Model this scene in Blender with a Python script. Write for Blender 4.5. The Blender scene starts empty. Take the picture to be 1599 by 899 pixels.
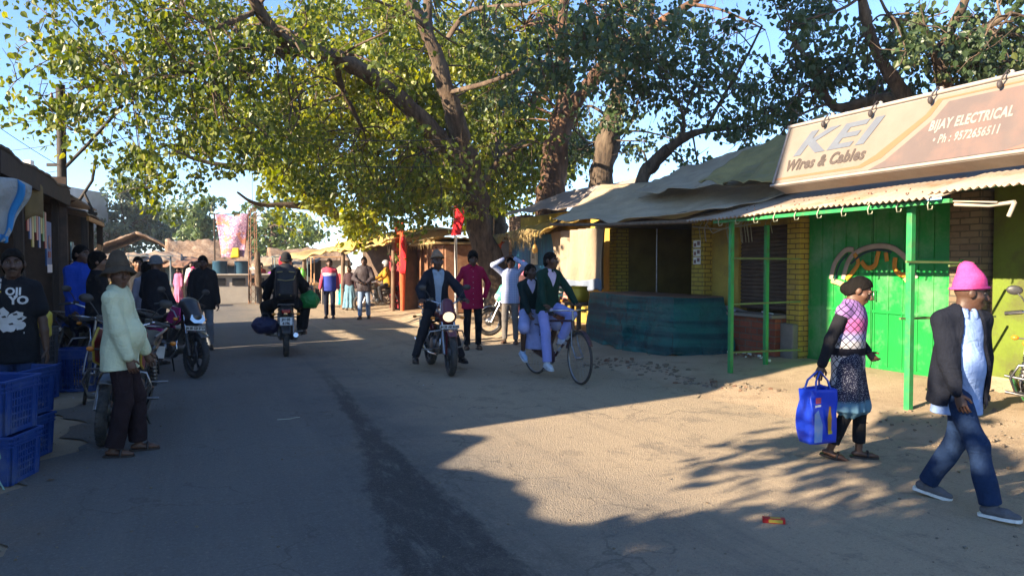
import bpy, math, random
import numpy as np
from mathutils import Vector, Matrix
R = math.radians
random.seed(7); rng = np.random.default_rng(11)
SC = bpy.context.scene; COL = SC.collection
TH = R(23.2); CT, ST = math.cos(TH), math.sin(TH)
F = 1150.0; PITCH = R(1.72); CAMH = 1.55

# ------------------------------------------------------------------ frames
def ray(u, v):
    x = (u-799.5)/F; y = -(v-449.5)/F
    return np.array((x, math.cos(PITCH)+y*math.sin(PITCH), -math.sin(PITCH)+y*math.cos(PITCH)))
def at(u, v, Y):
    r = ray(u, v); t = Y/r[1]; return np.array((r[0]*t, Y, CAMH+r[2]*t))
def ground_at(u, v, z=0.0):
    r = ray(u, v); t = (z-CAMH)/r[2]; return np.array((r[0]*t, r[1]*t, z))
def rf(n, d, z=0.0): return Vector((n*CT-d*ST, n*ST+d*CT, z))
def nd(x, y): return (x*CT+y*ST, -x*ST+y*CT)
def sstep(a, b, x):
    t = np.clip((np.asarray(x, float)-a)/(b-a), 0, 1); return t*t*(3-2*t)
def gz(n, d):
    n = np.asarray(n, float); d = np.asarray(d, float)
    side = sstep(5.75, 6.25, n)*.09 + sstep(6.3, 8.0, n)*.10
    side = side*sstep(2.0, 5.0, d)*(1-.5*sstep(16, 20, d))
    mound = .28*np.exp(-(((n-6.1)/.7)**2+((d-19.5)/1.8)**2))
    left = .06*sstep(-1.2, -2.2, n)*0
    return side+mound+left
def gzw(x, y):
    n, d = nd(x, y); return float(gz(n, d))

# ------------------------------------------------------------------ mesh builder
def mesh_np(name, V, Fs, mi=None, smooth=True):
    me = bpy.data.meshes.new(name)
    V = np.asarray(V, np.float32); me.vertices.add(len(V)); me.vertices.foreach_set('co', V.ravel())
    if isinstance(Fs, np.ndarray):
        k = Fs.shape[1]; nf = len(Fs)
        me.loops.add(nf*k); me.loops.foreach_set('vertex_index', Fs.ravel().astype(np.int32))
        me.polygons.add(nf)
        me.polygons.foreach_set('loop_start', np.arange(nf, dtype=np.int32)*k)
        me.polygons.foreach_set('loop_total', np.full(nf, k, np.int32))
    else:
        lt = np.array([len(f) for f in Fs], np.int32); nf = len(Fs)
        li = np.fromiter((i for f in Fs for i in f), np.int32, int(lt.sum()))
        me.loops.add(len(li)); me.loops.foreach_set('vertex_index', li)
        me.polygons.add(nf)
        me.polygons.foreach_set('loop_start', np.concatenate(([0], np.cumsum(lt)[:-1])).astype(np.int32))
        me.polygons.foreach_set('loop_total', lt)
    if mi is not None: me.polygons.foreach_set('material_index', np.asarray(mi, np.int32))
    sm = np.full(nf, smooth, bool) if isinstance(smooth, bool) else np.asarray(smooth, bool)
    me.polygons.foreach_set('use_smooth', sm)
    me.update(calc_edges=True); me.validate()
    return me

def link(name, me, mats=None, parent=None, loc=(0, 0, 0), rotz=0.0):
    o = bpy.data.objects.new(name, me); COL.objects.link(o)
    if mats is not None:
        for m in (mats if isinstance(mats, (list, tuple)) else [mats]): me.materials.append(m)
    o.location = loc; o.rotation_euler = (0, 0, rotz)
    if parent is not None: o.parent = parent
    return o

def tag(o, label=None, cat=None, group=None, kind=None):
    if label: o['label'] = label
    if cat: o['category'] = cat
    if group: o['group'] = group
    if kind: o['kind'] = kind
    return o
OFF = {}
def thing(name, label, cat, loc=(0, 0, 0), rotz=0.0, group=None):
    o = bpy.data.objects.new(name, None); COL.objects.link(o); o.empty_display_size = .2
    o.location = loc; o.rotation_euler = (0, 0, rotz)
    return tag(o, label, cat, group)
def thing_rf(name, label, cat, n, d, z=0.0, group=None):
    o = thing(name, label, cat, rf(n, d, z), TH, group); OFF[o.name] = (n, d, z); return o
def copy_tree(o, parent=None):
    c = o.copy(); COL.objects.link(c)
    if parent is not None: c.parent = parent
    for ch in list(o.children): copy_tree(ch, c)
    return c

class MB:
    def __init__(s): s.v = []; s.f = []; s.m = []; s.s = []
    def add(s, V, Fs, mi=0, smooth=False):
        b = len(s.v); s.v.extend([tuple(map(float, p)) for p in V])
        for f in Fs: s.f.append(tuple(i+b for i in f)); s.m.append(mi); s.s.append(smooth)
        return s
    def box(s, lo, hi, mi=0, rot=None, piv=None):
        (x0, y0, z0), (x1, y1, z1) = lo, hi
        V = [(x0,y0,z0),(x1,y0,z0),(x1,y1,z0),(x0,y1,z0),(x0,y0,z1),(x1,y0,z1),(x1,y1,z1),(x0,y1,z1)]
        if rot is not None:
            pv = Vector(piv) if piv is not None else Vector(((x0+x1)/2, (y0+y1)/2, (z0+z1)/2))
            V = [tuple(rot @ (Vector(p)-pv)+pv) for p in V]
        return s.add(V, [(0,3,2,1),(4,5,6,7),(0,1,5,4),(1,2,6,5),(2,3,7,6),(3,0,4,7)], mi)
    def bar(s, p0, p1, w, h, mi=0, up=(0, 0, 1)):
        p0 = Vector(p0); p1 = Vector(p1); t = (p1-p0).normalized(); u = Vector(up)
        if abs(t.dot(u)) > .98: u = Vector((1, 0, 0))
        a = t.cross(u).normalized(); b = a.cross(t).normalized()
        V = []
        for p in (p0, p1):
            for sx, sy in ((-1,-1),(1,-1),(1,1),(-1,1)): V.append(p+a*(sx*w/2)+b*(sy*h/2))
        return s.add(V, [(3,2,1,0),(4,5,6,7),(0,1,5,4),(1,2,6,5),(2,3,7,6),(3,0,4,7)], mi)
    def tube(s, pts, r, n=8, mi=0, cap=True, smooth=True, flat=1.0, up=None):
        pts = [Vector(p) for p in pts]; k = len(pts)
        rs = list(r) if hasattr(r, '__len__') else [r]*k
        V = []; a = None
        for i, p in enumerate(pts):
            t = (pts[min(i+1, k-1)]-pts[max(i-1, 0)])
            t = t.normalized() if t.length > 1e-9 else Vector((0, 0, 1))
            if a is None:
                u = Vector(up) if up is not None else (Vector((0, 0, 1)) if abs(t.z) < .9 else Vector((1, 0, 0)))
                a = t.cross(u).normalized()
            else:
                a = (a-t*a.dot(t)).normalized()
            b = t.cross(a)
            for j in range(n):
                w = 2*math.pi*j/n
                V.append(p+a*(math.cos(w)*rs[i])+b*(math.sin(w)*rs[i]*flat))
        Fs = []
        for i in range(k-1):
            for j in range(n):
                j2 = (j+1) % n
                Fs.append((i*n+j, i*n+j2, (i+1)*n+j2, (i+1)*n+j))
        s.add(V, Fs, mi, smooth)
        if cap:
            s.add(V[:n], [tuple(range(n-1, -1, -1))], mi); s.add(V[-n:], [tuple(range(n))], mi)
        return s
    def lathe(s, prof, c=(0, 0, 0), axis='z', n=16, mi=0, smooth=True, rot=None):
        V = []
        for (r, h) in prof:
            for j in range(n):
                w = 2*math.pi*j/n; x, y = r*math.cos(w), r*math.sin(w)
                p = {'z': (x, y, h), 'x': (h, x, y), 'y': (y, h, x)}[axis]
                if rot is not None: p = rot @ Vector(p)
                V.append((p[0]+c[0], p[1]+c[1], p[2]+c[2]))
        Fs = []
        for i in range(len(prof)-1):
            for j in range(n):
                j2 = (j+1) % n; Fs.append((i*n+j, i*n+j2, (i+1)*n+j2, (i+1)*n+j))
        return s.add(V, Fs, mi, smooth)
    def ball(s, c, r, n=10, mi=0, rot=None):
        rx, ry, rz = r if hasattr(r, '__len__') else (r, r, r)
        V = []; m = max(4, n//2+1)
        for i in range(m+1):
            ph = math.pi*i/m
            for j in range(n):
                w = 2*math.pi*j/n
                p = Vector((rx*math.sin(ph)*math.cos(w), ry*math.sin(ph)*math.sin(w), -rz*math.cos(ph)))
                if rot is not None: p = rot @ p
                V.append((p[0]+c[0], p[1]+c[1], p[2]+c[2]))
        Fs = [(i*n+j, i*n+(j+1) % n, (i+1)*n+(j+1) % n, (i+1)*n+j) for i in range(m) for j in range(n)]
        return s.add(V, Fs, mi, True)
    def grid(s, fn, nu, nv, mi=0, smooth=True, thick=0.0):
        V = [tuple(fn(i/nu, j/nv)) for j in range(nv+1) for i in range(nu+1)]
        Fs = [(j*(nu+1)+i, j*(nu+1)+i+1, (j+1)*(nu+1)+i+1, (j+1)*(nu+1)+i) for j in range(nv) for i in range(nu)]
        return s.add(V, Fs, mi, smooth)
    def prism(s, poly, fn, t0, t1, mi=0):
        n = len(poly); V = [fn(a, b, t0) for a, b in poly]+[fn(a, b, t1) for a, b in poly]
        Fs = [tuple(range(n-1, -1, -1)), tuple(range(n, 2*n))]+[(i, (i+1) % n, n+(i+1) % n, n+i) for i in range(n)]
        return s.add(V, Fs, mi)
    def ring(s, c, Rr, r, axis='x', n=28, m=8, mi=0, flat=1.0):
        prof = [(Rr+r*math.cos(2*math.pi*j/m), flat*r*math.sin(2*math.pi*j/m)) for j in range(m)]
        prof.append(prof[0]); return s.lathe(prof, c, axis, n, mi)
    def xf(s, M):
        s.v = [tuple(M @ Vector(p)) for p in s.v]; return s
    def build(s, name, mats, parent=None, loc=(0, 0, 0), rotz=0.0, bevel=0.0, solid=0.0, sub=0):
        off = OFF.get(parent.name) if parent is not None else None
        V = np.array(s.v, float).reshape(-1, 3)
        if off is not None: V = V-np.array(off)
        me = mesh_np(name, V, s.f, s.m, s.s)
        o = link(name, me, mats, parent, loc, rotz)
        if parent is not None and parent.name in OFF: OFF[o.name] = OFF[parent.name]
        if solid:
            md = o.modifiers.new('Solidify', 'SOLIDIFY'); md.thickness = solid; md.offset = 0
        if bevel:
            md = o.modifiers.new('Bevel', 'BEVEL'); md.width = bevel; md.segments = 2; md.limit_method = 'ANGLE'
        if sub:
            md = o.modifiers.new('Sub', 'SUBSURF'); md.levels = sub; md.render_levels = sub
        return o
    def build_rf(s, name, mats, n, d, z, label, cat, group=None, kind=None, **k):
        s.v = [(p[0]-n, p[1]-d, p[2]-z) for p in s.v]
        o = s.build(name, mats, None, rf(n, d, z), TH, **k)
        return tag(o, label, cat, group, kind)

def text2d(txt, size=1.0, bold=0.0, shear=0.0, align='LEFT', space=1.0):
    cu = bpy.data.curves.new('txt', 'FONT'); cu.body = txt; cu.size = size; cu.offset = bold
    cu.shear = shear; cu.align_x = align; cu.resolution_u = 3; cu.space_character = space
    o = bpy.data.objects.new('txt', cu); COL.objects.link(o)
    dg = bpy.context.evaluated_depsgraph_get(); dg.update()
    me = bpy.data.meshes.new_from_object(o.evaluated_get(dg))
    V = [tuple(v.co) for v in me.vertices]; Fs = [tuple(p.vertices) for p in me.polygons]
    bpy.data.objects.remove(o); bpy.data.curves.remove(cu); bpy.data.meshes.remove(me)
    return V, Fs

# ------------------------------------------------------------------ SDF surfacer
class SDF:
    def __init__(s, lo, hi, vox):
        s.lo = np.array(lo, float)-2*vox; s.vox = vox
        s.n = np.ceil((np.array(hi, float)+2*vox-s.lo)/vox).astype(int)+1
        s.ax = [s.lo[i]+vox*np.arange(s.n[i]) for i in range(3)]
        s.F = np.full(s.n, .25, np.float32)
    def block(s, lo, hi):
        a = np.clip(np.floor((np.asarray(lo)-s.lo)/s.vox).astype(int), 0, s.n-1)
        b = np.clip(np.ceil((np.asarray(hi)-s.lo)/s.vox).astype(int)+1, 1, s.n)
        sl = tuple(slice(a[i], max(b[i], a[i]+1)) for i in range(3))
        X = s.ax[0][sl[0]][:, None, None]; Y = s.ax[1][sl[1]][None, :, None]; Z = s.ax[2][sl[2]][None, None, :]
        return sl, X, Y, Z
    def comb(s, sl, d, k, op):
        a = s.F[sl]
        if op == 'u':
            if k > 0:
                h = np.clip(.5+.5*(d-a)/k, 0, 1); s.F[sl] = d*(1-h)+a*h-k*h*(1-h)
            else: s.F[sl] = np.minimum(a, d)
        elif op == 's':
            d = -d
            if k > 0:
                h = np.clip(.5-.5*(d-a)/k, 0, 1); s.F[sl] = d*(1-h)+a*h+k*h*(1-h)
            else: s.F[sl] = np.maximum(a, d)
        else: s.F[sl] = np.maximum(a, d)
    def cone(s, p0, p1, r0, r1, k=.02, op='u', flat=None):
        p0 = np.array(p0, float); p1 = np.array(p1, float); m = max(r0, r1)*(1.0 if flat is None else max(1, flat[1]))+k+3*s.vox
        sl, X, Y, Z = s.block(np.minimum(p0, p1)-m, np.maximum(p0, p1)+m)
        ba = p1-p0; L = max(ba@ba, 1e-12)
        t = np.clip(((X-p0[0])*ba[0]+(Y-p0[1])*ba[1]+(Z-p0[2])*ba[2])/L, 0, 1)
        qx = X-p0[0]-t*ba[0]; qy = Y-p0[1]-t*ba[1]; qz = Z-p0[2]-t*ba[2]; sc = 1.0
        if flat is not None:
            a = np.array(flat[0], float); f = flat[1]; c = qx*a[0]+qy*a[1]+qz*a[2]; g = 1/f-1
            qx = qx+a[0]*c*g; qy = qy+a[1]*c*g; qz = qz+a[2]*c*g; sc = min(f, 1)*.5+.5*1
        d = (np.sqrt(qx*qx+qy*qy+qz*qz)-(r0+(r1-r0)*t))*sc
        s.comb(sl, d, k, op)
    def ell(s, c, r, A=None, k=.015, op='u', extra=None):
        c = np.array(c, float); r = np.array(r, float); m = r.max()+k+3*s.vox
        sl, X, Y, Z = s.block(c-m, c+m)
        x, y, z = X-c[0], Y-c[1], Z-c[2]
        if A is not None:   # rows of A are the local axes
            x, y, z = (A[0][0]*x+A[0][1]*y+A[0][2]*z, A[1][0]*x+A[1][1]*y+A[1][2]*z, A[2][0]*x+A[2][1]*y+A[2][2]*z)
        k0 = np.sqrt((x/r[0])**2+(y/r[1])**2+(z/r[2])**2)+1e-9
        k1 = np.sqrt((x/r[0]**2)**2+(y/r[1]**2)**2+(z/r[2]**2)**2)+1e-9
        d = k0*(k0-1)/k1
        if extra is not None:
            for (p, nn) in extra: d = np.maximum(d, (X-p[0])*nn[0]+(Y-p[1])*nn[1]+(Z-p[2])*nn[2])
        s.comb(sl, d, k, op)
    def box(s, c, h, A=None, rad=.005, k=.0, op='u'):
        c = np.array(c, float); m = float(np.linalg.norm(h))+k+3*s.vox
        sl, X, Y, Z = s.block(c-m, c+m)
        x, y, z = X-c[0]+0*Y+0*Z, Y-c[1]+0*X+0*Z, Z-c[2]+0*X+0*Y
        if A is not None:
            x, y, z = (A[0][0]*x+A[0][1]*y+A[0][2]*z, A[1][0]*x+A[1][1]*y+A[1][2]*z, A[2][0]*x+A[2][1]*y+A[2][2]*z)
        qx = np.abs(x)-h[0]+rad; qy = np.abs(y)-h[1]+rad; qz = np.abs(z)-h[2]+rad
        d = np.sqrt(np.maximum(qx, 0)**2+np.maximum(qy, 0)**2+np.maximum(qz, 0)**2)+np.minimum(np.maximum(qx, np.maximum(qy, qz)), 0)-rad
        s.comb(sl, d, k, op)
    def half(s, p, nrm, op='i'):
        """keeps the side the normal points AWAY from"""
        X = s.ax[0][:, None, None]; Y = s.ax[1][None, :, None]; Z = s.ax[2][None, None, :]
        d = (X-p[0])*nrm[0]+(Y-p[1])*nrm[1]+(Z-p[2])*nrm[2]
        s.F = np.maximum(s.F, d) if op == 'i' else np.maximum(s.F, -d)
    def fn(s, f, op='s', k=0):
        X = s.ax[0][:, None, None]; Y = s.ax[1][None, :, None]; Z = s.ax[2][None, None, :]
        s.comb((slice(None),)*3, f(X, Y, Z), k, op)
    def surf(s):
        Fd = s.F.copy(); Fd[0] = Fd[-1] = .1; Fd[:, 0] = Fd[:, -1] = .1; Fd[:, :, 0] = Fd[:, :, -1] = .1
        n = np.array(Fd.shape); S = Fd < 0
        acc = np.zeros(tuple(n-1)+(3,), np.float32); cnt = np.zeros(tuple(n-1), np.int32); quads = []
        for ax in range(3):
            a = [slice(None)]*3; b = [slice(None)]*3; a[ax] = slice(0, -1); b[ax] = slice(1, None)
            E = S[tuple(a)] != S[tuple(b)]
            I = np.argwhere(E)
            if len(I) == 0: continue
            f0 = Fd[tuple(a)][E]; f1 = Fd[tuple(b)][E]; t = f0/(f0-f1)
            P = I.astype(np.float32); P[:, ax] += t
            o1, o2 = [(1, 2), (2, 0), (0, 1)][ax]
            cells = []
            for (d1, d2) in ((-1, -1), (0, -1), (0, 0), (-1, 0)):
                C = I.copy(); C[:, o1] += d1; C[:, o2] += d2; cells.append(C)
                np.add.at(acc, (C[:, 0], C[:, 1], C[:, 2]), P); np.add.at(cnt, (C[:, 0], C[:, 1], C[:, 2]), 1)
            quads.append((cells, S[tuple(a)][E]))
        idx = np.full(tuple(n-1), -1, np.int64); act = cnt > 0; idx[act] = np.arange(act.sum())
        V = acc[act]/cnt[act][:, None]*s.vox+s.lo
        Q = []
        for cells, ins in quads:
            q = np.stack([idx[C[:, 0], C[:, 1], C[:, 2]] for C in cells], 1)
            q[~ins] = q[~ins][:, ::-1]; Q.append(q)
        if not Q: return np.zeros((0, 3)), np.zeros((0, 4), int)
        return V, np.concatenate(Q)
def vnormals(V, Q):
    a = V[Q[:, 2]]-V[Q[:, 0]]; b = V[Q[:, 3]]-V[Q[:, 1]]; fn = np.cross(a, b)
    N = np.zeros_like(V)
    for i in range(4): np.add.at(N, Q[:, i], fn)
    return N/np.maximum(np.linalg.norm(N, axis=1, keepdims=True), 1e-9)
def laplace(V, Q, it=1, lam=.5):
    for _ in range(it):
        S = np.zeros_like(V); c = np.zeros(len(V))
        for i in range(4):
            np.add.at(S, Q[:, i], V[Q[:, (i+1) % 4]]); np.add.at(c, Q[:, i], 1)
        V = V*(1-lam)+lam*S/np.maximum(c, 1)[:, None]
    return V
def snoise(P, f, seed, oct=2):
    r = np.random.default_rng(seed); out = 0
    for o in range(oct):
        for _ in range(4):
            d = r.normal(size=3); d /= np.linalg.norm(d)
            out = out+np.sin((P@d)*f*(1.7**o)*2*math.pi+r.uniform(0, 6.28)+1.3*np.sin((P@np.roll(d, 1))*f*(1.7**o)*4+r.uniform(0, 6)))/(4*1.5**o)
    return out
# ------------------------------------------------------------------ materials
MC = {}
def nodes(m):
    m.use_nodes = True; nt = m.node_tree; nt.nodes.clear(); return nt, nt.nodes.new, nt.links.new
def c4(c): return (c[0], c[1], c[2], 1.0)
def mul(c, k): return tuple(min(1, x*k) for x in c)
def mat(name, col, rough=.7, col2=None, scale=6.0, bump=.15, bscale=None, metal=0.0, spec=.4, dirt=None, dscale=2.0, damt=.5, coat=0.0, stretch=(1, 1, 1), detail=5.0):
    """noise-mottled surface with bump; dirt = a second, larger-scale stain colour"""
    if name in MC: return MC[name]
    m = bpy.data.materials.new(name); nt, N, L = nodes(m)
    out = N('ShaderNodeOutputMaterial'); bs = N('ShaderNodeBsdfPrincipled'); L(bs.outputs[0], out.inputs[0])
    tc = N('ShaderNodeTexCoord'); mp = N('ShaderNodeMapping'); mp.inputs['Scale'].default_value = stretch
    L(tc.outputs['Object'], mp.inputs[0])
    nz = N('ShaderNodeTexNoise'); nz.inputs['Scale'].default_value = scale; nz.inputs['Detail'].default_value = detail
    nz.inputs['Roughness'].default_value = .65; L(mp.outputs[0], nz.inputs[0])
    rp = N('ShaderNodeValToRGB'); rp.color_ramp.elements[0].position = .32; rp.color_ramp.elements[1].position = .68
    c2 = col2 if col2 is not None else mul(col, .72)
    rp.color_ramp.elements[0].color = c4(c2); rp.color_ramp.elements[1].color = c4(col); L(nz.outputs[0], rp.inputs[0])
    last = rp.outputs[0]
    if dirt is not None:
        n2 = N('ShaderNodeTexNoise'); n2.inputs['Scale'].default_value = dscale; n2.inputs['Detail'].default_value = 8; n2.inputs['Roughness'].default_value = .7
        L(mp.outputs[0], n2.inputs[0])
        r2 = N('ShaderNodeValToRGB'); r2.color_ramp.elements[0].position = .48; r2.color_ramp.elements[1].position = .66
        r2.color_ramp.elements[0].color = (0, 0, 0, 1); r2.color_ramp.elements[1].color = (damt, damt, damt, 1); L(n2.outputs[0], r2.inputs[0])
        mx = N('ShaderNodeMix'); mx.data_type = 'RGBA'; L(r2.outputs[0], mx.inputs[0]); L(last, mx.inputs[6]); mx.inputs[7].default_value = c4(dirt)
        last = mx.outputs[2]
    L(last, bs.inputs['Base Color'])
    bs.inputs['Roughness'].default_value = rough; bs.inputs['Metallic'].default_value = metal
    bs.inputs['Specular IOR Level'].default_value = spec; bs.inputs['Coat Weight'].default_value = coat
    if bump:
        nb = N('ShaderNodeTexNoise'); nb.inputs['Scale'].default_value = bscale or scale*4; nb.inputs['Detail'].default_value = 4
        L(mp.outputs[0], nb.inputs[0]); b = N('ShaderNodeBump'); b.inputs['Strength'].default_value = bump; b.inputs['Distance'].default_value = .02
        L(nb.outputs[0], b.inputs['Height']); L(b.outputs[0], bs.inputs['Normal'])
    MC[name] = m; return m
def cloth(name, col, col2=None, rough=.9, bump=.35):
    nm = 'cloth_'+name
    if nm in MC: return MC[nm]
    g = G(nm); c2 = col2 if col2 else mul(col, .8); n = g.noise(7, 6, .65); fold = g.noise(5.5, 3, .5, stretch=(1.6, 1.6, .7), dist=1.8); fold2 = g.noise(11, 3, .5, stretch=(.8, .8, 1.6), dist=2.2); wv = g.noise(260, 2)
    c = g.mix(g.ss(n, .3, .7), c2, col); h = g.op('ADD', g.op('ADD', g.op('MULTIPLY', fold, 1.0), g.op('MULTIPLY', fold2, .5)), g.op('MULTIPLY', wv, .05))
    return g.fin(c, rough, h, .45, .04, .15)
def paint(name, col, rough=.28, coat=.5):
    return mat('paint_'+name, col, rough, mul(col, .85), 14, .03, 60, spec=.5, coat=coat, dirt=(.16, .13, .09), dscale=5, damt=.35)
def metal(name, col=(.45, .45, .46), rough=.3):
    return mat('metal_'+name, col, rough, mul(col, .7), 20, .03, 80, metal=1.0, dirt=(.12, .09, .06), dscale=9, damt=.4)
def emit(name, col, st):
    if name in MC: return MC[name]
    m = bpy.data.materials.new(name); nt, N, L = nodes(m); out = N('ShaderNodeOutputMaterial'); e = N('ShaderNodeEmission')
    e.inputs[0].default_value = c4(col); e.inputs[1].default_value = st; L(e.outputs[0], out.inputs[0]); MC[name] = m; return m
def glass_lens(name, col=(.75, .85, .9)):
    if name in MC: return MC[name]
    m = bpy.data.materials.new(name); nt, N, L = nodes(m); out = N('ShaderNodeOutputMaterial'); bs = N('ShaderNodeBsdfPrincipled'); L(bs.outputs[0], out.inputs[0])
    bs.inputs['Base Color'].default_value = c4(col); bs.inputs['Roughness'].default_value = .08; bs.inputs['Metallic'].default_value = .55
    vo = N('ShaderNodeTexVoronoi'); vo.inputs['Scale'].default_value = 40; tc = N('ShaderNodeTexCoord'); L(tc.outputs['Object'], vo.inputs[0])
    b = N('ShaderNodeBump'); b.inputs['Strength'].default_value = .25; b.inputs['Distance'].default_value = .01; L(vo.outputs[0], b.inputs['Height']); L(b.outputs[0], bs.inputs['Normal'])
    MC[name] = m; return m
class G:
    """small helper to write maths node graphs"""
    def __init__(s, name):
        s.m = bpy.data.materials.new(name); s.nt, s.N, s.L = nodes(s.m)
        s.out = s.N('ShaderNodeOutputMaterial'); s.bs = s.N('ShaderNodeBsdfPrincipled'); s.L(s.bs.outputs[0], s.out.inputs[0])
        s.tc = s.N('ShaderNodeTexCoord'); s.sx = s.N('ShaderNodeSeparateXYZ'); s.L(s.tc.outputs['Object'], s.sx.inputs[0])
        s.x, s.y, s.z = s.sx.outputs; s.P = s.tc.outputs['Object']; MC[name] = s.m
    def op(s, o, a, b=None, c=None):
        n = s.N('ShaderNodeMath'); n.operation = o
        for i, v in enumerate((a, b, c)):
            if v is None: continue
            if isinstance(v, (int, float)): n.inputs[i].default_value = v
            else: s.L(v, n.inputs[i])
        return n.outputs[0]
    def ss(s, v, a, b):
        n = s.N('ShaderNodeMapRange'); n.interpolation_type = 'SMOOTHSTEP'; s.L(v, n.inputs[0])
        n.inputs[1].default_value = a; n.inputs[2].default_value = b; return n.outputs[0]
    def noise(s, sc, det=5, rough=.6, vec=None, stretch=None, dist=0.0):
        n = s.N('ShaderNodeTexNoise'); n.inputs['Scale'].default_value = sc; n.inputs['Detail'].default_value = det; n.inputs['Roughness'].default_value = rough
        n.inputs['Distortion'].default_value = dist
        v = vec or s.P
        if stretch:
            mp = s.N('ShaderNodeMapping'); mp.inputs['Scale'].default_value = stretch; s.L(v, mp.inputs[0]); v = mp.outputs[0]
        s.L(v, n.inputs[0]); return n.outputs[0]
    def voro(s, sc, feature='F1', stretch=None):
        n = s.N('ShaderNodeTexVoronoi'); n.inputs['Scale'].default_value = sc; n.feature = feature; v = s.P
        if stretch:
            mp = s.N('ShaderNodeMapping'); mp.inputs['Scale'].default_value = stretch; s.L(v, mp.inputs[0]); v = mp.outputs[0]
        s.L(v, n.inputs[0]); return n.outputs[0]
    def mix(s, f, a, b):
        n = s.N('ShaderNodeMix'); n.data_type = 'RGBA'
        if isinstance(f, (int, float)): n.inputs[0].default_value = f
        else: s.L(f, n.inputs[0])
        for i, v in ((6, a), (7, b)):
            if isinstance(v, tuple): n.inputs[i].default_value = c4(v)
            else: s.L(v, n.inputs[i])
        return n.outputs[2]
    def fin(s, col, rough=.8, h=None, bst=.3, bd=.02, spec=.3, metal=0):
        s.L(col, s.bs.inputs['Base Color'])
        if isinstance(rough, (int, float)): s.bs.inputs['Roughness'].default_value = rough
        else: s.L(rough, s.bs.inputs['Roughness'])
        s.bs.inputs['Specular IOR Level'].default_value = spec; s.bs.inputs['Metallic'].default_value = metal
        if h is not None:
            b = s.N('ShaderNodeBump'); b.inputs['Strength'].default_value = bst; b.inputs['Distance'].default_value = bd
            s.L(h, b.inputs['Height']); s.L(b.outputs[0], s.bs.inputs['Normal'])
        return s.m
def leafmat(name, dark, mid, bright, trans=.4):
    if name in MC: return MC[name]
    m = bpy.data.materials.new(name); nt, N, L = nodes(m); out = N('ShaderNodeOutputMaterial')
    at_ = N('ShaderNodeAttribute'); at_.attribute_name = 'rnd'
    rp = N('ShaderNodeValToRGB'); e = rp.color_ramp.elements; e[0].position = 0; e[0].color = c4(dark); e[1].position = 1; e[1].color = c4(bright)
    x = e.new(.55); x.color = c4(mid); L(at_.outputs['Fac'], rp.inputs[0])
    bs = N('ShaderNodeBsdfPrincipled'); L(rp.outputs[0], bs.inputs['Base Color']); bs.inputs['Roughness'].default_value = .42; bs.inputs['Specular IOR Level'].default_value = .5
    tr = N('ShaderNodeBsdfTranslucent'); hs = N('ShaderNodeHueSaturation'); hs.inputs['Saturation'].default_value = 1.15; hs.inputs['Value'].default_value = 1.5; hs.inputs['Hue'].default_value = .485
    L(rp.outputs[0], hs.inputs['Color']); L(hs.outputs[0], tr.inputs[0])
    mx = N('ShaderNodeMixShader'); mx.inputs[0].default_value = trans; L(bs.outputs[0], mx.inputs[1]); L(tr.outputs[0], mx.inputs[2]); L(mx.outputs[0], out.inputs[0])
    MC[name] = m; return m
# common ones
RUBBER = mat('rubber', (.028, .028, .03), .75, (.05, .047, .043), 14, .2, 50, dirt=(.16, .13, .1), dscale=8, damt=.45)
BLACKP = mat('black_plastic', (.02, .02, .022), .42, (.03, .03, .03), 12, .06, 50, dirt=(.12, .1, .08), dscale=7, damt=.3)
CHROME = metal('chrome', (.62, .62, .64), .18)
STEEL = metal('steel', (.35, .35, .36), .38)
ALLOY = mat('alloy', (.09, .09, .095), .4, (.06, .06, .06), 20, .05, 60, metal=.6)
ENGINE = metal('engine', (.22, .22, .225), .45)
SEATM = mat('seat_vinyl', (.018, .018, .02), .5, (.03, .03, .03), 10, .15, 40)
PLATEW = mat('plate_white', (.78, .78, .76), .4, (.62, .6, .56), 12, .03)
INK = mat('ink_black', (.015, .015, .018), .5, (.03, .03, .03), 10, 0)
AMBER = mat('amber_lens', (.75, .25, .03), .2, (.6, .18, .02), 10, .03)
REDLENS = mat('red_lens', (.45, .012, .012), .18, (.3, .01, .01), 12, .03, coat=.6)
WOOD = mat('weathered_wood', (.2, .13, .08), .85, (.09, .06, .04), 5, .35, 14, stretch=(3, 3, .6), dirt=(.05, .04, .03))
DARKWOOD = mat('dark_wood', (.06, .04, .028), .85, (.03, .022, .016), 5, .35, 14, stretch=(3, 3, .6))
BARK = mat('bark', (.12, .078, .05), .95, (.035, .025, .018), 5, 1.0, 13, stretch=(2.2, 2.2, .6), dirt=(.2, .15, .1), dscale=1.6, damt=.6)
BARKD = mat('bark_dark', (.1, .068, .046), .95, (.03, .022, .017), 5, 1.0, 13, stretch=(2.2, 2.2, .6), dirt=(.17, .13, .09), dscale=1.6, damt=.6)
BARKR = mat('bark_red', (.13, .07, .042), .95, (.035, .023, .017), 4.5, 1.0, 12, stretch=(2.2, 2.2, .5), dirt=(.24, .12, .06), dscale=1.2, damt=.7)
STRAW = mat('straw', (.5, .38, .17), .9, (.22, .15, .07), 14, .6, 40, stretch=(1, 4, 1))
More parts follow.
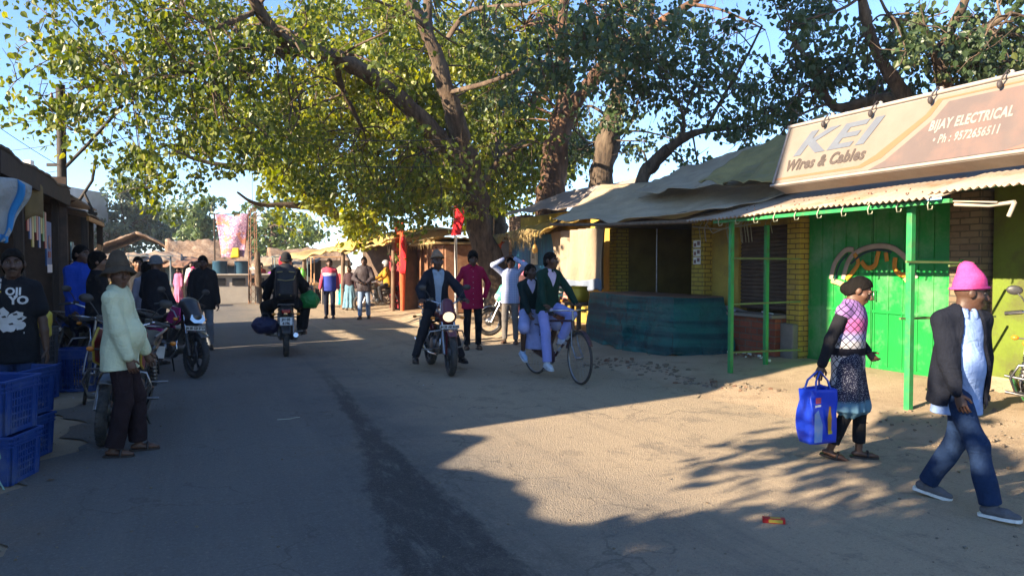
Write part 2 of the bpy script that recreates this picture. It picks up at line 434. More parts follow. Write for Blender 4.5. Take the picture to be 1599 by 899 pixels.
# ------------------------------------------------------------------ people
def nrm(v): v = np.asarray(v, float); return v/max(np.linalg.norm(v), 1e-9)
def ik(a, t, l1, l2, hint):
    v = t-a; L = np.linalg.norm(v); u = v/max(L, 1e-9); d = min(L, .998*(l1+l2)); d = max(d, abs(l1-l2)+.02)
    x = (l1*l1-l2*l2+d*d)/(2*d); y = math.sqrt(max(0, l1*l1-x*x))
    h = np.asarray(hint, float); h = h-u*(h@u); h = nrm(h)
    return a+u*x+h*y, a+u*d
SKINS = {}
def skin(k):
    if k not in SKINS:
        c = {'mid': (.2, .105, .062), 'dark': (.12, .06, .036), 'deep': (.085, .044, .028), 'fair': (.27, .15, .09)}[k]
        SKINS[k] = mat('skin_'+k, c, .5, mul(c, .78), 22, .12, 60, spec=.4, dirt=(c[0]*1.05, c[1]*.78, c[2]*.7), dscale=12, damt=.4)
    return SKINS[k]
EYEW = mat('eye_white', (.26, .22, .19), .35, (.22, .19, .16), 30, 0)
EYED = mat('eye_dark', (.012, .009, .008), .15, (.02, .014, .01), 30, 0)
HAIRM = mat('hair_black', (.006, .0055, .005), .7, (.011, .009, .008), 60, .4, 220, stretch=(1, 1, .25), spec=.06)
HAIRG = mat('hair_grey', (.2, .19, .18), .6, (.06, .055, .05), 40, .8, 90)

def hand(mb, w, d, t, side, curl=.5, s=1.0):
    w, d, t = np.asarray(w, float), nrm(d), np.asarray(t, float); t = nrm(t-d*(t@d)); pn = np.cross(d, t)*(-1 if side > 0 else 1)
    mb.tube([w-d*.015, w+d*.025, w+d*.06, w+d*.088], [.025*s, .033*s, .038*s, .035*s], 10, 0, flat=.42, up=pn)
    for i, L in enumerate((.07, .078, .072, .056)):
        b = w+d*.08+t*(.027-.018*i); dirv = nrm(d+t*(.09-.06*i)); pts = [b]; a = 0
        for k, f in enumerate((.45, .31, .24)):
            a += curl*(.55+.35*k)*(1+.08*i)
            pts.append(pts[-1]+(dirv*math.cos(a)+pn*math.sin(a))*L*f*s)
        mb.tube(pts, [.0092*s, .0088*s, .008*s, .0055*s], 6, 0)
    b = w+d*.022+t*.024; d1 = nrm(d*.65+t*.7+pn*.3); d2 = nrm(d*.85+t*.2+pn*(.3+curl*.5))
    mb.tube([b, b+d1*.038*s, b+d1*.038*s+d2*.032*s], [.0135*s, .011*s, .007*s], 6, 0)

def fin_sdf(S, amp=0, freq=3.0, seed=0, sm=1, lam=.4):
    V, Q = S.surf()
    if len(V) == 0: return V, Q
    if sm: V = laplace(V, Q, sm, lam)
    if amp:
        N = vnormals(V, Q); V = V+N*(amp*snoise(V*np.array((1, 1, .75)), freq, seed))[:, None]
    return V, Q

def person(label, loc, yaw=0.0, h=1.7, vox=.012, skin_='mid', pose=None, top=None, over=None, bottom=None, shoes=None, hair='short',
           hat=None, scarf=None, group='people on the street', seed=0, belly=0.0, width=1.0, beard=False, face=True, hand_curl=(.5, .5), hair_mat=None):
    p = dict(pel=(0, 0, .905), lean=(0, .0), tw=0, hy=0, hp=0, hr=0, wr=(.25, .06, .80), wl=(-.25, .06, .80), er=(.5, -1, 0), el=(-.5, -1, 0),
             ar=(.1, 0, .075), al=(-.1, 0, .075), kr=(.12, 1, 0), kl=(-.12, 1, 0), tr=-8, tl=8, pr=0, pl=0, dr=None, dl=None, thr=(0, 1, 0), thl=(0, 1, 0), py=0)
    p.update(pose or {}); k = h/1.7
    P = np.array(p['pel'], float); S = nrm((p['lean'][0], p['lean'][1], 1.0))
    a = R(p['tw']); Ft = nrm(np.array((-math.sin(a), math.cos(a), 0))); Ft = nrm(Ft-S*(Ft@S)); Rt = np.cross(Ft, S)
    a = R(p['py']); Fp = np.array((-math.sin(a), math.cos(a), 0)); Rp = np.array((math.cos(a), math.sin(a), 0))
    sp = P+S*.495; shr, shl = sp+Rt*.152*width-S*.022, sp-Rt*.152*width-S*.022
    hr_, hl_ = P+Rp*.08, P-Rp*.08
    er, wr = ik(shr, np.array(p['wr'], float), .285, .25, p['er']); el, wl = ik(shl, np.array(p['wl'], float), .285, .25, p['el'])
    kr, ar = ik(hr_, np.array(p['ar'], float), .425, .415, p['kr']); kl, al = ik(hl_, np.array(p['al'], float), .425, .415, p['kl'])
    nb = P+S*.535
    ay, apt = R(p['tw']+p['hy']), R(p['hp'])
    Fh = np.array((-math.sin(ay)*math.cos(apt), math.cos(ay)*math.cos(apt), math.sin(apt)))
    Uh = np.array((math.sin(ay)*math.sin(apt), -math.cos(ay)*math.sin(apt), math.cos(apt)))
    if p['hr']:
        r0 = np.cross(Fh, Uh); q = R(p['hr']); Uh = Uh*math.cos(q)+r0*math.sin(q)
    Rh = np.cross(Fh, Uh); HA = np.array((Rh, Fh, Uh))
    Un = nrm(S*.6+np.array((0, 0, .4))); hc = nb+Un*.034+Uh*.112+Fh*.024
    HS = 1.06; H = lambda x, y, z: hc+(Rh*x+Fh*y+Uh*z)*HS
    TA = np.array((Rt, Ft, S)); PA = np.array((Rp, Fp, (0, 0, 1)))
    allp = np.array([P, shr, shl, er, el, wr, wl, kr, kl, ar, al, hc, H(0, 0, .13)]); lo, hi = allp.min(0)-.2, allp.max(0)+.2
    lo[2] = max(lo[2], -.3)
    def torso(Sd, g, w=1.0):
        Sd.ell(P+S*.02, ((.15+g)*w, .108+g, .13+g), TA, k=.04); Sd.ell(P+S*.17, ((.132+g)*w, .098+g, .17+g), TA, k=.05)
        Sd.ell(P+S*.36+Ft*.008, ((.148+g)*w, .108+g, .2+g), TA, k=.05); Sd.cone(shl, shr, .044+g*.6, .044+g*.6, k=.05)
        Sd.cone(nb-S*.01+Un*.02, shr*.75+sp*.25, .044+g*.7, .044+g*.7, k=.04); Sd.cone(nb-S*.01+Un*.02, shl*.75+sp*.25, .044+g*.7, .044+g*.7, k=.04)
        if belly: Sd.ell(P+S*.14+Ft*(.04+belly*.3), (.13+g, .09+g+belly*.5, .15+g), TA, k=.06)
    def arms(Sd, g, cut=1.0, loose=0.0):
        for sh, e, w in ((shr, er, wr), (shl, el, wl)):
            if cut <= .5:
                Sd.cone(sh, sh+(e-sh)*cut*2, .044+g*.7, .042+g*.8+loose, k=.03)
            else:
                Sd.cone(sh, e, .044+g*.7, .037+g*.7+loose*.5, k=.03); q = e+(w-e)*min(1, (cut-.5)*2); Sd.cone(e, q, .038+g*.7+loose*.5, .028+g*.5+loose*.6, k=.02)
    # --- body
    B = SDF(lo, hi, vox); torso(B, -.004)
    for sh, e, w in ((shr, er, wr), (shl, el, wl)):
        B.cone(sh, e, .043, .034, k=.03); m = e+(w-e)*.35; B.cone(e, m, .036, .037, k=.015); B.cone(m, w, .037, .024, k=.015)
    for hp, kn, an in ((hr_, kr, ar), (hl_, kl, al)):
        B.cone(hp, kn, .07, .045, k=.03); m = kn+(an-kn)*.35; B.cone(kn, m, .043, .046, k=.015); B.cone(m, an, .046, .031, k=.015)
    feet = []
    for an, ty, tp in ((ar, p['tr'], p['pr']), (al, p['tl'], p['pl'])):
        y = R(ty+p['py']); q = R(tp); f = np.array((-math.sin(y)*math.cos(q), math.cos(y)*math.cos(q), math.sin(q))); u = np.array((math.sin(y)*math.sin(q), -math.cos(y)*math.sin(q), math.cos(q)))
        r = np.cross(f, u); feet.append((an, f, u, r))
        B.cone(an-u*.035-f*.035, an-u*.042+f*.1, .03, .034, k=.02, flat=(u, .75)); B.cone(an-u*.045+f*.09, an-u*.05+f*.15, .034, .024, k=.02, flat=(u, .6))
    B.cone(nb-S*.03, nb+Un*.05+Uh*.03, .056, .05, k=.03)
    B.ell(H(0, -.012, .022), (.076, .096, .094), HA, k=.02); B.ell(H(0, .026, -.042), (.058, .07, .076), HA, k=.025)
    B.ell(H(0, .066, -.09), (.027, .024, .024), HA, k=.02)
    for s in (-1, 1):
        B.ell(H(s*.04, .052, -.022), (.03, .032, .03), HA, k=.02); B.ell(H(s*.079, -.006, -.006), (.012, .026, .034), HA, k=.008)
        B.ell(H(s*.031, .1, .012), (.021, .017, .013), HA, k=.012, op='s')
    B.cone(H(-.04, .082, .03), H(.04, .082, .03), .011, .011, k=.015)
    B.cone(H(0, .09, .012), H(0, .112, -.026), .009, .0155, k=.01); B.ell(H(0, .1, -.03), (.021, .014, .011), HA, k=.01)
    B.ell(H(0, .09, -.054), (.025, .012, .008), HA, k=.008); B.ell(H(0, .088, -.068), (.022, .012, .009), HA, k=.008)
    V, Q = fin_sdf(B, sm=1, lam=.25)
    mb = MB(); sk = skin(skin_); cl = HAIRM
    hand(mb, wr, p['dr'] if p['dr'] is not None else (wr-er), p['thr'], 1, hand_curl[0]); hand(mb, wl, p['dl'] if p['dl'] is not None else (wl-el), p['thl'], -1, hand_curl[1])
    if face:
        for s in (-1, 1):
            mb.ball(H(s*.03, .0755, .011), (.0115, .0095, .0058), 8, 1); mb.ball(H(s*.03, .0805, .011), .0056, 8, 2)
            mb.tube([H(s*.014, .094, .03), H(s*.032, .094, .036), H(s*.05, .08, .029)], [.004, .0045, .003], 5, 3)
        mb.tube([H(-.022, .094, -.061), H(0, .1035, -.0605), H(.022, .094, -.061)], [.002, .0028, .002], 5, 4)
        if beard: mb.tube([H(-.03, .09, -.047), H(0, .105, -.043), H(.03, .09, -.047)], [.004, .006, .004], 5, 3)
    nV = len(V); V2 = np.concatenate([V, np.array(mb.v).reshape(-1, 3)])*k
    Fs = [tuple(q) for q in Q]+[tuple(i+nV for i in f) for f in mb.f]; mi = [0]*len(Q)+mb.m; sm = [True]*len(Q)+mb.s
    lipm = mat('lip_'+skin_, mul(tuple(SKIN_LIP[skin_]), 1), .5, None, 20, 0)
    root = link('person', mesh_np('person', V2, Fs, mi, sm), [sk, EYEW, EYED, HAIRM, lipm], None, loc, yaw)
    tag(root, label, 'person', group)
    def child(name, Sd, m, amp=0, freq=3, smooth=1, lam=.4, mats=None, raw=None):
        V, Q = fin_sdf(Sd, amp, freq, seed+len(name), smooth, lam) if raw is None else raw
        return link(name, mesh_np(name, V*k, Q), m, root)
    # --- clothes
    def garment(gm, name):
        g = gm.get('g', .014); Sd = SDF(lo-.03, hi+.03, vox); torso(Sd, g)
        arms(Sd, g+.002, gm.get('sleeve', .96), gm.get('loose', .008))
        hem = gm.get('hem', .08); w = gm.get('hemw', .172); d = gm.get('hemd', .7)
        hm = P-S*hem*.7-np.array((0, 0, hem*.3))
        if hem > .0:
            Sd.cone(P+S*.22, hm, .138+g, w+g, k=.05, flat=(Ft, d))
        if gm.get('skirt_legs'):
            pass
        nS = nrm(S*.7+np.array((0, 0, .3))); Sd.half(hm, -nS)
        V0 = nb+Un*.0
        Sd.cone(V0+Ft*.012-S*.012, V0+Un*.3, .062 if not gm.get('collar') else .056, .07, k=.006, op='s')
        if gm.get('vneck'):
            vd = gm['vneck']
            Sd.fn(lambda X, Y, Z: np.maximum(np.abs((X-sp[0])*Rt[0]+(Y-sp[1])*Rt[1]+(Z-sp[2])*Rt[2])-np.clip(((X-sp[0])*S[0]+(Y-sp[1])*S[1]+(Z-sp[2])*S[2]+vd)*.42, -1, .075),
                  -((X-P[0])*Ft[0]+(Y-P[1])*Ft[1]+(Z-P[2])*Ft[2]-.02-((Z-P[2])*(S@np.array((Ft[0], Ft[1], 0)))) )), 's')
        if gm.get('open'):
            w0, w1, off = gm['open']   # half width at hem, half width at neck, sideways offset
            def f(X, Y, Z):
                s = ((X-P[0])*S[0]+(Y-P[1])*S[1]+(Z-P[2])*S[2]); x = (X-P[0])*Rt[0]+(Y-P[1])*Rt[1]+(Z-P[2])*Rt[2]-off; y = (X-P[0])*Ft[0]+(Y-P[1])*Ft[1]+(Z-P[2])*Ft[2]
                return np.maximum(np.abs(x)-(w0+(w1-w0)*np.clip(s/.5, -.3, 1.2)), .02-y)
            Sd.fn(f, 's', .006)
        o = child(gm.get('name', name), Sd, gm['m'], gm.get('wr', .006), gm.get('wf', 3.2), 1, .35)
        if gm.get('collar'):
            cm = MB(); cw = gm.get('cw', .062)
            ring = []
            for i in range(15):
                cr = .6 if gm.get('open') else .93; t = -math.pi*cr+2*math.pi*cr*i/14
                c = nb+Un*.03+Ft*.006; rr = .064+g*.3
                bpt = c+Rt*(rr*math.sin(t))-Ft*(rr*.98*math.cos(t))-S*(.012*math.cos(math.pi-abs(t))*-1 if 0 else .018*(1-math.cos(t))*.5*1.6)
                ring.append((bpt, t))
            Vv = []
            for bpt, t in ring:
                o_ = (Rt*math.sin(t)-Ft*math.cos(t)); fr = (abs(t)/math.pi)
                Vv += [bpt+Un*.016-o_*.006, bpt+Un*.026+o_*.002, bpt+Un*.012+o_*.014, bpt+o_*(.026+.01*fr)-S*(.012+.04*fr**3)]
            Fs_ = []
            for i in range(14):
                for j in range(3): Fs_.append((i*4+j, i*4+j+1, (i+1)*4+j+1, (i+1)*4+j))
            cm.add(np.array(Vv)*k, Fs_, 0, True); cm.build('collar', gm.get('cm', gm['m']), root, solid=.005)
            if not gm.get('open') and vox < .012 and over is None:
                from mathutils.bvhtree import BVHTree
                bv = BVHTree.FromPolygons([tuple(v.co) for v in o.data.vertices], [tuple(q.vertices) for q in o.data.polygons]); pm = MB(); pts = []
                for t in np.linspace(.5, -hem*.95, 30):
                    q0 = Vector((P+S*t+Ft*.5)*k); h_ = bv.ray_cast(q0, Vector(-Ft))
                    if h_[0] is not None: pts.append(h_[0]+Vector(Ft)*.001)
                if len(pts) > 4:
                    Vp = []; 
                    for q in pts: Vp += [q-Vector(Rt)*.016*k+Vector(Ft)*.0005, q-Vector(Rt)*.014*k+Vector(Ft)*.004, q+Vector(Rt)*.014*k+Vector(Ft)*.004, q+Vector(Rt)*.016*k+Vector(Ft)*.0005]
                    pm.add(Vp, [(i*4+j, i*4+j+1, i*4+j+5, i*4+j+4) for i in range(len(pts)-1) for j in range(3)], 0, False)
                    for q in pts[2::4]: pm.ball(tuple(q+Vector(Ft)*.005), .0055, 6, 1)
                    pm.build('placket', [gm['m'], PLATEW], o)
        return o
    if top and over and over.get('sleeve', .96) > .3: top = dict(top); top['sleeve'] = .06; top['wr'] = .002
    if top: garment(top, 'shirt')
    if over: garment(over, 'jacket')
    for bottom in (bottom if isinstance(bottom, list) else [bottom] if bottom else []):
        g = bottom.get('g', .014); Sd = SDF(lo-.03, hi+.03, vox)
        Sd.ell(P+S*.02, (.148+g*.5, .108+g*.5, .13+g), TA, k=.03); Sd.cone(P+S*.09, P-S*.02, .135+g*.5, .15+g*.5, k=.03, flat=(Ft, .74))
        if bottom['kind'] == 'skirt':
            zb = bottom.get('len', .12); base = (ar+al)/2; base = np.array((base[0], base[1], zb)); r1 = bottom.get('r', .24)
            Sd.cone(P, base, .15, r1, k=.05, flat=(Fp, bottom.get('fl', .8))); Sd.half(base, (0, 0, -1))
            for hp, kn in ((hr_, kr), (hl_, kl)): Sd.cone(hp, kn, .09+g, .08+g, k=.08)
        else:
            tk, ta = bottom.get('knee', .064), bottom.get('ankle', .058); tl = bottom.get('len', .97)
            for hp, kn, an in ((hr_, kr, ar), (hl_, kl, al)):
                q = kn+(an-kn)*tl
                Sd.cone(hp, kn, .083+g*.3, tk+g*.2, k=.035); Sd.cone(kn, q, tk+g*.2, ta, k=.02)
                c = nrm(an-kn)
                Sd.box(q+c*.1, (.12, .12, .1), np.array((nrm(np.cross(c, (0, 1, .01))), nrm(np.cross(c, np.cross(c, (0, 1, .01)))), c)), .001, 0, 's')
        Sd.half(P+S*.1, S)
        V, Q = fin_sdf(Sd, bottom.get('wr', .006), 3.6, seed+3, 1, .35)
        if bottom['kind'] == 'skirt':
            c = np.array((P[0], P[1])); d = V[:, :2]-c; an_ = np.arctan2(d[:, 1], d[:, 0]); t = np.clip((P[2]-V[:, 2])/.7, 0, 1)
            V[:, :2] += nrm2(d)*(t*.022*np.sin(an_*11+seed+2*np.sin(an_*2)))[:, None]
        child(bottom.get('name', {'skirt': 'skirt'}.get(bottom['kind'], 'trousers')), None, bottom['m'], raw=(V, Q))
    # --- shoes
    if shoes:
        for (an, f, u, r) in feet:
            A = np.array((r, f, u)); lo2, hi2 = an-.22, an+.22; v2 = min(vox, .012)
            if shoes['kind'] == 'sandal':
                m2 = MB()
                prof = [(-.075, .028), (-.06, .036), (0, .036), (.07, .043), (.13, .042), (.165, .028), (.175, .012)]
                L1 = [(x, y) for y, x in prof]+[(-x, y) for y, x in reversed(prof)]
                m2.prism(L1, lambda x, y, z: (an+r*x+f*y+u*(z-.078))*k, 0, .02)
                for y0, y1 in ((.06, .09),):
                    m2.tube([(an+r*(.044*math.cos(t))+f*((y0+y1)/2)+u*(-.062+.055*math.sin(t)))*k for t in np.linspace(0, math.pi, 9)], .011*k, 6, 0, flat=1)
                m2.build('sandal', shoes['m'], root)
                continue
            Sd = SDF(lo2, hi2, v2); hb = shoes.get('h', .05)
            Sd.cone(an-u*.03-f*.032, an-u*.035+f*.09, .041, .044, k=.02, flat=(u, .8)); Sd.cone(an-u*.037+f*.08, an-u*.047+f*.155, .044, .034, k=.02, flat=(u, .72))
            Sd.cone(an-u*.03-f*.01, an+u*.02, .045, .043, k=.02); Sd.half(an-u*.075, -u); Sd.half(an+u*hb*.6, u)
            so = child('shoe', Sd, shoes['m'], 0, 3, 1, .3)
            m2 = MB(); prof = [(-.083, .02), (-.07, .036), (0, .041), (.07, .047), (.13, .045), (.17, .034), (.188, .016)]
            L1 = [(x, y) for y, x in prof]+[(-x, y) for y, x in reversed(prof)]
            m2.prism(L1, lambda x, y, z: (an+r*x+f*y+u*(z-.078))*k, 0, .022); s_ = m2.build('sole', shoes.get('sole', INK), so)
    # --- hair / hat
    hm = hair_mat or HAIRM
    if hair and hair != 'bald':
        Sd = SDF(hc-.2, hc+.2, min(vox*.7, .01)); e1 = {'short': (0, .078, .062), 'long': (0, .07, .06), 'bun': (0, .07, .066), 'thick': (0, .088, .055)}[hair]
        n1 = Fh*.72-Uh*.69; n2 = -Uh*.8+Fh*.6
        r_ = {'thick': (.093, .118, .126), 'bun': (.088, .113, .11)}.get(hair, (.085, .108, .108))
        Sd.ell(H(0, -.012, .024), r_, HA, k=0, extra=[(H(*e1), n1), (H(0, .012, -.04), n2)]); Sd.ell(H(0, -.032, -.018), (.0815, .089, .108), HA, k=.015, extra=[(H(*e1), n1), (H(0, .006, -.045), n2)])
        if hair == 'bun': Sd.ell(H(0, -.12, -.03), (.044, .04, .055), HA, k=.035)
        if hair == 'long': Sd.ell(H(0, -.06, -.06), (.07, .045, .12), HA, k=.03)
        if hat is None or hair in ('bun', 'long'): child('hair', Sd, hm, .0036 if hair in ('short', 'thick') else .0015, 15, 1, .25)
    if hat:
        kd = hat['kind']; vx = min(vox, .009); Sd = SDF(hc-.26, hc+np.array((.26, .26, .34)), vx)
        if kd == 'beanie':
            tall = hat.get('tall', 0); Sd.ell(H(0, -.012, .03), (.089, .11, .11+tall*.3), HA, k=0)
            if tall: Sd.cone(H(0, -.02, .08), H(*hat.get('tip', (0, -.05, .12+tall))), .082, hat.get('tr', .055), k=.05)
            zc = hat.get('z', .03); n = -Uh*.97+Fh*hat.get('tilt', .22); Sd.half(H(0, 0, zc), n)
            V, Q = fin_sdf(Sd, .0, 3, 1, 1, .3)
            loc_ = (V-hc)@HA.T; d = np.sin(loc_[:, 2]*2*math.pi/hat.get('rib', .013)) if hat.get('horiz') else np.sin(np.arctan2(loc_[:, 1], loc_[:, 0])*hat.get('ribs', 34))
            N = vnormals(V, Q); V = V+N*(.0018*d+.002*snoise(V, 4, seed+5))[:, None]
            o = child('knit_cap', None, hat['m'], raw=(V, Q))
            m2 = MB(); pts = []
            for i in range(25):
                t = 2*math.pi*i/24; y = .107*math.cos(t); pts.append(H(.088*math.sin(t), -.012+y, zc+(.22*y)*1.0+.01)*k)
            m2.tube(pts, .017*k, 8, 0, cap=False, flat=.6); m2.build('rolled_brim', hat.get('m2', hat['m']), o)
        elif kd == 'brimhat':
            Sd.ell(H(0, -.012, .03), (.09, .112, .12), HA, k=0); Sd.cone(H(0, -.01, .07), H(-.01, -.035, .135), .088, .07, k=.04)
            Sd.half(H(0, 0, .035), -Uh*.98+Fh*.2); V, Q = fin_sdf(Sd, .007, 5, seed, 1, .4); o = child('hat', None, hat['m'], raw=(V, Q))
            m2 = MB()
            def fn(i, j):
                t = 2*math.pi*i; rr = j; y = (.1+.05*rr)*math.cos(t); x = (.086+.05*rr)*math.sin(t)
                return H(x, -.012+y, .05+.2*y-.055*rr+.006*math.sin(5*t+1)*rr)*k
            m2.grid(fn, 32, 3); m2.build('brim', hat['m'], o, solid=.008)
        elif kd == 'helmet':
            Sd.ell(H(0, -.01, .02), (.118, .138, .135), HA, k=0); Sd.ell(H(0, .11, -.02), (.085, .07, .06), HA, k=.02, op='s'); Sd.half(H(0, 0, -.09), -Uh)
            o = child('helmet', Sd, hat['m'], 0, 3, 1, .4)
        elif kd == 'scarf':
            Sd.ell(H(0, -.018, .02), (.09, .112, .112), HA, k=0); Sd.cone(H(0, -.05, -.02), nb-S*.02, .085, .12, k=.06); Sd.cone(nb-S*.02, sp+Ft*.02, .12, .15, k=.06, flat=(Ft, .75))
            Sd.ell(H(0, .085, -.02), (.055, .06, .085), HA, k=.02, op='s'); o = child('headscarf', Sd, hat['m'], .008, 6, 2, .4)
        elif kd == 'cap':
            Sd.ell(H(0, -.012, .03), (.088, .109, .108), HA, k=0); Sd.half(H(0, 0, .04), -Uh*.97+Fh*.15); o = child('cap', Sd, hat['m'], .002, 5, 1, .3)
            m2 = MB(); m2.grid(lambda i, j: H((i-.5)*.15, .085+.07*j*math.sqrt(max(0, 1-(2*i-1)**2)), .05-.02*j-.03*(2*i-1)**2*.6)*k, 8, 3); m2.build('visor', hat['m'], o, solid=.006)
    if scarf:
        m2 = MB(); c = nb+Un*.005
        m2.tube([(c+Rt*(.085*math.sin(t))+Ft*(.08*math.cos(t)+.01)+S*(.006*math.sin(3*t)))*k for t in np.linspace(0, 2*math.pi, 20)], .034*k, 8, cap=False)
        m2.tube([(c+Ft*.09+Rt*.02)*k, (c+Ft*.13+Rt*.05-S*.14)*k, (c+Ft*.135+Rt*.06-S*.3)*k], [.035*k, .04*k, .045*k], 8, flat=.4); m2.build('scarf', scarf, root)
    INFO[root.name] = dict(P=P, S=S, Ft=Ft, Rt=Rt, k=k, sp=sp, nb=nb, wr=wr, wl=wl, er=er, el=el, H=H, hc=hc)
    return root
def nrm2(d): return d/np.maximum(np.linalg.norm(d, axis=1, keepdims=True), 1e-6)
SKIN_LIP = {'mid': (.16, .06, .05), 'dark': (.09, .038, .033), 'deep': (.06, .028, .025), 'fair': (.22, .09, .075)}
INFO = {}
def wpt(o, p):   # local (1.7 m) point of a person to world
    i = INFO[o.name]; q = np.asarray(p, float)*i['k']; c, s = math.cos(o.rotation_euler.z), math.sin(o.rotation_euler.z)
    return Vector((o.location.x+q[0]*c-q[1]*s, o.location.y+q[0]*s+q[1]*c, o.location.z+q[2]))
# ------------------------------------------------------------------ motorcycles and bicycles (forward = +Y)
def sdf_part(name, m, parent, lo, hi, vox, fn, sm=1):
    S = SDF(lo, hi, vox); fn(S); V, Q = fin_sdf(S, 0, 3, 0, sm, .4); return link(name, mesh_np(name, V, Q), m, parent)

def bike_wheel(parent, y, r, w, spokes, alloy, disc=False, steer=None, z=None):
    par = parent; z = r if z is None else z
    M = Matrix.Translation((0, y, z)) if steer is None else steer @ Matrix.Translation((0, y, z))
    b = MB(); b.ring((0, 0, 0), r*.72, .018, 'x', 28, 6, 0, 1.4); b.lathe([(.0, -.05), (.035, -.05), (.05, -.02), (.05, .02), (.035, .05), (0, .05)], (0, 0, 0), 'x', 12)
    if alloy:
        for i in range(6):
            a = 2*math.pi*i/6
            b.bar((.012, .04*math.cos(a), .04*math.sin(a)), (.006, r*.7*math.cos(a+.22), r*.7*math.sin(a+.22)), .022, .03); b.bar((-.012, .04*math.cos(a), .04*math.sin(a)), (-.006, r*.7*math.cos(a-.12), r*.7*math.sin(a-.12)), .022, .03)
    else:
        for i in range(spokes):
            a = 2*math.pi*i/spokes; s = 1 if i % 2 else -1; a2 = a+s*.35
            b.tube([(s*.03, .04*math.cos(a2), .04*math.sin(a2)), (0, r*.72*math.cos(a), r*.72*math.sin(a))], .0022, 4, cap=False)
    if disc: b.lathe([(.06, .045), (.13, .045), (.13, .05), (.06, .05)], (0, 0, 0), 'x', 20)
    else: b.lathe([(0, -.03), (.085, -.03), (.095, -.01), (.095, .04), (0, .045)], (0, 0, 0), 'x', 18)
    b.xf(M); wh = b.build('wheel', ALLOY if alloy else STEEL, par)
    t = MB(); pr = []
    for j in range(13):
        a = math.pi*(-.12+1.24*j/12); pr.append((r-w*.5+w*.5*math.sin(a), -w*.5*math.cos(a)))
    pr = [(r*.74, -w*.36)]+pr+[(r*.74, w*.36)]; t.lathe(pr, (0, 0, 0), 'x', 36)
    for i in range(40):   # tread blocks
        a = 2*math.pi*i/40
        for s in (-1, 1):
            c, sn = math.cos(a+s*.04), math.sin(a+s*.04); rr = r+.001
            t.bar((s*w*.12, rr*c, rr*sn), (s*w*.34, (rr-.006)*math.cos(a+s*.1), (rr-.006)*math.sin(a+s*.1)), .024, .0025, 0, (0, c, sn))
    t.xf(M); t.build('tyre', RUBBER, wh); return wh

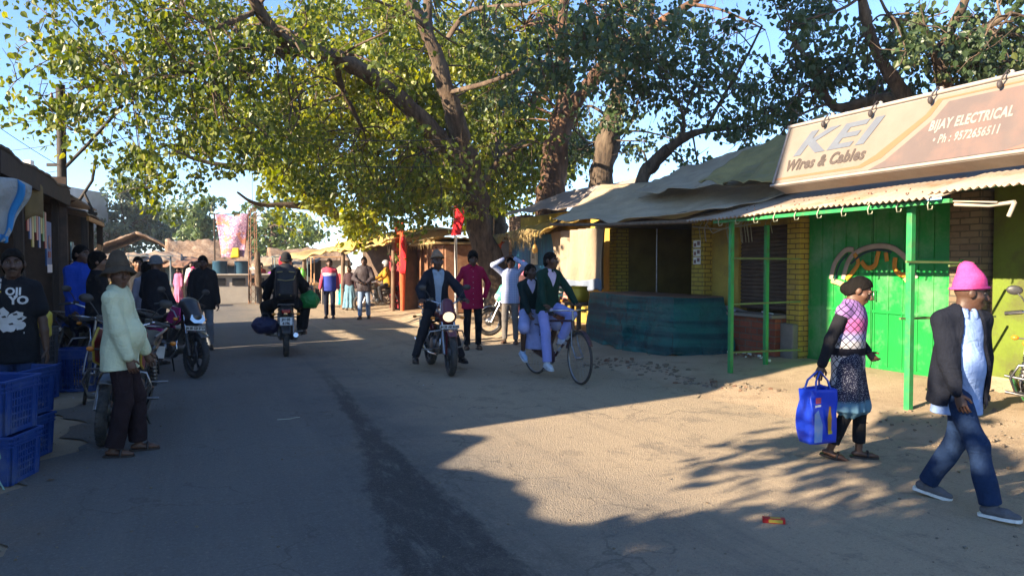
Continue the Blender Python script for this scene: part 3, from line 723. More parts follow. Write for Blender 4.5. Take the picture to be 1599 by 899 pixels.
def motorcycle(label, loc, heading, body, accent=None, style='commuter', plate_f=None, plate_r=None, lamp_on=False, steer=0.0, stand=True, lean=0.0,
               group='motorcycles along the street', panels=None, alloy=True, mirrors=True, seatcol=None):
    root = thing('motorcycle', label, 'motorcycle', loc, heading, group); root.rotation_euler = (0, R(lean), heading)
    wb = .64; rt = .3
    St = Matrix.Translation((0, .36, .9)) @ Matrix.Rotation(R(steer), 4, 'Z') @ Matrix.Translation((0, -.36, -.9))
    W1 = bike_wheel(root, wb, rt, .09, 20, alloy, style == 'sport', St); W2 = bike_wheel(root, -wb, rt, .105, 20, alloy)
    acc = accent or body
    f = MB()
    for s in (-1, 1):
        f.tube([(s*.02, .38, .86), (s*.06, .3, .62), (s*.1, .1, .36), (s*.1, -.2, .34), (s*.11, -.3, .45)], .018, 8)
        f.tube([(s*.03, .36, .82), (s*.09, .0, .72), (s*.11, -.35, .7), (s*.1, -.72, .8)], .017, 8)
        f.tube([(s*.1, -.2, .36), (s*.09, -wb, rt)], .022, 8)
        f.tube([(s*.115, -.42, .7), (s*.12, -wb+.04, rt+.04)], .026, 10, 1); f.ring((s*.118, -.48, .6), .03, .006, 'z', 10, 5, 1)
        for q in range(7):
            t = q/6; f.lathe([(.034, -.008), (.034, .008)], (s*(.115+.004*t), -.43-.13*t, .66-.24*t), 'z', 10, 1)
    f.build('frame', [BLACKP, STEEL], root)
    e = MB()
    e.lathe([(0, -.13), (.11, -.13), (.135, -.1), (.135, .1), (.11, .13), (0, .13)], (0, -.06, .36), 'x', 18)
    e.lathe([(0, -.12), (.09, -.12), (.1, .1), (0, .11)], (0, .1, .38), 'x', 16)
    rotc = Matrix.Rotation(R(-14), 3, 'X')
    for q in range(9):
        z0 = .44+q*.024; e.box((-.085, .03, z0), (.085, .19, z0+.012), 0, rotc, (0, .1, .4))
    e.box((-.06, .05, .42), (.06, .17, .66), 0, rotc, (0, .1, .4)); e.box((-.05, -.22, .5), (.05, -.02, .66)); e.build('engine', ENGINE, root, bevel=.006)
    x = MB(); x.tube([(.05, .2, .5), (.08, .27, .38), (.1, .16, .25), (.12, -.15, .24), (.14, -.4, .28)], .02, 8); x.tube([(.14, -.36, .27), (.15, -.5, .3), (.155, -.9, .38), (.155, -.96, .39)], [.025, .048, .052, .04], 12, 1)
    x.build('exhaust', [CHROME, CHROME if style != 'sport' else BLACKP], root)
    sdf_part('fuel_tank', body, root, (-.2, -.2, .6), (.2, .5, 1.1), .014, lambda S: (S.cone((0, .24, .86), (0, -.08, .82), .135, .085, .03, 'u', (np.array((0, 0, 1.)), .78)), S.cone((0, .3, .84), (0, .16, .9), .1, .1, .05), S.box((0, .1, .62), (.3, .6, .08), None, .01, .01, 's')))
    def seatf(S):
        S.cone((0, -.1, .8), (0, -.32, .775), .075, .125, .03, 'u', (np.array((0, 0, 1.)), .42)); S.cone((0, -.32, .785), (0, -.78, .84), .125, .105, .04, 'u', (np.array((0, 0, 1.)), .4))
    sdf_part('seat', seatcol or SEATM, root, (-.2, -.95, .65), (.2, .02, .95), .013, seatf)
    sdf_part('side_panel', acc, root, (-.19, -.6, .42), (.19, .05, .8), .014, lambda S: (S.cone((.1, -.12, .62), (.1, -.42, .68), .075, .05, .02, 'u', (np.array((1., 0, 0)), .5)), S.cone((-.1, -.12, .62), (-.1, -.42, .68), .075, .05, .02, 'u', (np.array((1., 0, 0)), .5))))
    sdf_part('tail_panel', body, root, (-.2, -1.02, .6), (.2, -.4, .95), .014, lambda S: (S.cone((.085, -.46, .72), (.05, -.88, .8), .055, .04, .02), S.cone((-.085, -.46, .72), (-.05, -.88, .8), .055, .04, .02), S.cone((-.04, -.88, .8), (.04, -.88, .8), .04, .04, .03)))
    t = MB(); t.box((-.07, -.955, .755), (.07, -.915, .815)); t.build('tail_lamp', REDLENS, root, bevel=.012)
    rm = MB(); rm.grid(lambda u, v: ((u-.5)*.15, -.64-(.34)*math.cos(R(62+v*105-70)), .3+.34*math.sin(R(62+v*105-70))) if False else ((u-.5)*.15, -.64-.345*math.sin(R(-30+v*105)), .3+.345*math.cos(R(-30+v*105))+.012*(1-(2*u-1)**2)), 5, 12); rg = rm.build('rear_mudguard', BLACKP, root, solid=.006)
    gr = MB()
    for s in (-1, 1): gr.tube([(s*.1, -.5, .84), (s*.13, -.7, .88), (s*.12, -.92, .9), (0, -.98, .9)], .012, 8)
    gr.build('grab_rail', STEEL, root)
    pl = MB(); pl.box((-.1, -1.0, .56), (.1, -.985, .69)); pr = pl.build('number_plate', PLATEW, root)
    def plate_text(txt, o, y, z, sgn, sz, M=None):
        for i, line in enumerate(txt):
            V, Fs = text2d(line, sz, .003, 0, 'CENTER'); m = MB(); m.add([(-sgn*p[0] if False else p[0]*sgn, y, z-i*sz*1.05+p[1]) for p in V], Fs)
            if M is not None: m.xf(M)
            m.build('plate_lettering', INK, o)
    if plate_r: plate_text(plate_r, pr, -1.0025, .635, 1, .06)
    # fork, bars, lamp
    k = MB()
    for s in (-1, 1):
        k.tube([(s*.085, .34, .98), (s*.085, .46, .7), (s*.085, .52, .55)], .019, 10); k.tube([(s*.085, .5, .6), (s*.085, wb-.01, rt)], .028, 10, 1)
    k.box((-.12, .31, .9), (.12, .39, .93)); k.xf(St); k.build('fork', [CHROME, STEEL if style != 'sport' else BLACKP], root)
    hb = MB(); hz = 1.0 if style != 'sport' else .97
    pts = [(-.36, .12, hz+.02), (-.24, .18, hz+.05), (-.1, .33, hz-.0), (.1, .33, hz-.0), (.24, .18, hz+.05), (.36, .12, hz+.02)]
    hb.tube(pts, .0125, 8); hb.xf(St); hbo = hb.build('handlebar', CHROME if style != 'sport' else BLACKP, root)
    for s in (-1, 1):
        g2 = MB(); g2.tube([(s*.25, .175, hz+.048), (s*.37, .115, hz+.018)], .018, 8); g2.tube([(s*.22, .22, hz+.05), (s*.35, .2, hz+.02)], .006, 6); g2.box((s*.2-.03, .17, hz+.03), (s*.2+.03, .22, hz+.08)); g2.xf(St); g2.build('grip', BLACKP, hbo)
    if mirrors:
        for s in (-1, 1):
            m = MB(); m.tube([(s*.2, .2, hz+.06), (s*.27, .22, hz+.17), (s*.31, .2, hz+.21)], .006, 6); m.ball((s*.33, .2, hz+.23), (.062, .014, .042), 12); m.xf(St); m.build('mirror', BLACKP, root)
    def cowl(S):
        if style == 'sport':
            S.cone((0, .36, .99), (0, .55, .83), .12, .085, .03, 'u', (np.array((1., 0, 0)), 1.25)); S.cone((0, .5, .78), (0, .38, .72), .1, .1, .04)
        else:
            S.cone((0, .38, .99), (0, .43, .83), .09, .115, .04, 'u', (np.array((0, 1., 0)), .8)); S.ell((0, .42, .82), (.125, .11, .115), None, .03)
    S = SDF((-.24, .2, .55), (.24, .72, 1.2), .013); cowl(S); V, Q = fin_sdf(S, 0, 3, 0, 1, .4)
    Vv = np.array([tuple(St @ Vector(p)) for p in V]); hc = link('headlamp_cowl', mesh_np('headlamp_cowl', Vv, Q), body, root)
    ln = MB()
    if style == 'sport': ln.prism([(-.11, .8), (-.06, .755), (.06, .755), (.11, .8), (.085, .87), (-.085, .87)], lambda a, b, c: (a, .625-.35*(b-.755)+c, b), 0, .02)
    else: ln.ball((0, .505, .82), (.085, .04, .072), 16)
    ln.xf(St); ln.build('headlight', emit('headlight_on', (1, .8, .5), .42) if lamp_on else glass_lens('lens'), hc)
    if style != 'sport':
        vz = MB(); vz.grid(lambda u, v: ((u-.5)*.2*(1-.35*v), .47-.1*v-.05*(2*u-1)**2, .93+.12*v), 8, 5); vz.xf(St); vz.build('visor', glass_lens('visor', (.6, .75, .78)), hc, solid=.006)
    if plate_f:
        q = MB(); q.box((-.14, .565, .655), (.14, .575, .71)); q.xf(St); qo = q.build('number_plate', PLATEW, root); plate_text([plate_f], qo, .578, .668, -1, .043, St)
    ind = MB()
    for s in (-1, 1):
        i2 = MB(); i2.tube([(s*.1, .42, .8), (s*.19, .42, .8)], .009, 6); i2.ball((s*.215, .42, .8), (.035, .028, .024), 10, 1); i2.xf(St); i2.build('indicator', [BLACKP, AMBER], root)
        i3 = MB(); i3.tube([(s*.08, -.88, .74), (s*.17, -.9, .74)], .009, 6); i3.ball((s*.195, -.9, .74), (.035, .028, .024), 10, 1); i3.build('indicator', [BLACKP, AMBER], root)
    fm = MB(); fm.grid(lambda u, v: ((u-.5)*.13, wb+.335*math.sin(R(-55+v*95)), rt+.335*math.cos(R(-55+v*95))+.014*(1-(2*u-1)**2)), 5, 12)
    for s in (-1, 1): fm.bar((s*.065, wb, rt), (s*.065, wb+.05, rt+.33), .006, .02)
    fm.xf(St); fm.build('front_mudguard', body if style != 'chrome' else CHROME, root, solid=.006)
    for s in (-1, 1):
        fp = MB(); fp.tube([(s*.1, -.02, .3), (s*.29, -.04, .31)], .014, 8); fp.tube([(s*.12, -.4, .4), (s*.28, -.42, .41)], .013, 8); fp.bar((s*.1, -.02, .3), (s*.12, -.4, .4), .02, .02); fp.build('footrest', STEEL, root)
        if style != 'sport': fp = MB(); fp.tube([(s*.05, .34, .62), (s*.24, .32, .6), (s*.29, .3, .48), (s*.24, .27, .36), (s*.06, .25, .34)], .012, 8); fp.build('crash_guard', STEEL, root)
    if stand:
        st = MB(); st.tube([(-.1, -.12, .3), (-.2, -.18, .03), (-.235, -.2, .012)], .012, 8); st.bar((-.2, -.2, .01), (-.27, -.2, .01), .04, .016); st.build('kickstand', BLACKP, root)
    if panels:
        for s in (-1, 1):
            p = MB(); L1 = [(.18, .62), (.36, .68), (.42, .86), (.33, .98), (.2, .96), (.08, .8)]
            p.prism(L1, lambda y, z, t: (s*(.15+.1*max(0, (y-.08))+t), y, z), 0, .03); po = p.build('leg_shield', panels, root, bevel=.01)
            e2 = MB(); e2.tube([(s*(.165+.1*max(0, (y-.08))), y, z) for y, z in [(.18, .62), (.36, .68), (.42, .86), (.33, .98)]], .012, 6); e2.build('edge_trim', mat('yellow_trim', (.6, .42, .06), .4), po)
    return root

def bicycle(label, loc, heading, steer=0.0, frame_col=(.03, .03, .035), group='bicycles', stripe=None, lean=0.0, basket=False):
    root = thing('bicycle', label, 'bicycle', loc, heading, group); root.rotation_euler = (0, R(lean), heading)
    r = .345; wb = .56
    St = Matrix.Translation((0, .42, .8)) @ Matrix.Rotation(R(steer), 4, 'Z') @ Matrix.Translation((0, -.42, -.8))
    fc = mat('bike_paint_%d' % int(frame_col[0]*1000), frame_col, .4, None, 12, .05, 40, dirt=(.2, .14, .09), dscale=8, damt=.5)
    for y, M in ((wb, St), (-wb, None)):
        MM = Matrix.Translation((0, y, r)) if M is None else M @ Matrix.Translation((0, y, r))
        b = MB(); b.ring((0, 0, 0), r-.03, .011, 'x', 40, 6); b.lathe([(0, -.05), (.015, -.05), (.022, -.03), (.022, .03), (.015, .05), (0, .05)], (0, 0, 0), 'x', 10)
        for i in range(32):
            a = 2*math.pi*i/32; s = 1 if i % 2 else -1; a2 = a+(.5 if (i//2) % 2 else -.5)
            b.tube([(s*.028, .02*math.cos(a2), .02*math.sin(a2)), (0, (r-.03)*math.cos(a), (r-.03)*math.sin(a))], .0013, 4, cap=False)
        b.xf(MM); w = b.build('wheel', STEEL, root); t = MB(); t.ring((0, 0, 0), r-.016, .018, 'x', 44, 8); t.xf(MM); t.build('tyre', RUBBER, w)
    f = MB(); bb = (0, -.08, .29); hd = (0, .36, .82); hl = (0, .38, .68); seat = (0, -.26, .82)
    f.tube([hd, (0, -.23, .78)], .016, 8); f.tube([hl, bb], .017, 8); f.tube([seat, bb], .016, 8); f.tube([hd, hl], .02, 8)
    for s in (-1, 1):
        f.tube([(s*.03, -.1, .29), (s*.06, -wb, r)], .01, 6); f.tube([(s*.02, -.245, .76), (s*.06, -wb, r)], .009, 6)
    f.build('frame', fc, root)
    if stripe:
        m = MB()
        for t0, t1 in ((.15, .3), (.36, .46), (.6, .75)):
            a, b2 = Vector(hl), Vector(bb); m.tube([a.lerp(b2, t0), a.lerp(b2, t1)], .019, 8)
        m.build('frame_bands', stripe, root)
    k = MB()
    for s in (-1, 1): k.tube([(s*.03, .38, .7), (s*.05, .43, .5), (s*.055, wb, r)], .011, 6)
    k.tube([(0, .38, .66), (0, .35, .94)], .014, 8); k.xf(St); k.build('fork', STEEL, root)
    h = MB(); h.tube([(-.27, .1, .93), (-.27, .26, .95), (-.12, .35, .96), (0, .36, .95), (.12, .35, .96), (.27, .26, .95), (.27, .1, .93)], .011, 8); h.xf(St); ho = h.build('handlebar', CHROME, root)
    for s in (-1, 1): g2 = MB(); g2.tube([(s*.27, .22, .947), (s*.27, .09, .93)], .016, 8); g2.tube([(s*.24, .3, .93), (s*.245, .14, .91)], .006, 6); g2.xf(St); g2.build('grip', BLACKP, ho)
    sdf_part('saddle', SEATM, root, (-.15, -.45, .78), (.15, -.05, .95), .011, lambda S: (S.cone((0, -.34, .885), (0, -.1, .875), .1, .035, .02, 'u', (np.array((0, 0, 1.)), .4))))
    m = MB()
    for s, M in ((1, St), (-1, None)):
        y = s*wb; a0, a1 = (-75, 60) if s > 0 else (-100, 60)
        q = MB(); q.grid(lambda u, v: ((u-.5)*.055, y+(s if s < 0 else 1)*(r+.02)*math.sin(R(a0+(a1-a0)*v)) if s > 0 else y-(r+.02)*math.sin(R(-60+150*v)), r+(r+.02)*math.cos(R(a0+(a1-a0)*v)) if s > 0 else r+(r+.02)*math.cos(R(-60+150*v))), 3, 16)
        if M is not None: q.xf(M)
        q.build('mudguard', fc, root, solid=.003)
    c = MB()
    for s in (-1, 1): c.tube([(s*.07, -.28, .72), (s*.075, -.85, .72)], .009, 6); c.tube([(s*.07, -.82, .72), (s*.06, -wb, r)], .007, 6)
    for q in range(5): c.tube([(-.075, -.35-.12*q, .725), (.075, -.35-.12*q, .725)], .007, 6)
    c.build('carrier', fc, root)
    d = MB(); d.ring((.045, -.08, .29), .085, .006, 'x', 24, 5); d.tube([(.05, -.08, .29), (.06, -.08+.0, .12)], .01, 6); d.tube([(-.05, -.08, .29), (-.06, -.08, .46)], .01, 6)
    d.box((.06, -.13, .11), (.15, -.03, .13)); d.box((-.15, -.13, .45), (-.06, -.03, .47)); d.bar((.045, -.08, .375), (.045, -wb, r+.03), .008, .008); d.bar((.045, -.08, .205), (.045, -wb, r-.03), .008, .008); d.build('crankset', STEEL, root)
    cg = MB(); cg.prism([(.02, .24), (.02, .38), (-.1, .4), (-.52, .39), (-.52, .32), (-.1, .21)], lambda y, z, t: (t, y, z), .05, .056); cg.build('chain_guard', fc, root)
    return root
# ------------------------------------------------------------------ special materials
def make_ground_mats():
    g = G('dirt_ground'); big = g.noise(.5, 6, .65); med = g.noise(3.2, 8, .7); fine = g.noise(55, 6, .75); peb = g.voro(34)
    c = g.mix(g.ss(big, .35, .65), (.33, .245, .16), (.43, .33, .225)); c = g.mix(g.op('MULTIPLY', g.ss(med, .5, .72), .6), c, (.19, .135, .09)); c = g.mix(g.op('MULTIPLY', g.ss(fine, .5, .8), .45), c, (.42, .33, .23))
    c = g.mix(g.op('MULTIPLY', g.ss(peb, .22, .05), .4), c, (.3, .26, .21))
    h = g.op('ADD', g.op('MULTIPLY', med, .8), g.op('ADD', g.op('MULTIPLY', fine, .5), g.op('MULTIPLY', g.ss(peb, .3, .0), .35)))
    g.fin(c, .95, h, .7, .04, .15)
    g = G('asphalt_road'); x, y = g.x, g.y
    big = g.noise(.45, 5, .6); med = g.noise(2.4, 8, .72); fine = g.noise(120, 3, .7); ag = g.voro(95); streak = g.noise(1.6, 7, .7, stretch=(1.6, .12, 1))
    base = g.mix(g.ss(big, .3, .7), (.155, .147, .138), (.195, .184, .168)); base = g.mix(g.op('MULTIPLY', g.ss(streak, .46, .7), .5), base, (.24, .215, .18))
    base = g.mix(g.op('MULTIPLY', g.ss(med, .56, .75), .5), base, (.12, .11, .1))
    # sandy dust, right half and both edges; right brightened to carry the sunlit patch
    e = g.op('ADD', x, g.op('MULTIPLY', g.op('SUBTRACT', g.noise(.9, 6, .7), .5), 3.2))
    base = g.mix(g.op('MULTIPLY', g.ss(e, .9, 3.6), .95), base, (.5, .385, .255)); base = g.mix(g.op('MULTIPLY', g.ss(e, -.5, -1.8), .8), base, (.22, .165, .12))
    # dark tar repair strip down the middle
    ctr = g.op('SUBTRACT', 1.70, g.op('MULTIPLY', g.ss(y, 12, 2.0), .5)); dx = g.op('ABSOLUTE', g.op('SUBTRACT', g.op('ADD', x, g.op('MULTIPLY', g.op('SUBTRACT', g.noise(1.1, 2, .5), .5), .12)), ctr))
    wd = g.op('ADD', .11, g.op('MULTIPLY', g.ss(y, 7.5, 2.8), .25)); edge = g.op('SUBTRACT', wd, dx); nz = g.op('MULTIPLY', g.op('SUBTRACT', g.noise(7, 9, .8, stretch=(1, .6, 1)), .5), .36)
    tar = g.ss(g.op('ADD', edge, nz), -.02, .07); tar = g.op('MULTIPLY', tar, g.ss(y, 12.5, 8.0))
    tar = g.op('MULTIPLY', tar, g.ss(g.noise(3.5, 8, .75, stretch=(2.2, .5, 1)), .34, .5))
    halo = g.op('MULTIPLY', g.ss(g.op('ADD', edge, g.op('MULTIPLY', nz, 1.8)), -.42, .05), g.op('MULTIPLY', g.ss(y, 11, 6), g.ss(g.noise(9, 9, .8, stretch=(1.5, .5, 1)), .42, .62)))
    base = g.mix(g.op('MULTIPLY', halo, .45), base, (.085, .08, .075)); base = g.mix(g.op('MULTIPLY', tar, .88), base, (.04, .039, .04))
    ck = g.N('ShaderNodeTexVoronoi'); ck.feature = 'DISTANCE_TO_EDGE'; ck.inputs['Scale'].default_value = .75; wp = g.N('ShaderNodeVectorMath'); wp.operation = 'ADD'; nzv = g.N('ShaderNodeTexNoise'); nzv.inputs['Scale'].default_value = 2.2; nzv.inputs['Detail'].default_value = 6; g.L(g.P, nzv.inputs[0])
    sc_ = g.N('ShaderNodeVectorMath'); sc_.operation = 'SCALE'; sc_.inputs['Scale'].default_value = .9; g.L(nzv.outputs[1], sc_.inputs[0]); g.L(g.P, wp.inputs[0]); g.L(sc_.outputs[0], wp.inputs[1]); g.L(wp.outputs[0], ck.inputs[0])
    crk = g.op('MULTIPLY', g.ss(ck.outputs[0], .014, .003), g.ss(g.noise(.7, 4, .6), .46, .56)); base = g.mix(g.op('MULTIPLY', crk, .42), base, (.07, .062, .055))
    trk = g.ss(g.noise(1.0, 8, .75, stretch=(3.2, .05, 1)), .5, .66); base = g.mix(g.op('MULTIPLY', trk, .3), base, (.13, .115, .1)); pat = g.ss(g.noise(.9, 9, .8), .54, .6); base = g.mix(g.op('MULTIPLY', pat, .42), base, (.15, .13, .11))
    spot = g.ss(g.noise(2.1, 3, .4), .70, .76); base = g.mix(g.op('MULTIPLY', spot, .5), base, (.09, .08, .07))
    base = g.mix(g.op('MULTIPLY', g.ss(fine, .45, .8), .4), base, (.34, .29, .22)); base = g.mix(g.op('MULTIPLY', g.ss(ag, .1, .45), .22), base, (.07, .065, .06))
    gr = g.noise(42, 5, .75); gr2 = g.noise(17, 6, .75); base = g.mix(g.op('MULTIPLY', g.ss(gr, .52, .7), .4), base, (.09, .08, .07)); base = g.mix(g.op('MULTIPLY', g.ss(gr, .46, .3), .3), base, (.42, .36, .28)); base = g.mix(g.op('MULTIPLY', g.ss(gr2, .56, .72), .35), base, (.1, .09, .078))
    h = g.op('ADD', g.op('ADD', g.op('MULTIPLY', fine, .5), g.op('MULTIPLY', gr, .8)), g.op('ADD', g.op('MULTIPLY', ag, .5), g.op('MULTIPLY', med, .9))); g.fin(base, g.op('SUBTRACT', .93, g.op('MULTIPLY', tar, .15)), h, .8, .02, .2)
make_ground_mats()

def brick_mat(name, c1, c2, mortar, sw=.23, sh=.075, painted=None, bump=.8):
    if name in MC: return MC[name]
    g = G(name); cb = g.N('ShaderNodeCombineXYZ'); g.L(g.op('ADD', g.x, g.y), cb.inputs[0]); g.L(g.z, cb.inputs[1])
    b = g.N('ShaderNodeTexBrick'); g.L(cb.outputs[0], b.inputs[0]); b.inputs['Scale'].default_value = 1; b.inputs['Brick Width'].default_value = sw; b.inputs['Row Height'].default_value = sh
    b.inputs['Mortar Size'].default_value = .009; b.inputs['Mortar Smooth'].default_value = .3; b.inputs['Color1'].default_value = c4(c1); b.inputs['Color2'].default_value = c4(c2); b.inputs['Mortar'].default_value = c4(mortar)
    n = g.noise(9, 7, .7); col = g.mix(g.op('MULTIPLY', g.ss(n, .5, .75), .5), b.outputs[0], mul(c2, .55)); n2 = g.noise(2.2, 6, .7); col = g.mix(g.op('MULTIPLY', g.ss(n2, .52, .7), .45), col, (.2, .15, .1))
    h = g.op('ADD', g.op('MULTIPLY', b.outputs['Fac'], -1.0), g.op('MULTIPLY', g.noise(40, 4), .4)); return g.fin(col, .9, h, bump, .02, .2)
YBRICK = brick_mat('yellow_brick', (.47, .36, .06), (.4, .29, .05), (.14, .1, .04)); RBRICK = brick_mat('red_brick', (.3, .085, .045), (.2, .055, .03), (.13, .105, .08), .26, .1)
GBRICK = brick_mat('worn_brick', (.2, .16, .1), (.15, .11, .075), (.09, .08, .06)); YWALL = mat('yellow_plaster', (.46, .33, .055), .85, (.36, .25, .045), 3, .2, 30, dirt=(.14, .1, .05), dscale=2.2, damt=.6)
OLIVE = mat('olive_green_plaster', (.125, .175, .016), .85, (.095, .13, .014), 2.5, .3, 25, dirt=(.07, .055, .025), dscale=1.8, damt=.75)
GREEND = mat('green_door_paint', (.006, .25, .04), .45, (.005, .2, .033), 3, .08, 30, spec=.5, dirt=(.14, .3, .14), dscale=1.7, damt=.75)
GREENP = mat('green_pole_paint', (.025, .3, .085), .5, (.02, .22, .06), 8, .1, 40, dirt=(.1, .08, .05), dscale=9, damt=.5)
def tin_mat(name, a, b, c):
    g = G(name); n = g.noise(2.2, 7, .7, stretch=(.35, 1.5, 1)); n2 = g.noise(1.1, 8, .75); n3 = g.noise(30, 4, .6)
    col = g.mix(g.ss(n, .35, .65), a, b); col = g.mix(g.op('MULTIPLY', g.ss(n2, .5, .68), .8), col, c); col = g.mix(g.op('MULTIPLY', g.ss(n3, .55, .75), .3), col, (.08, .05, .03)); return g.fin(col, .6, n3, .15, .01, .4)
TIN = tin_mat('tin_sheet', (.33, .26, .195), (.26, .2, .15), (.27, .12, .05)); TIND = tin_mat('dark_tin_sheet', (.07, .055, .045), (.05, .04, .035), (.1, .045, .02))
def tarp_mat(name, a, b, rough=.75, dirt=(.2, .17, .13), st=.5, sc=2.0):
    if name in MC: return MC[name]
    g = G(name); n = g.noise(sc, 7, .65); n2 = g.noise(sc*.5, 8, .75, dist=1.0); w = g.noise(5, 5, .6, stretch=(1, 3, 1.4), dist=1.5); f = g.noise(160, 2)
    c = g.mix(g.ss(n, .35, .65), a, b); c = g.mix(g.op('MULTIPLY', g.ss(n2, .5, .7), .5), c, dirt); return g.fin(c, rough, g.op('ADD', w, g.op('MULTIPLY', f, .1)), st, .05, .3)
GREYTARP = tarp_mat('grey_tarp', (.52, .4, .26), (.42, .32, .21), dirt=(.38, .28, .17), st=.9); PALETARP = tarp_mat('pale_tarp', (.36, .3, .26), (.28, .235, .21)); DARKTARP = tarp_mat('dark_tarp', (.4, .32, .22), (.32, .25, .175))
YTARP = tarp_mat('yellow_tarp', (.55, .4, .12), (.42, .28, .08), dirt=(.3, .2, .1)); CURT = tarp_mat('beige_cloth', (.34, .26, .18), (.28, .22, .155), .9)
def plastic_tarp():
    g = G('green_plastic_tarp'); n = g.noise(2.5, 6, .65); band = g.noise(1, 3, .5, stretch=(.3, .3, 6.5)); wr = g.noise(4, 6, .7, stretch=(1, 1.4, .7), dist=2.2); sc = g.noise(3, 5, .8, stretch=(1.2, 3.2, 1.6), dist=3.0)
    mpd = g.N('ShaderNodeMapping'); mpd.inputs['Rotation'].default_value = (.75, 0, 0); mpd.inputs['Scale'].default_value = (1, .5, 9); g.L(g.P, mpd.inputs[0]); dgn = g.noise(1.0, 4, .6, vec=mpd.outputs[0], dist=.6); mpe = g.N('ShaderNodeMapping'); mpe.inputs['Rotation'].default_value = (-.9, 0, 0); mpe.inputs['Scale'].default_value = (1, .6, 8); g.L(g.P, mpe.inputs[0]); dge = g.noise(1.1, 4, .6, vec=mpe.outputs[0], dist=.6); wr = g.op('ADD', wr, g.op('ADD', g.op('MULTIPLY', dgn, .6), g.op('MULTIPLY', dge, .5)))
    c = g.mix(g.ss(band, .4, .6), (.006, .085, .095), (.014, .18, .165)); c = g.mix(g.op('MULTIPLY', g.ss(n, .5, .75), .4), c, (.02, .035, .06)); c = g.mix(g.op('MULTIPLY', g.ss(sc, .64, .74), .55), c, (.24, .33, .34))  # last mix paints pale streaks for the sheet's sheen and glints
    g.fin(c, g.op('ADD', .1, g.op('MULTIPLY', n, .22)), wr, 1.0, .16, .6)
plastic_tarp()

# ------------------------------------------------------------------ ground, road
def lines(segs):
    out = []
    for a, b, s in segs: out += list(np.arange(a, b, s))
    return np.array(out+[segs[-1][1]])
N_ = lines([(-220, -40, 30), (-40, -12, 4), (-12, -4, 1), (-4, 12, .22), (12, 20, 1), (20, 60, 5), (60, 220, 32)]); D_ = lines([(-60, -4, 4), (-4, 2, .5), (2, 24, .22), (24, 60, 1.2), (60, 320, 20)])
NN, DD = np.meshgrid(N_, D_); Pq = np.stack([NN, DD, NN*0], -1).reshape(-1, 3)
road_in = sstep(-1.7, -.9, NN)*(1-sstep(5.2, 6.0, NN))
Z = gz(NN, DD)+(snoise(Pq, .22, 5, 3).reshape(NN.shape)*.018+snoise(Pq, .9, 8, 2).reshape(NN.shape)*.012)*(1-road_in)-.012*road_in-.02*road_in*(DD > 60)
Z = Z-.012*sstep(-1.2, -2.0, NN)*0
V = np.stack([NN*CT-DD*ST, NN*ST+DD*CT, Z], -1).reshape(-1, 3); V = np.stack([NN, DD, Z], -1).reshape(-1, 3)
w_ = len(N_); I = np.arange((len(D_)-1)*(w_-1)); r_, c_ = I//(w_-1), I % (w_-1); Q = np.stack([r_*w_+c_, r_*w_+c_+1, (r_+1)*w_+c_+1, (r_+1)*w_+c_], 1)
tag(link('ground', mesh_np('ground', V, Q), MC['dirt_ground'], None, (0, 0, 0), TH), kind='structure')
dl = lines([(-40, 0, 4), (0, 26, .16), (26, 110, 3)]); nu = 26; V = []
for d in dl:
    l = -1.15+.16*math.sin(d*1.9)+.12*math.sin(d*5.3+1)+.06*math.sin(d*13.7); r = 5.62+.12*math.sin(d*1.3+2)+.09*math.sin(d*6.1)+.05*math.sin(d*15)
    for i in range(nu+1):
        t = i/nu; V.append((l+(r-l)*t, d, .004+.0*math.sin(t)))
w_ = nu+1; I = np.arange((len(dl)-1)*nu); r_, c_ = I//nu, I % nu; Q = np.stack([r_*w_+c_, r_*w_+c_+1, (r_+1)*w_+c_+1, (r_+1)*w_+c_], 1)
tag(link('road', mesh_np('road', V, Q), MC['asphalt_road'], None, (0, 0, 0), TH), kind='structure')
# rubble along the broken kerb, pebbles and litter: nobody could count them
def rock(mb, c, s, mi=0):
    r = [random.uniform(.6, 1.1) for _ in range(8)]; V = []
    for i, (x, y, z) in enumerate([(-1,-1,-1),(1,-1,-1),(1,1,-1),(-1,1,-1),(-.8,-.8,1),(.8,-.8,1),(.8,.8,1),(-.8,.8,1)]):
        V.append((x*s*r[i]*.6, y*s*r[i]*.6, z*s*r[(i*3) % 8]*.4))
    a = random.uniform(0, 6.28); V = [(c[0]+x*math.cos(a)-y*math.sin(a), c[1]+x*math.sin(a)+y*math.cos(a), c[2]+z) for x, y, z in V]
    mb.add(V, [(0,3,2,1),(4,5,6,7),(0,1,5,4),(1,2,6,5),(2,3,7,6),(3,0,4,7)], mi)
mb = MB()
for i in range(300):
    t = random.random(); d = 6.7+3.6*t+random.gauss(0, .12); n = 5.98+.1*math.sin(d*3)+random.gauss(0, .09+.12*t*t); s = abs(random.gauss(.02, .018))+.008
    rock(mb, (n, d, float(gz(n, d))+s*.15), s, random.choice((0, 0, 2, 2, 2, 2, 1)))
for i in range(130):
    d = random.uniform(3.4, 5.4); n = random.gauss(6.4, .5); s = abs(random.gauss(.012, .012))+.006; rock(mb, (n, d, float(gz(n, d))+s*.1), s, random.choice((0, 2, 2)))
mb.build_rf('rubble', [mat('stone', (.2, .165, .125), .95, None, 9, .4), mat('brick_bit', (.2, .11, .07), .95, None, 9, .4), mat('dark_clod', (.19, .145, .1), .95, None, 9, .4)], 6, 8, 0, 'broken stones and brick bits along the crumbled road edge', 'rubble', kind='stuff')
mb = MB()
for i in range(1500):
    d = 2.4+20*random.random()**1.6; n = random.choice((random.uniform(-1.2, 6), random.gauss(6.2, .6), random.gauss(-1.1, .4))); s = abs(random.gauss(.005, .005))+.003
    z = max(float(gz(n, d)), .004); rock(mb, (n, d, z+s*.2), s, random.choice((0, 0, 1)))
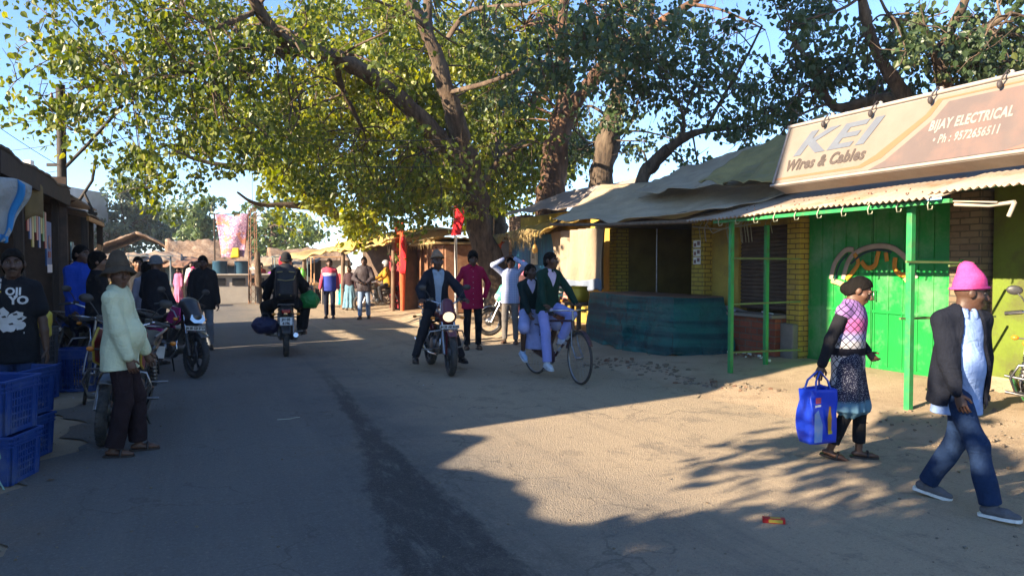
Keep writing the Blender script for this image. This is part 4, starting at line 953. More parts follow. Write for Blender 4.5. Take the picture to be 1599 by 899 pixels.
mb.build_rf('pebbles', [mat('stone', (.2, .17, .14)), mat('dark_clod', (.11, .085, .065))], 2, 6, 0, 'loose pebbles scattered over road and verge', 'pebbles', kind='stuff')
mb = MB()
for i in range(45):   # dry leaves and paper scraps
    d = random.uniform(2.6, 15); n = random.choice((random.uniform(-1.1, 5.6), random.gauss(6.3, .5), random.gauss(-1.0, .3))); z = max(float(gz(n, d)), .004)+.004; s = random.uniform(.012, .035); a = random.uniform(0, 6.28); c, q = math.cos(a)*s, math.sin(a)*s
    mb.add([(n+c, d+q, z), (n-q*.5, d+c*.5, z+s*.25), (n-c, d-q, z+.002), (n+q*.5, d-c*.5, z+s*.15)], [(0, 1, 2, 3)], random.choice((0, 0, 0, 1)))
mb.build_rf('leaf_litter', [mat('dry_leaf', (.12, .07, .03)), mat('paper_scrap', (.5, .48, .45))], 2, 6, 0, 'dry leaves and paper scraps lying on the road', 'litter', kind='stuff')

def pn(u, v, n):
    r = ray(u, v); t = n/(r[0]*CT+r[1]*ST); x, y, z = r[0]*t, r[1]*t, CAMH+r[2]*t; return nd(x, y)[1], z
def wob(x, y, f=1.0, s=0): return math.sin(x*2.3*f+s)+math.sin(y*3.1*f+1.7+s)+.6*math.sin((x+y)*5.7*f+s*2)+.35*math.sin((x-1.4*y)*11*f+s)

# ------------------------------------------------------------------ shop with the green doors and the sign
A = thing_rf('electrical_shop', 'low shop with bright green double doors and rusty tin roof under the tilted sign', 'shop', 8.3, 7, 0, 'market shops and stalls')
W = MB(); W.box((8.26, 1.0, -.1), (8.5, 5.5, 2.45)); W.build('wall', OLIVE, A)
W = MB(); W.box((8.4, 5.95, -.1), (11.5, 6.05, 2.3)); W.box((11.3, 1, -.1), (11.5, 8.4, 2.9)); W.build('wall', mat('grey_plaster', (.2, .18, .15), .9, None, 4, .3), A)
W = MB(); W.box((8.12, 5.55, -.1), (8.5, 5.93, 2.4)); W.build('pillar', GBRICK, A, bevel=.01)
W = MB(); W.box((8.06, 8.19, -.1), (8.4, 8.45, 2.4)); W.build('pillar', YBRICK, A, bevel=.008)
W = MB(); W.box((7.85, 5.93, -.1), (8.3, 8.19, .17)); W.build('plinth', mat('cement', (.27, .24, .2), .9, (.2, .175, .145), 4, .4, 20, dirt=(.14, .11, .08)), A, bevel=.02)
# beaten earth slope in front of the low wall
W = MB(); W.grid(lambda u, v: (7.7+.65*u, 1.2+4.4*v, .1+.3*u*u+.03*wob(u*2, v*6)), 8, 40); W.build('earth_bank', MC['dirt_ground'], A)
for d0, d1 in ((5.97, 7.06), (7.08, 8.17)):
    W = MB(); W.box((8.22, d0, .18), (8.26, d1, 2.32))
    k = 5
    for i in range(k+1):
        x = d0+.02+(d1-d0-.04)*i/k; W.box((8.205, x-.012, .2), (8.22, x+.012, 2.3))
    for z in (.22, .95, 1.62, 2.26): W.box((8.198, d0, z-.02), (8.205, d1, z+.02))
    dr = W.build('door', GREEND, A, bevel=.003)
    h = MB(); s = d1-.06 if d0 < 6 else d0+.06; h.tube([(8.2, s, 1.1), (8.16, s, 1.1), (8.16, s, 1.22), (8.2, s, 1.22)], .008, 6); h.build('handle', STEEL, dr)
# painted lettering in an arch
def stroke(o, pts, r, m, n=8.196, nm='painted_lettering'):
    P3 = []
    for u, v in pts:
        d, z = pn(u, v, n); P3.append((n, d, z))
    k = []
    for i in range(len(P3)-1):
        p0, p1, p2, p3 = [Vector(P3[max(0, min(len(P3)-1, i+j))]) for j in (-1, 0, 1, 2)]
        for t in np.linspace(0, 1, 6, endpoint=False): k.append(.5*((2*p1)+(-p0+p2)*t+(2*p0-5*p1+4*p2-p3)*t*t+(-p0+3*p1-3*p2+p3)*t**3))
    k.append(Vector(P3[-1])); W = MB(); W.tube(k, [r]*len(k), 8, flat=.1, up=(1, 0, 0)); return W.build(nm, m, o)
LG = mat('letter_grey', (.38, .31, .27), .6, None, 6, .05); LO = mat('letter_orange', (.55, .23, .02), .6, None, 6, .05); LY = mat('letter_cream', (.62, .52, .2), .6, None, 6, .05); LD = mat('letter_navy', (.01, .04, .06), .6, None, 6, .05)
stroke(A, [(1297, 436), (1304, 410), (1320, 391), (1333, 390)], .037, LG, 8.196); stroke(A, [(1316, 436), (1326, 405), (1345, 390), (1372, 384), (1396, 388), (1416, 404)], .037, LG, 8.196)
stroke(A, [(1303, 438), (1311, 412), (1324, 396)], .014, LD, 8.186); stroke(A, [(1328, 412), (1348, 396), (1372, 390), (1392, 394)], .014, LD, 8.186)
stroke(A, [(1321, 436), (1332, 424), (1340, 410), (1334, 396)], .032, LO, 8.192); stroke(A, [(1345, 408), (1354, 418), (1366, 414), (1370, 400), (1372, 392)], .034, LO, 8.192); stroke(A, [(1383, 394), (1385, 408)], .032, LO, 8.192)
stroke(A, [(1398, 402), (1397, 418), (1405, 428), (1416, 428), (1419, 416)], .034, LO, 8.192); stroke(A, [(1298, 438), (1308, 441), (1320, 446)], .038, LY, 8.194); stroke(A, [(1412, 434), (1416, 440)], .024, LY, 8.194); stroke(A, [(1426, 424), (1432, 434)], .02, LG, 8.196)
# tin roof: two overlapping corrugated sheets with a torn edge
def tin(fn_n0, n1, z0, z1, d0, d1, amp=.014, wl=.076, seed=0):
    W = MB(); nd_ = int((d1-d0)/.0127); V = []; nv = 7
    rr = random.Random(seed); ed = [fn_n0+rr.uniform(-.03, .03) for _ in range(200)]
    for i in range(nd_+1):
        d = d0+(d1-d0)*i/nd_; e = ed[int((d-d0)/.8)]+.02*math.sin(d*2.1+seed)
        for j in range(nv+1):
            t = j/nv; n = e+(n1-e)*t; z = z0+(z1-z0)*(n-fn_n0)/(n1-fn_n0)+amp*math.sin(2*math.pi*d/wl)+.012*math.sin(d*1.3+seed)+.008*math.sin(n*3+d*2); V.append((n, d, z))
    W.add(V, [(i*(nv+1)+j, i*(nv+1)+j+1, (i+1)*(nv+1)+j+1, (i+1)*(nv+1)+j) for i in range(nd_) for j in range(nv)], 0, True); return W
rf1 = tin(6.36, 11.5, 2.19, 3.5, 4.75, 8.62, seed=1).build('roof', TIN, A, solid=.004)
tin(6.42, 11.5, 2.235, 3.54, 1.0, 4.95, seed=2).build('roof', TIN, A, solid=.004)
W = MB(); W.bar((6.45, 4.7, 2.155), (6.45, 8.1, 2.14), .045, .038); W.build('eave_beam', GREENP, A); W = MB(); W.bar((7.4, 1.2, 2.37), (7.4, 8.4, 2.36), .05, .05); W.build('eave_beam', GREENP, A)
for d in np.arange(4.9, 8.0, .34): W = MB(); W.tube([(6.44, d, 2.21), (6.4, d, 2.13), (6.42, d+.01, 2.085), (6.46, d, 2.09), (6.47, d, 2.12)], .006, 5); W.build('roof_hook', mat('pale_wire', (.42, .42, .3), .5), A)
W = MB()
for i in range(46): W.tube([(6.6+random.uniform(0, .25), 0, 0), (6.6, 0, .04)], .004, 4) if False else W.lathe([(.007, 0), (.007, .014), (0, .018)], (random.choice((6.55, 6.85)), random.uniform(2, 8.5), 0), 'z', 6)
W.v = [(x, y, z+2.205+(x-6.36)*.2549+.012) for x, y, z in W.v]; tag(W.build('roof_nails', mat('rust', (.12, .06, .035)), A), kind='stuff')
W = MB(); W.tube([(6.5, 4.7, 2.12), (6.55, 4.4, 2.09), (6.5, 4.15, 2.1)], .018, 6); W.tube([(6.5, 4.15, 2.1), (6.5, 4.2, 1.98)], .02, 6); W.tube([(6.48, 4.7, 2.15), (6.5, 4.3, 2.11)], .008, 5); W.build('broken_rafter', mat('pale_wood', (.4, .34, .26), .9), A)
# sign -----------------------------------------------------------------------------------------------------
S_ = thing_rf('shop_sign', 'long sun-faded cream and mauve lightbox sign tilted back on the tin roof', 'sign', 7.05, 5.5, 2.58)
nv_ = Vector((-.82, 0, .3)).normalized()
def sg(s, t, o=0.0): return (7.02+.3*t/.82+nv_.x*o, 7.66-s, 2.585+.82*t/.84+nv_.z*o)
W = MB(); L_ = 5.2
W.prism([(0.0, .05), (.04, .0), (L_, 0), (L_, .84), (.06, .84), (.015, .8)], lambda a, b, c: sg(a, b, c), -.24, 0); W.build('sign_box', mat('grey_sheet_metal', (.25, .23, .21), .5, None, 5, .08, 30, dirt=(.25, .2, .15), dscale=3), S_, bevel=.008)
W = MB(); W.prism([(.03, .05), (L_-.02, .05), (L_-.02, .79), (.05, .79)], sg, .001, .005); W.build('sign_face', mat('faded_cream', (.2, .168, .135), .6, (.17, .145, .115), 2.5, .03, 20, dirt=(.17, .13, .1), dscale=1.5, damt=.5), S_)
def sgp(u, v):
    best = None
    for n in np.linspace(6.9, 7.45, 140):
        d, z = pn(u, v, n); t = (n-7.02)/.3*.82; e = abs(2.585+.82*t/.84-z)
        if best is None or e < best[0]: best = (e, 7.66-d, t)
    return best[1], best[2]
dg = [sgp(*p) for p in ((1211, 278), (1342, 262), (1372, 246), (1452, 178), (1470, 168))]
MAUVE = mat('faded_mauve', (.125, .095, .085), .6, (.105, .08, .075), 2.5, .03, 20, dirt=(.2, .11, .085), dscale=1.2, damt=.5); ORG = mat('faded_orange', (.25, .12, .06), .6, (.22, .11, .055), 4, .03, 20)
W = MB(); base = .1; x1, y1 = dg[2]; x2, y2 = dg[3]
W.prism([(.05, base-.012), (dg[1][0]+.03, base-.012), (x1+.04, y1-.02), (x2+.02, y2-.03), (dg[4][0], .735), (L_-.02, .735), (L_-.02, .755), (dg[4][0]-.06, .755), (x2-.04, y2), (x1-.05, y1+.03), (dg[1][0]-.02, base+.022), (.05, base+.014)], sg, .006, .008); W.build('orange_band', ORG, S_)
W = MB(); W.prism([(dg[1][0]+.14, .05), (L_-.02, .05), (L_-.02, .7), (dg[4][0]+.08, .7), (x2+.08, y2-.07), (x1+.1, y1-.06)], sg, .006, .009); W.build('mauve_panel', MAUVE, S_)
W = MB(); W.prism([(3.05, .05), (L_-.02, .05), (L_-.02, .3), (3.6, .17)], sg, .0095, .011); W.build('red_corner', mat('faded_red', (.26, .11, .08), .6, (.21, .11, .085), 2, .02), S_)
def sgtext(txt, p0, p1, size, m, name, bold=.0, shear=0, ys=1.0):
    V, Fs = text2d(txt, size, bold, shear, 'LEFT', 1.1); x = [v[0] for v in V]; wid = max(x)-min(x); s0, t0 = p0; s1, t1 = p1; k = (s1-s0)/wid; mx = min(x)
    W = MB(); W.add([sg(s0+(v[0]-mx)*k, t0+(t1-t0)*(v[0]-mx)/wid+v[1]*ys, .0125) for v in V], Fs); return W.build(name, m, S_)
ke = sgp(1240, 243), sgp(1383, 215); kw = mat('letter_blue_grey', (.115, .13, .155), .6, (.1, .11, .135), 5, .02)
sgtext('KEI', (ke[0][0], .40), (ke[0][0]+1.3, .40), .42, kw, 'lettering', .012, .35, 1.0)
sgtext('Wires & Cables', (sgp(1229, 262)[0], .2), (sgp(1352, 242)[0], .2), .19, mat('letter_brown', (.085, .065, .055), .6), 'lettering', .008, .2, 1.05)
LW = mat('letter_white', (.27, .25, .225), .6); b0, b1 = sgp(1449, 212), sgp(1580, 190)
sgtext('BIJAY ELECTRICAL', (b0[0], .4), (b1[0], .4), .15, LW, 'lettering', .006, .12, 1.0); p0, p1 = sgp(1456, 227), sgp(1560, 210)
sgtext('• Ph : 9572656511', (p0[0], .24), (p1[0], .24), .13, LW, 'lettering', .004, .12, 1.0)
W = MB()
for s in (.03, L_-.03): W.tube([sg(s, .05, .012), sg(s, .8, .012)], .016, 6)
W.tube([sg(0, .83, .012), sg(L_, .83, .012)], .024, 8); W.tube([sg(0, .02, .012), sg(L_, .02, .012)], .018, 8); W.build('sign_frame', mat('pale_frame', (.36, .31, .27), .5, None, 5, .05), S_)
for s in (.72, 1.42, 2.18, 2.92, 3.7, 4.4):
    W = MB(); W.tube([sg(s, .86, -.03), sg(s, .87, .06), sg(s-.02, .79, .08), sg(s-.04, .74, .07)], .009, 6); W.ball(sg(s-.045, .73, .06), (.03, .025, .045), 8); W.ball(sg(s, .87, .0), .03, 8, 1); W.build('sign_lamp', [mat('dark_iron', (.05, .04, .04), .6), MC['pale_frame']], S_)
# green steel frames in front ------------------------------------------------------------------------------
def frame_post(n, d, top, rungs, label, w=.055):
    o = thing_rf('steel_post', label, 'post', n, d, 0, 'green steel posts under the tin roof'); z0 = float(gz(n, d))-.05
    W = MB(); W.box((n-w/2, d-w/2, z0), (n+w/2, d+w/2, top)); W.build('post', GREENP, o, bevel=.004)
    for (z, a, b, dd) in rungs: W = MB(); W.bar((n+a, d+dd, z), (n+b, d+dd, z+random.uniform(-.02, .02)), .022, .022); W.build('rung', mat('rung_paint', (.14, .2, .07), .6, (.1, .12, .05), 8, .1), o)
    return o
frame_post(6.6, 5.23, 2.14, [(1.59, -.1, .9, -.03), (1.02, -.1, 1.35, .03), (.28, .3, 1.2, .03)], 'tall green steel post between the walking woman and the man in the pink cap', .062)
frame_post(6.6, 7.93, 2.13, [(1.65, .0, 1.25, .03), (1.03, .0, 1.25, .03), (.38, .0, 1.25, .03)], 'green steel post with pale rungs beside the teal plastic covered counter')
frame_post(7.35, 8.09, 2.12, [], 'green steel post standing just before the brown roller shutter')
frame_post(7.9, 5.62, 1.62, [(1.55, -.2, .2, .0), (1.3, -.2, .2, 0), (1.0, -.3, .2, 0)], 'short green steel rack behind the pink knitted cap', .035)
# small black folding stand behind the man in the pink hat
W = MB(); W.tube([(6.55, 4.75, .12), (6.62, 4.62, .5)], .022, 8); W.tube([(6.62, 4.62, .5), (6.6, 4.9, .5)], .02, 8); W.tube([(6.6, 4.9, .5), (6.75, 4.98, .13)], .018, 8); W.build_rf('folding_stand', BLACKP, 6.6, 4.8, .12, 'small black folding stand behind the man in the pink cap', 'stand')

# ------------------------------------------------------------------ yellow brick shop with the roller shutter
B = thing_rf('brick_shop', 'yellow painted brick shop with brown roller shutter and dark open bay', 'shop', 8.3, 11, 0, 'market shops and stalls')
W = MB(); W.box((8.06, 10.40, -.1), (8.4, 10.74, 2.35)); W.build('pillar', YBRICK, B, bevel=.008)
W = MB(); W.box((8.2, 13.5, -.1), (8.5, 13.8, 2.35)); W.build('pillar', YBRICK, B, bevel=.008)
W = MB(); W.box((8.24, 9.72, .0), (8.42, 10.4, 2.35)); W.box((8.24, 8.45, 2.18), (8.42, 9.72, 2.35)); W.box((8.24, 8.45, -.1), (8.42, 9.72, .78)); W.build('wall', YWALL, B)
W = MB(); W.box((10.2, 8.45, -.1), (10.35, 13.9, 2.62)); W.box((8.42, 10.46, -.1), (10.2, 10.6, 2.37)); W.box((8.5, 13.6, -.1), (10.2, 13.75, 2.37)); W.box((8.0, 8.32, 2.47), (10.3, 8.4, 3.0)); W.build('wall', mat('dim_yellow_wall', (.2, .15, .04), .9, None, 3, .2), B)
W = MB(); W.box((10.14, 10.9, 1.62), (10.19, 13.4, 2.2)); W.build('signboard', mat('maroon_board', (.09, .025, .02), .7, (.12, .05, .03), 5, .1), B)
W = MB()
for i, z in enumerate(np.arange(.86, 2.18, .062)):
    W.grid(lambda u, v: (8.29-.022*math.sin(math.pi*v), 8.47+1.23*u, z+.062*v), 1, 5)
W.build('roller_shutter', mat('brown_shutter', (.075, .045, .032), .6, (.05, .032, .025), 4, .1, 30, dirt=(.12, .08, .055), dscale=2), B)
W = MB(); W.box((7.86, 8.46, .0), (8.24, 10.25, .76)); W.build('ledge', RBRICK, B, bevel=.012)
W = MB(); W.box((7.83, 9.85, 0), (7.87, 10.38, .6)); W.build('plaster_patch', mat('grey_plaster', (.2, .18, .15)), B, bevel=.02); W = MB(); W.box((7.95, 8.2, .0), (8.06, 8.46, .7)); W.build('plaster_patch', mat('grey_plaster', (.2, .18, .15)), B, bevel=.02)
W = MB(); W.box((7.8, 8.46, .765), (8.24, 10.38, .815)); W.build('ledge_slab', mat('cement', (.27, .24, .2)), B, bevel=.01)
W = MB(); W.box((7.9, 8.3, 2.36), (10.4, 13.9, 2.46)); W.build('roof_slab', mat('grey_plaster', (.2, .18, .15)), B); W = MB(); W.add([(7.4, 8.35, 2.37), (7.4, 13.3, 2.37), (9.3, 14.6, 2.95), (9.5, 8.0, 2.65)], [(0, 1, 2, 3)]); W.build('sky_block_sheet', DARKWOOD, B, solid=.02)  # last sheet is added to block sky showing between the tarpaulins
W = MB()
for i in range(14):
    d = random.uniform(8.6, 10.4); W.tube([(8.0, d, 2.3), (7.95, d+.03, 2.2), (7.97, d+.01, 2.05-random.random()*.15)], .006, 4)
W.tube([(7.6, 8.5, 2.18), (7.5, 9.3, 2.12), (7.6, 10.1, 2.2)], .012, 5); W.tube([(7.4, 8.7, 2.2), (7.3, 9.2, 2.05), (7.5, 9.6, 2.2)], .009, 5); tag(W.build('hanging_wires', mat('pale_wire', (.42, .42, .3)), B), kind='stuff')
W = MB(); W.tube([(8.6, 12.6, .9), (8.6, 12.6, 2.3)], .015, 8); W.build('rod', STEEL, B)
for i, z in enumerate((1.93, 1.78, 1.64)):
    W = MB(); W.box((8.045, 10.47, z-.062), (8.052, 10.67, z+.062)); o = W.build('poster', PLATEW, B); W = MB()
    W.box((8.041, 10.49, z-.02), (8.0445, 10.56, z+.045)); W.box((8.041, 10.59, z-.045), (8.0445, 10.65, z+.015)); W.build('poster_print', mat('poster_ink', (.08, .09, .12), .6, (.3, .12, .1), 12, 0), o)
# papers, pen, cloth on the ledge
W = MB(); W.grid(lambda u, v: (7.9+.26*u, 9.4+.5*v, .824+.03*max(0, math.sin(6*u+3*v))+.05*(u*v)**2), 5, 8); W.build_rf('papers', mat('white_paper', (.5, .5, .58), .7, (.42, .42, .5), 8, .1), 8, 9.65, .82, 'crumpled white papers lying on the brick ledge', 'papers', solid=.004)
W = MB(); W.tube([(7.9, 8.55, .835), (8.05, 8.95, .84)], .012, 8); W.build_rf('white_rod', PLATEW, 8, 8.75, .83, 'thin white rod lying on the right end of the brick ledge', 'rod')
W = MB(); W.grid(lambda u, v: (7.86+.3*u, 9.98+.32*v, .822+.05*abs(math.sin(4*u+7*v))), 6, 6); W.build_rf('folded_cloth', mat('teal_cloth', (.02, .2, .2), .8), 8, 10.1, .82, 'small teal folded cloth on the left end of the ledge', 'cloth', solid=.01)
W = MB()
for i in range(26): rock(W, (7.62+random.gauss(0, .08), 8.75+random.gauss(0, .22), float(gz(7.6, 8.7))+.03), random.uniform(.015, .05), random.choice((0, 1)))
W.build_rf('rubble', [mat('brick_bit', (.24, .11, .07)), PLATEW], 7.6, 8.7, .2, 'little heap of brick bits below the brick ledge', 'rubble', kind='stuff')

# ------------------------------------------------------------------ counter under teal plastic
Cn = thing_rf('market_counter', 'long plank counter wrapped in shiny teal plastic sheet, with bare brown top', 'counter', 7.5, 10.8, 0)
W = MB(); W.box((6.98, 9.8, 1.0), (8.0, 12.4, 1.05)); W.build('counter_top', mat('brown_board', (.2, .12, .08), .7, (.14, .08, .055), 4, .2), Cn, bevel=.008)
W = MB()
for n, d in ((7.1, 9.9), (7.1, 12.3), (7.9, 9.9), (7.9, 12.3)): W = MB(); W.box((n-.04, d-.04, 0), (n+.04, d+.04, 1.0)); W.build('leg', DARKWOOD, Cn)
def drape(u, v):
    P = [(8.05, 12.52), (7.55, 12.56), (7.02, 12.5), (6.88, 11.6), (6.84, 10.9), (6.88, 10.3), (6.98, 9.75), (7.35, 9.62), (7.8, 9.58)]; x = u*(len(P)-1); i = min(int(x), len(P)-2); t = x-i; t = t*t*(3-2*t)
    n = P[i][0]*(1-t)+P[i+1][0]*t; d = P[i][1]*(1-t)+P[i+1][1]*t; bl = math.sin(math.pi*min(1, v*1.05))
    cn, cd = 7.5, 10.8; k = (.08+.05*math.sin(u*9))*v+.08*bl*math.sin(u*6.5+1)+.05*math.exp(-((u*6.5-2.6-v*.9)/.12)**2)*v+.05*math.exp(-((u*6.5-3.9+v*1.1)/.1)**2)*v+.04*math.exp(-((u*6.5-2.2-v*1.6)/.08)**2)*v+.05*math.exp(-((u*6.5-4.6+v*.5)/.12)**2)*v+.03*math.sin(u*46+3*math.sin(v*3+u*20))*v+.03*abs(math.sin(u*27-v*8))*v+.03*abs(math.sin(u*15+v*7))+.022*abs(math.sin(u*11-v*5+1))
    ang = math.atan2(d-cd, n-cn); n += math.cos(ang)*k*1.0; d += math.sin(ang)*k*.6
    if u > .78: d -= (u-.78)*1.6*v*v*.9; n -= (u-.78)*.4*v*v
    z0 = 1.055-.02*abs(math.sin(u*9)); zb = .06+.06*math.sin(u*19)+.16*max(0, (u-.7))*2; return (n, d, z0+(zb-z0)*v-.02*math.sin(u*40)*v)
W = MB(); W.grid(drape, 220, 50); W.build('plastic_sheet', MC['green_plastic_tarp'], Cn, solid=.004)

# ------------------------------------------------------------------ tarpaulin roofs
def sheet(name, c00, c10, c01, c11, m, label, cat='tarpaulin', amp=.05, f=1.0, sag=.1, nu=60, nv=30, seed=0, parent=None, solid=.008, fold=0.0, group='tarpaulins over the stalls', hem=0.0):
    c00, c10, c01, c11 = map(Vector, (c00, c10, c01, c11)); W = MB()
    def fn(u, v):
        p = (c00*(1-u)+c10*u)*(1-v)+(c01*(1-u)+c11*u)*v; e = 4*u*(1-u); e2 = 4*v*(1-v)
        z = -sag*e*e2+amp*.4*wob(u*2*f, v*1.5*f, 1.5, seed)+fold*abs(math.sin((u*5+v*2)*2.2+seed))
        q = .03*math.sin(u*19+seed)+.02*math.sin(u*47+2*seed)
        return (p.x+(q if v < .02 or v > .98 else 0)+.02*wob(u*3, v*2, 1, seed+2), p.y, p.z+z-(hem*(.5+.5*math.sin(u*25+seed)) if v < .05 else 0))
    W.grid(fn, nu, nv); cen = (c00+c11)/2
    return W.build_rf(name, m, cen.x, cen.y, cen.z, label, cat, group, solid=solid)
sheet('tarpaulin', (6.38, 12.95, 2.36), (6.42, 8.3, 2.235), (8.9, 15.2, 3.42), (9.3, 7.7, 2.93), GREYTARP, 'big dusty grey tarpaulin sloping over the dark open bay and the teal counter', amp=.075, sag=.16, fold=.04, seed=1)
sheet('tarpaulin', (7.9, 12.4, 2.98), (7.6, 8.3, 2.72), (9.4, 12.8, 3.62), (9.0, 8.1, 3.7), DARKTARP, 'dark folded tarpaulin lying along the ridge above the big grey one', amp=.05, sag=.1, fold=.04, seed=4)
sheet('tarpaulin', (7.35, 9.6, 2.88), (7.15, 7.8, 2.66), (8.6, 9.3, 3.6), (8.2, 7.85, 3.68), tarp_mat('olive_tarp', (.3, .235, .09), (.21, .165, .065)), 'olive brown folded tarpaulin bunched up against the left end of the sign', amp=.05, sag=.12, fold=.045, seed=9)
sheet('tarpaulin', (8.15, 19.6, 3.02), (8.1, 13.6, 2.9), (9.7, 19.4, 3.62), (9.6, 14.6, 3.62), PALETARP, 'pale sunlit tarpaulin roof behind the grey one, over the blue kiosk', amp=.04, sag=.15, seed=6, hem=.05)
W = MB(); W.tube([(6.4, 13.0, 2.36), (6.38, 10.8, 2.24), (6.42, 8.45, 2.17)], .03, 8); W.tube([(6.42, 12.9, 2.35), (8.9, 15.2, 3.4)], .03, 8); W.tube([(6.5, 12.95, 2.36), (6.6, 13.0, .0)], .035, 8) if False else None
W.build_rf('bamboo_pole', WOOD, 6.4, 10.8, 2.25, 'bamboo pole along the front hem of the grey tarpaulin', 'pole')
# hung beige cloth
W = MB(); W.grid(lambda u, v: (7.85+.09*math.sin(u*17)*(.3+.7*v)+.05*math.sin(u*41+v*3), 15.95-2.6*u-.25*v*(1-u), 2.36+(1.02-2.36)*v+.05*math.sin(u*9)*v), 70, 24)
cu = W.build_rf('hanging_cloth', CURT, 7.9, 14.7, 1.7, 'beige cloth curtain hung beside the dark bay, blue grey along its hem', 'curtain', solid=.008)
W = MB(); W.grid(lambda u, v: (7.84+.09*math.sin(u*17)*(.9)+.05*math.sin(u*41+3)-.012-7.9, 15.7-2.35*u-14.7, 1.24-.24*v+.05*math.sin(u*9)*.9-1.7), 60, 6); h = W.build('hem_band', mat('blue_grey_cloth', (.2, .24, .32), .9), None, solid=.006); h.parent = cu
W = MB(); W.box((8.5, 13.85, 0), (8.6, 19.2, 2.9)); W.build_rf('brick_wall', YWALL, 8.55, 16, 0, 'pale yellow wall standing behind the cloth curtain and the blue kiosk', 'wall')
# blue kiosk
K = thing_rf('blue_kiosk', 'bright blue painted wooden kiosk with a meter box on its front', 'kiosk', 8.3, 17.6, 0, 'market shops and stalls')
BLUE = mat('blue_paint', (.012, .13, .27), .55, (.01, .1, .22), 4, .12, 20, stretch=(1, 4, .5), dirt=(.03, .25, .38), dscale=2)
W = MB()
for i in range(14): d = 16.35+.2*i; W.box((8.2+.004*(i % 2), d, .1), (8.26, d+.194, 2.35))
W.box((8.26, 16.35, .1), (8.45, 16.42, 2.35)); W.box((8.26, 19.08, .1), (8.45, 19.15, 2.35)); W.build('wall', BLUE, K, bevel=.004)
W = MB(); W.box((8.13, 17.4, 1.58), (8.2, 17.72, 1.98)); mb_ = W.build('meter_box', mat('meter_white', (.6, .58, .5), .5), K, bevel=.01); W = MB(); W.box((8.124, 17.49, 1.74), (8.1295, 17.63, 1.9)); W.build('meter_window', mat('smoked', (.12, .12, .1), .3), mb_)
W = MB(); W.tube([(8.15, 17.56, 1.98), (8.15, 17.55, 2.3)], .01, 6); W.build('conduit', PLATEW, K)
sheet('straw_awning', (7.35, 19.6, 2.2), (7.3, 14.9, 2.36), (8.6, 19.4, 2.62), (8.6, 15.2, 2.75), YTARP, 'ragged yellow straw and sheet awning drooping over the blue kiosk', 'awning', amp=.05, sag=.1, fold=.06, seed=12, hem=.16)
def straw_fringe(name, n0, d0, d1, z, count, label, L=.3, par=None, zz=None):
    W = MB()
    for i in range(count):
        d = random.uniform(d0, d1); n = n0+random.gauss(0, .05); t = (d-d0)/(d1-d0); zb = z if zz is None else z+(zz-z)*t; l = random.uniform(.4, 1.2)*L; a = random.gauss(0, .5)
        W.tube([(n, d, zb), (n-.06, d+a*l*.5, zb-l*.5), (n-.05, d+a*l, zb-l)], [.008, .006, .003], 4)
    return W.build_rf(name, [STRAW], n0, (d0+d1)/2, z, label, 'straw', kind='stuff')
straw_fringe('straw_fringe', 7.35, 15.3, 19.4, 2.38, 170, 'loose straw ends hanging off the kiosk awning', .2); straw_fringe('straw_fringe', 7.3, 15.8, 16.8, 2.42, 90, 'brown bunch of dry twigs hanging off the awning corner', .45)
W = MB(); W.lathe([(0, -.14), (.05, -.12), (.075, -.05), (.05, .05), (.02, .1), (.012, .14)], (7.45, 16.0, 1.98), 'z', 12); W.tube([(7.45, 16, 2.1), (7.45, 16, 2.4)], .005, 4); W.build_rf('hanging_gourd', mat('brass_yellow', (.5, .3, .08), .5), 7.45, 16, 1.98, 'small yellow gourd shaped lamp hanging under the awning corner', 'lantern')
sheet('orange_cloth', (7.7, 20.4, 1.75), (7.8, 19.2, 1.8), (8.0, 20.4, 2.2), (8.0, 19.2, 2.25), mat('orange_cloth', (.55, .09, .015), .85, (.4, .06, .012), 6, .2), 'orange red cloth hanging between the leaning trunk and the blue kiosk', 'cloth', amp=.04, sag=.05, nu=20, nv=12, seed=3)
W = MB(); W.box((8.6, 19.2, 0), (8.9, 20.3, 3.0)); W.build_rf('brick_pillar', brick_mat('brown_brick', (.25, .17, .12), (.18, .12, .09), (.14, .11, .09)), 8.75, 19.7, 0, 'square brown brick pillar below the pale sunlit tarpaulin', 'pillar')
W = MB(); W.box((8.75, 15.5, 2.35), (8.8, 19.0, 2.95)); W.build_rf('blue_board', BLUE, 8.78, 17.2, 2.35, 'blue board panel showing under the pale sunlit tarpaulin', 'board')
# goods behind the cyclists
T = thing_rf('wooden_bench', 'rough wooden bench holding a yellow tin pot behind the cyclists', 'bench', 7.5, 13.9, 0); zb = float(gz(7.5, 13.9))
W = MB(); W.box((7.2, 13.35, zb+.55), (7.75, 14.6, zb+.62)); W.build('bench_top', WOOD, T, bevel=.006)
for n, d in ((7.27, 13.45), (7.27, 14.5), (7.68, 13.45), (7.68, 14.5)): W = MB(); W.box((n-.035, d-.035, zb-.05), (n+.035, d+.035, zb+.55)); W.build('leg', WOOD, T)
W = MB(); W.lathe([(0, 0), (.2, 0), (.23, .04), (.23, .2), (.19, .26), (.19, .31), (.21, .33), (.0, .34)], (7.42, 13.75, zb+.62), 'z', 20); W.build_rf('tin_pot', mat('yellow_tin', (.6, .42, .03), .35, (.5, .33, .03), 6, .08, 30, metal=.3), 7.42, 13.75, zb+.62, 'shiny yellow tin pot on the bench beside the beige curtain', 'pot')
W = MB(); W.lathe([(0, 0), (.15, 0), (.16, .05), (.12, .22), (.0, .24)], (7.5, 14.3, zb+.62), 'z', 14); W.build_rf('cloth_bundle', mat('pink_cloth', (.5, .25, .2), .9, (.3, .1, .08), 12, .5), 7.5, 14.3, zb+.62, 'pinkish cloth bundle on the bench left of the yellow pot', 'bundle')
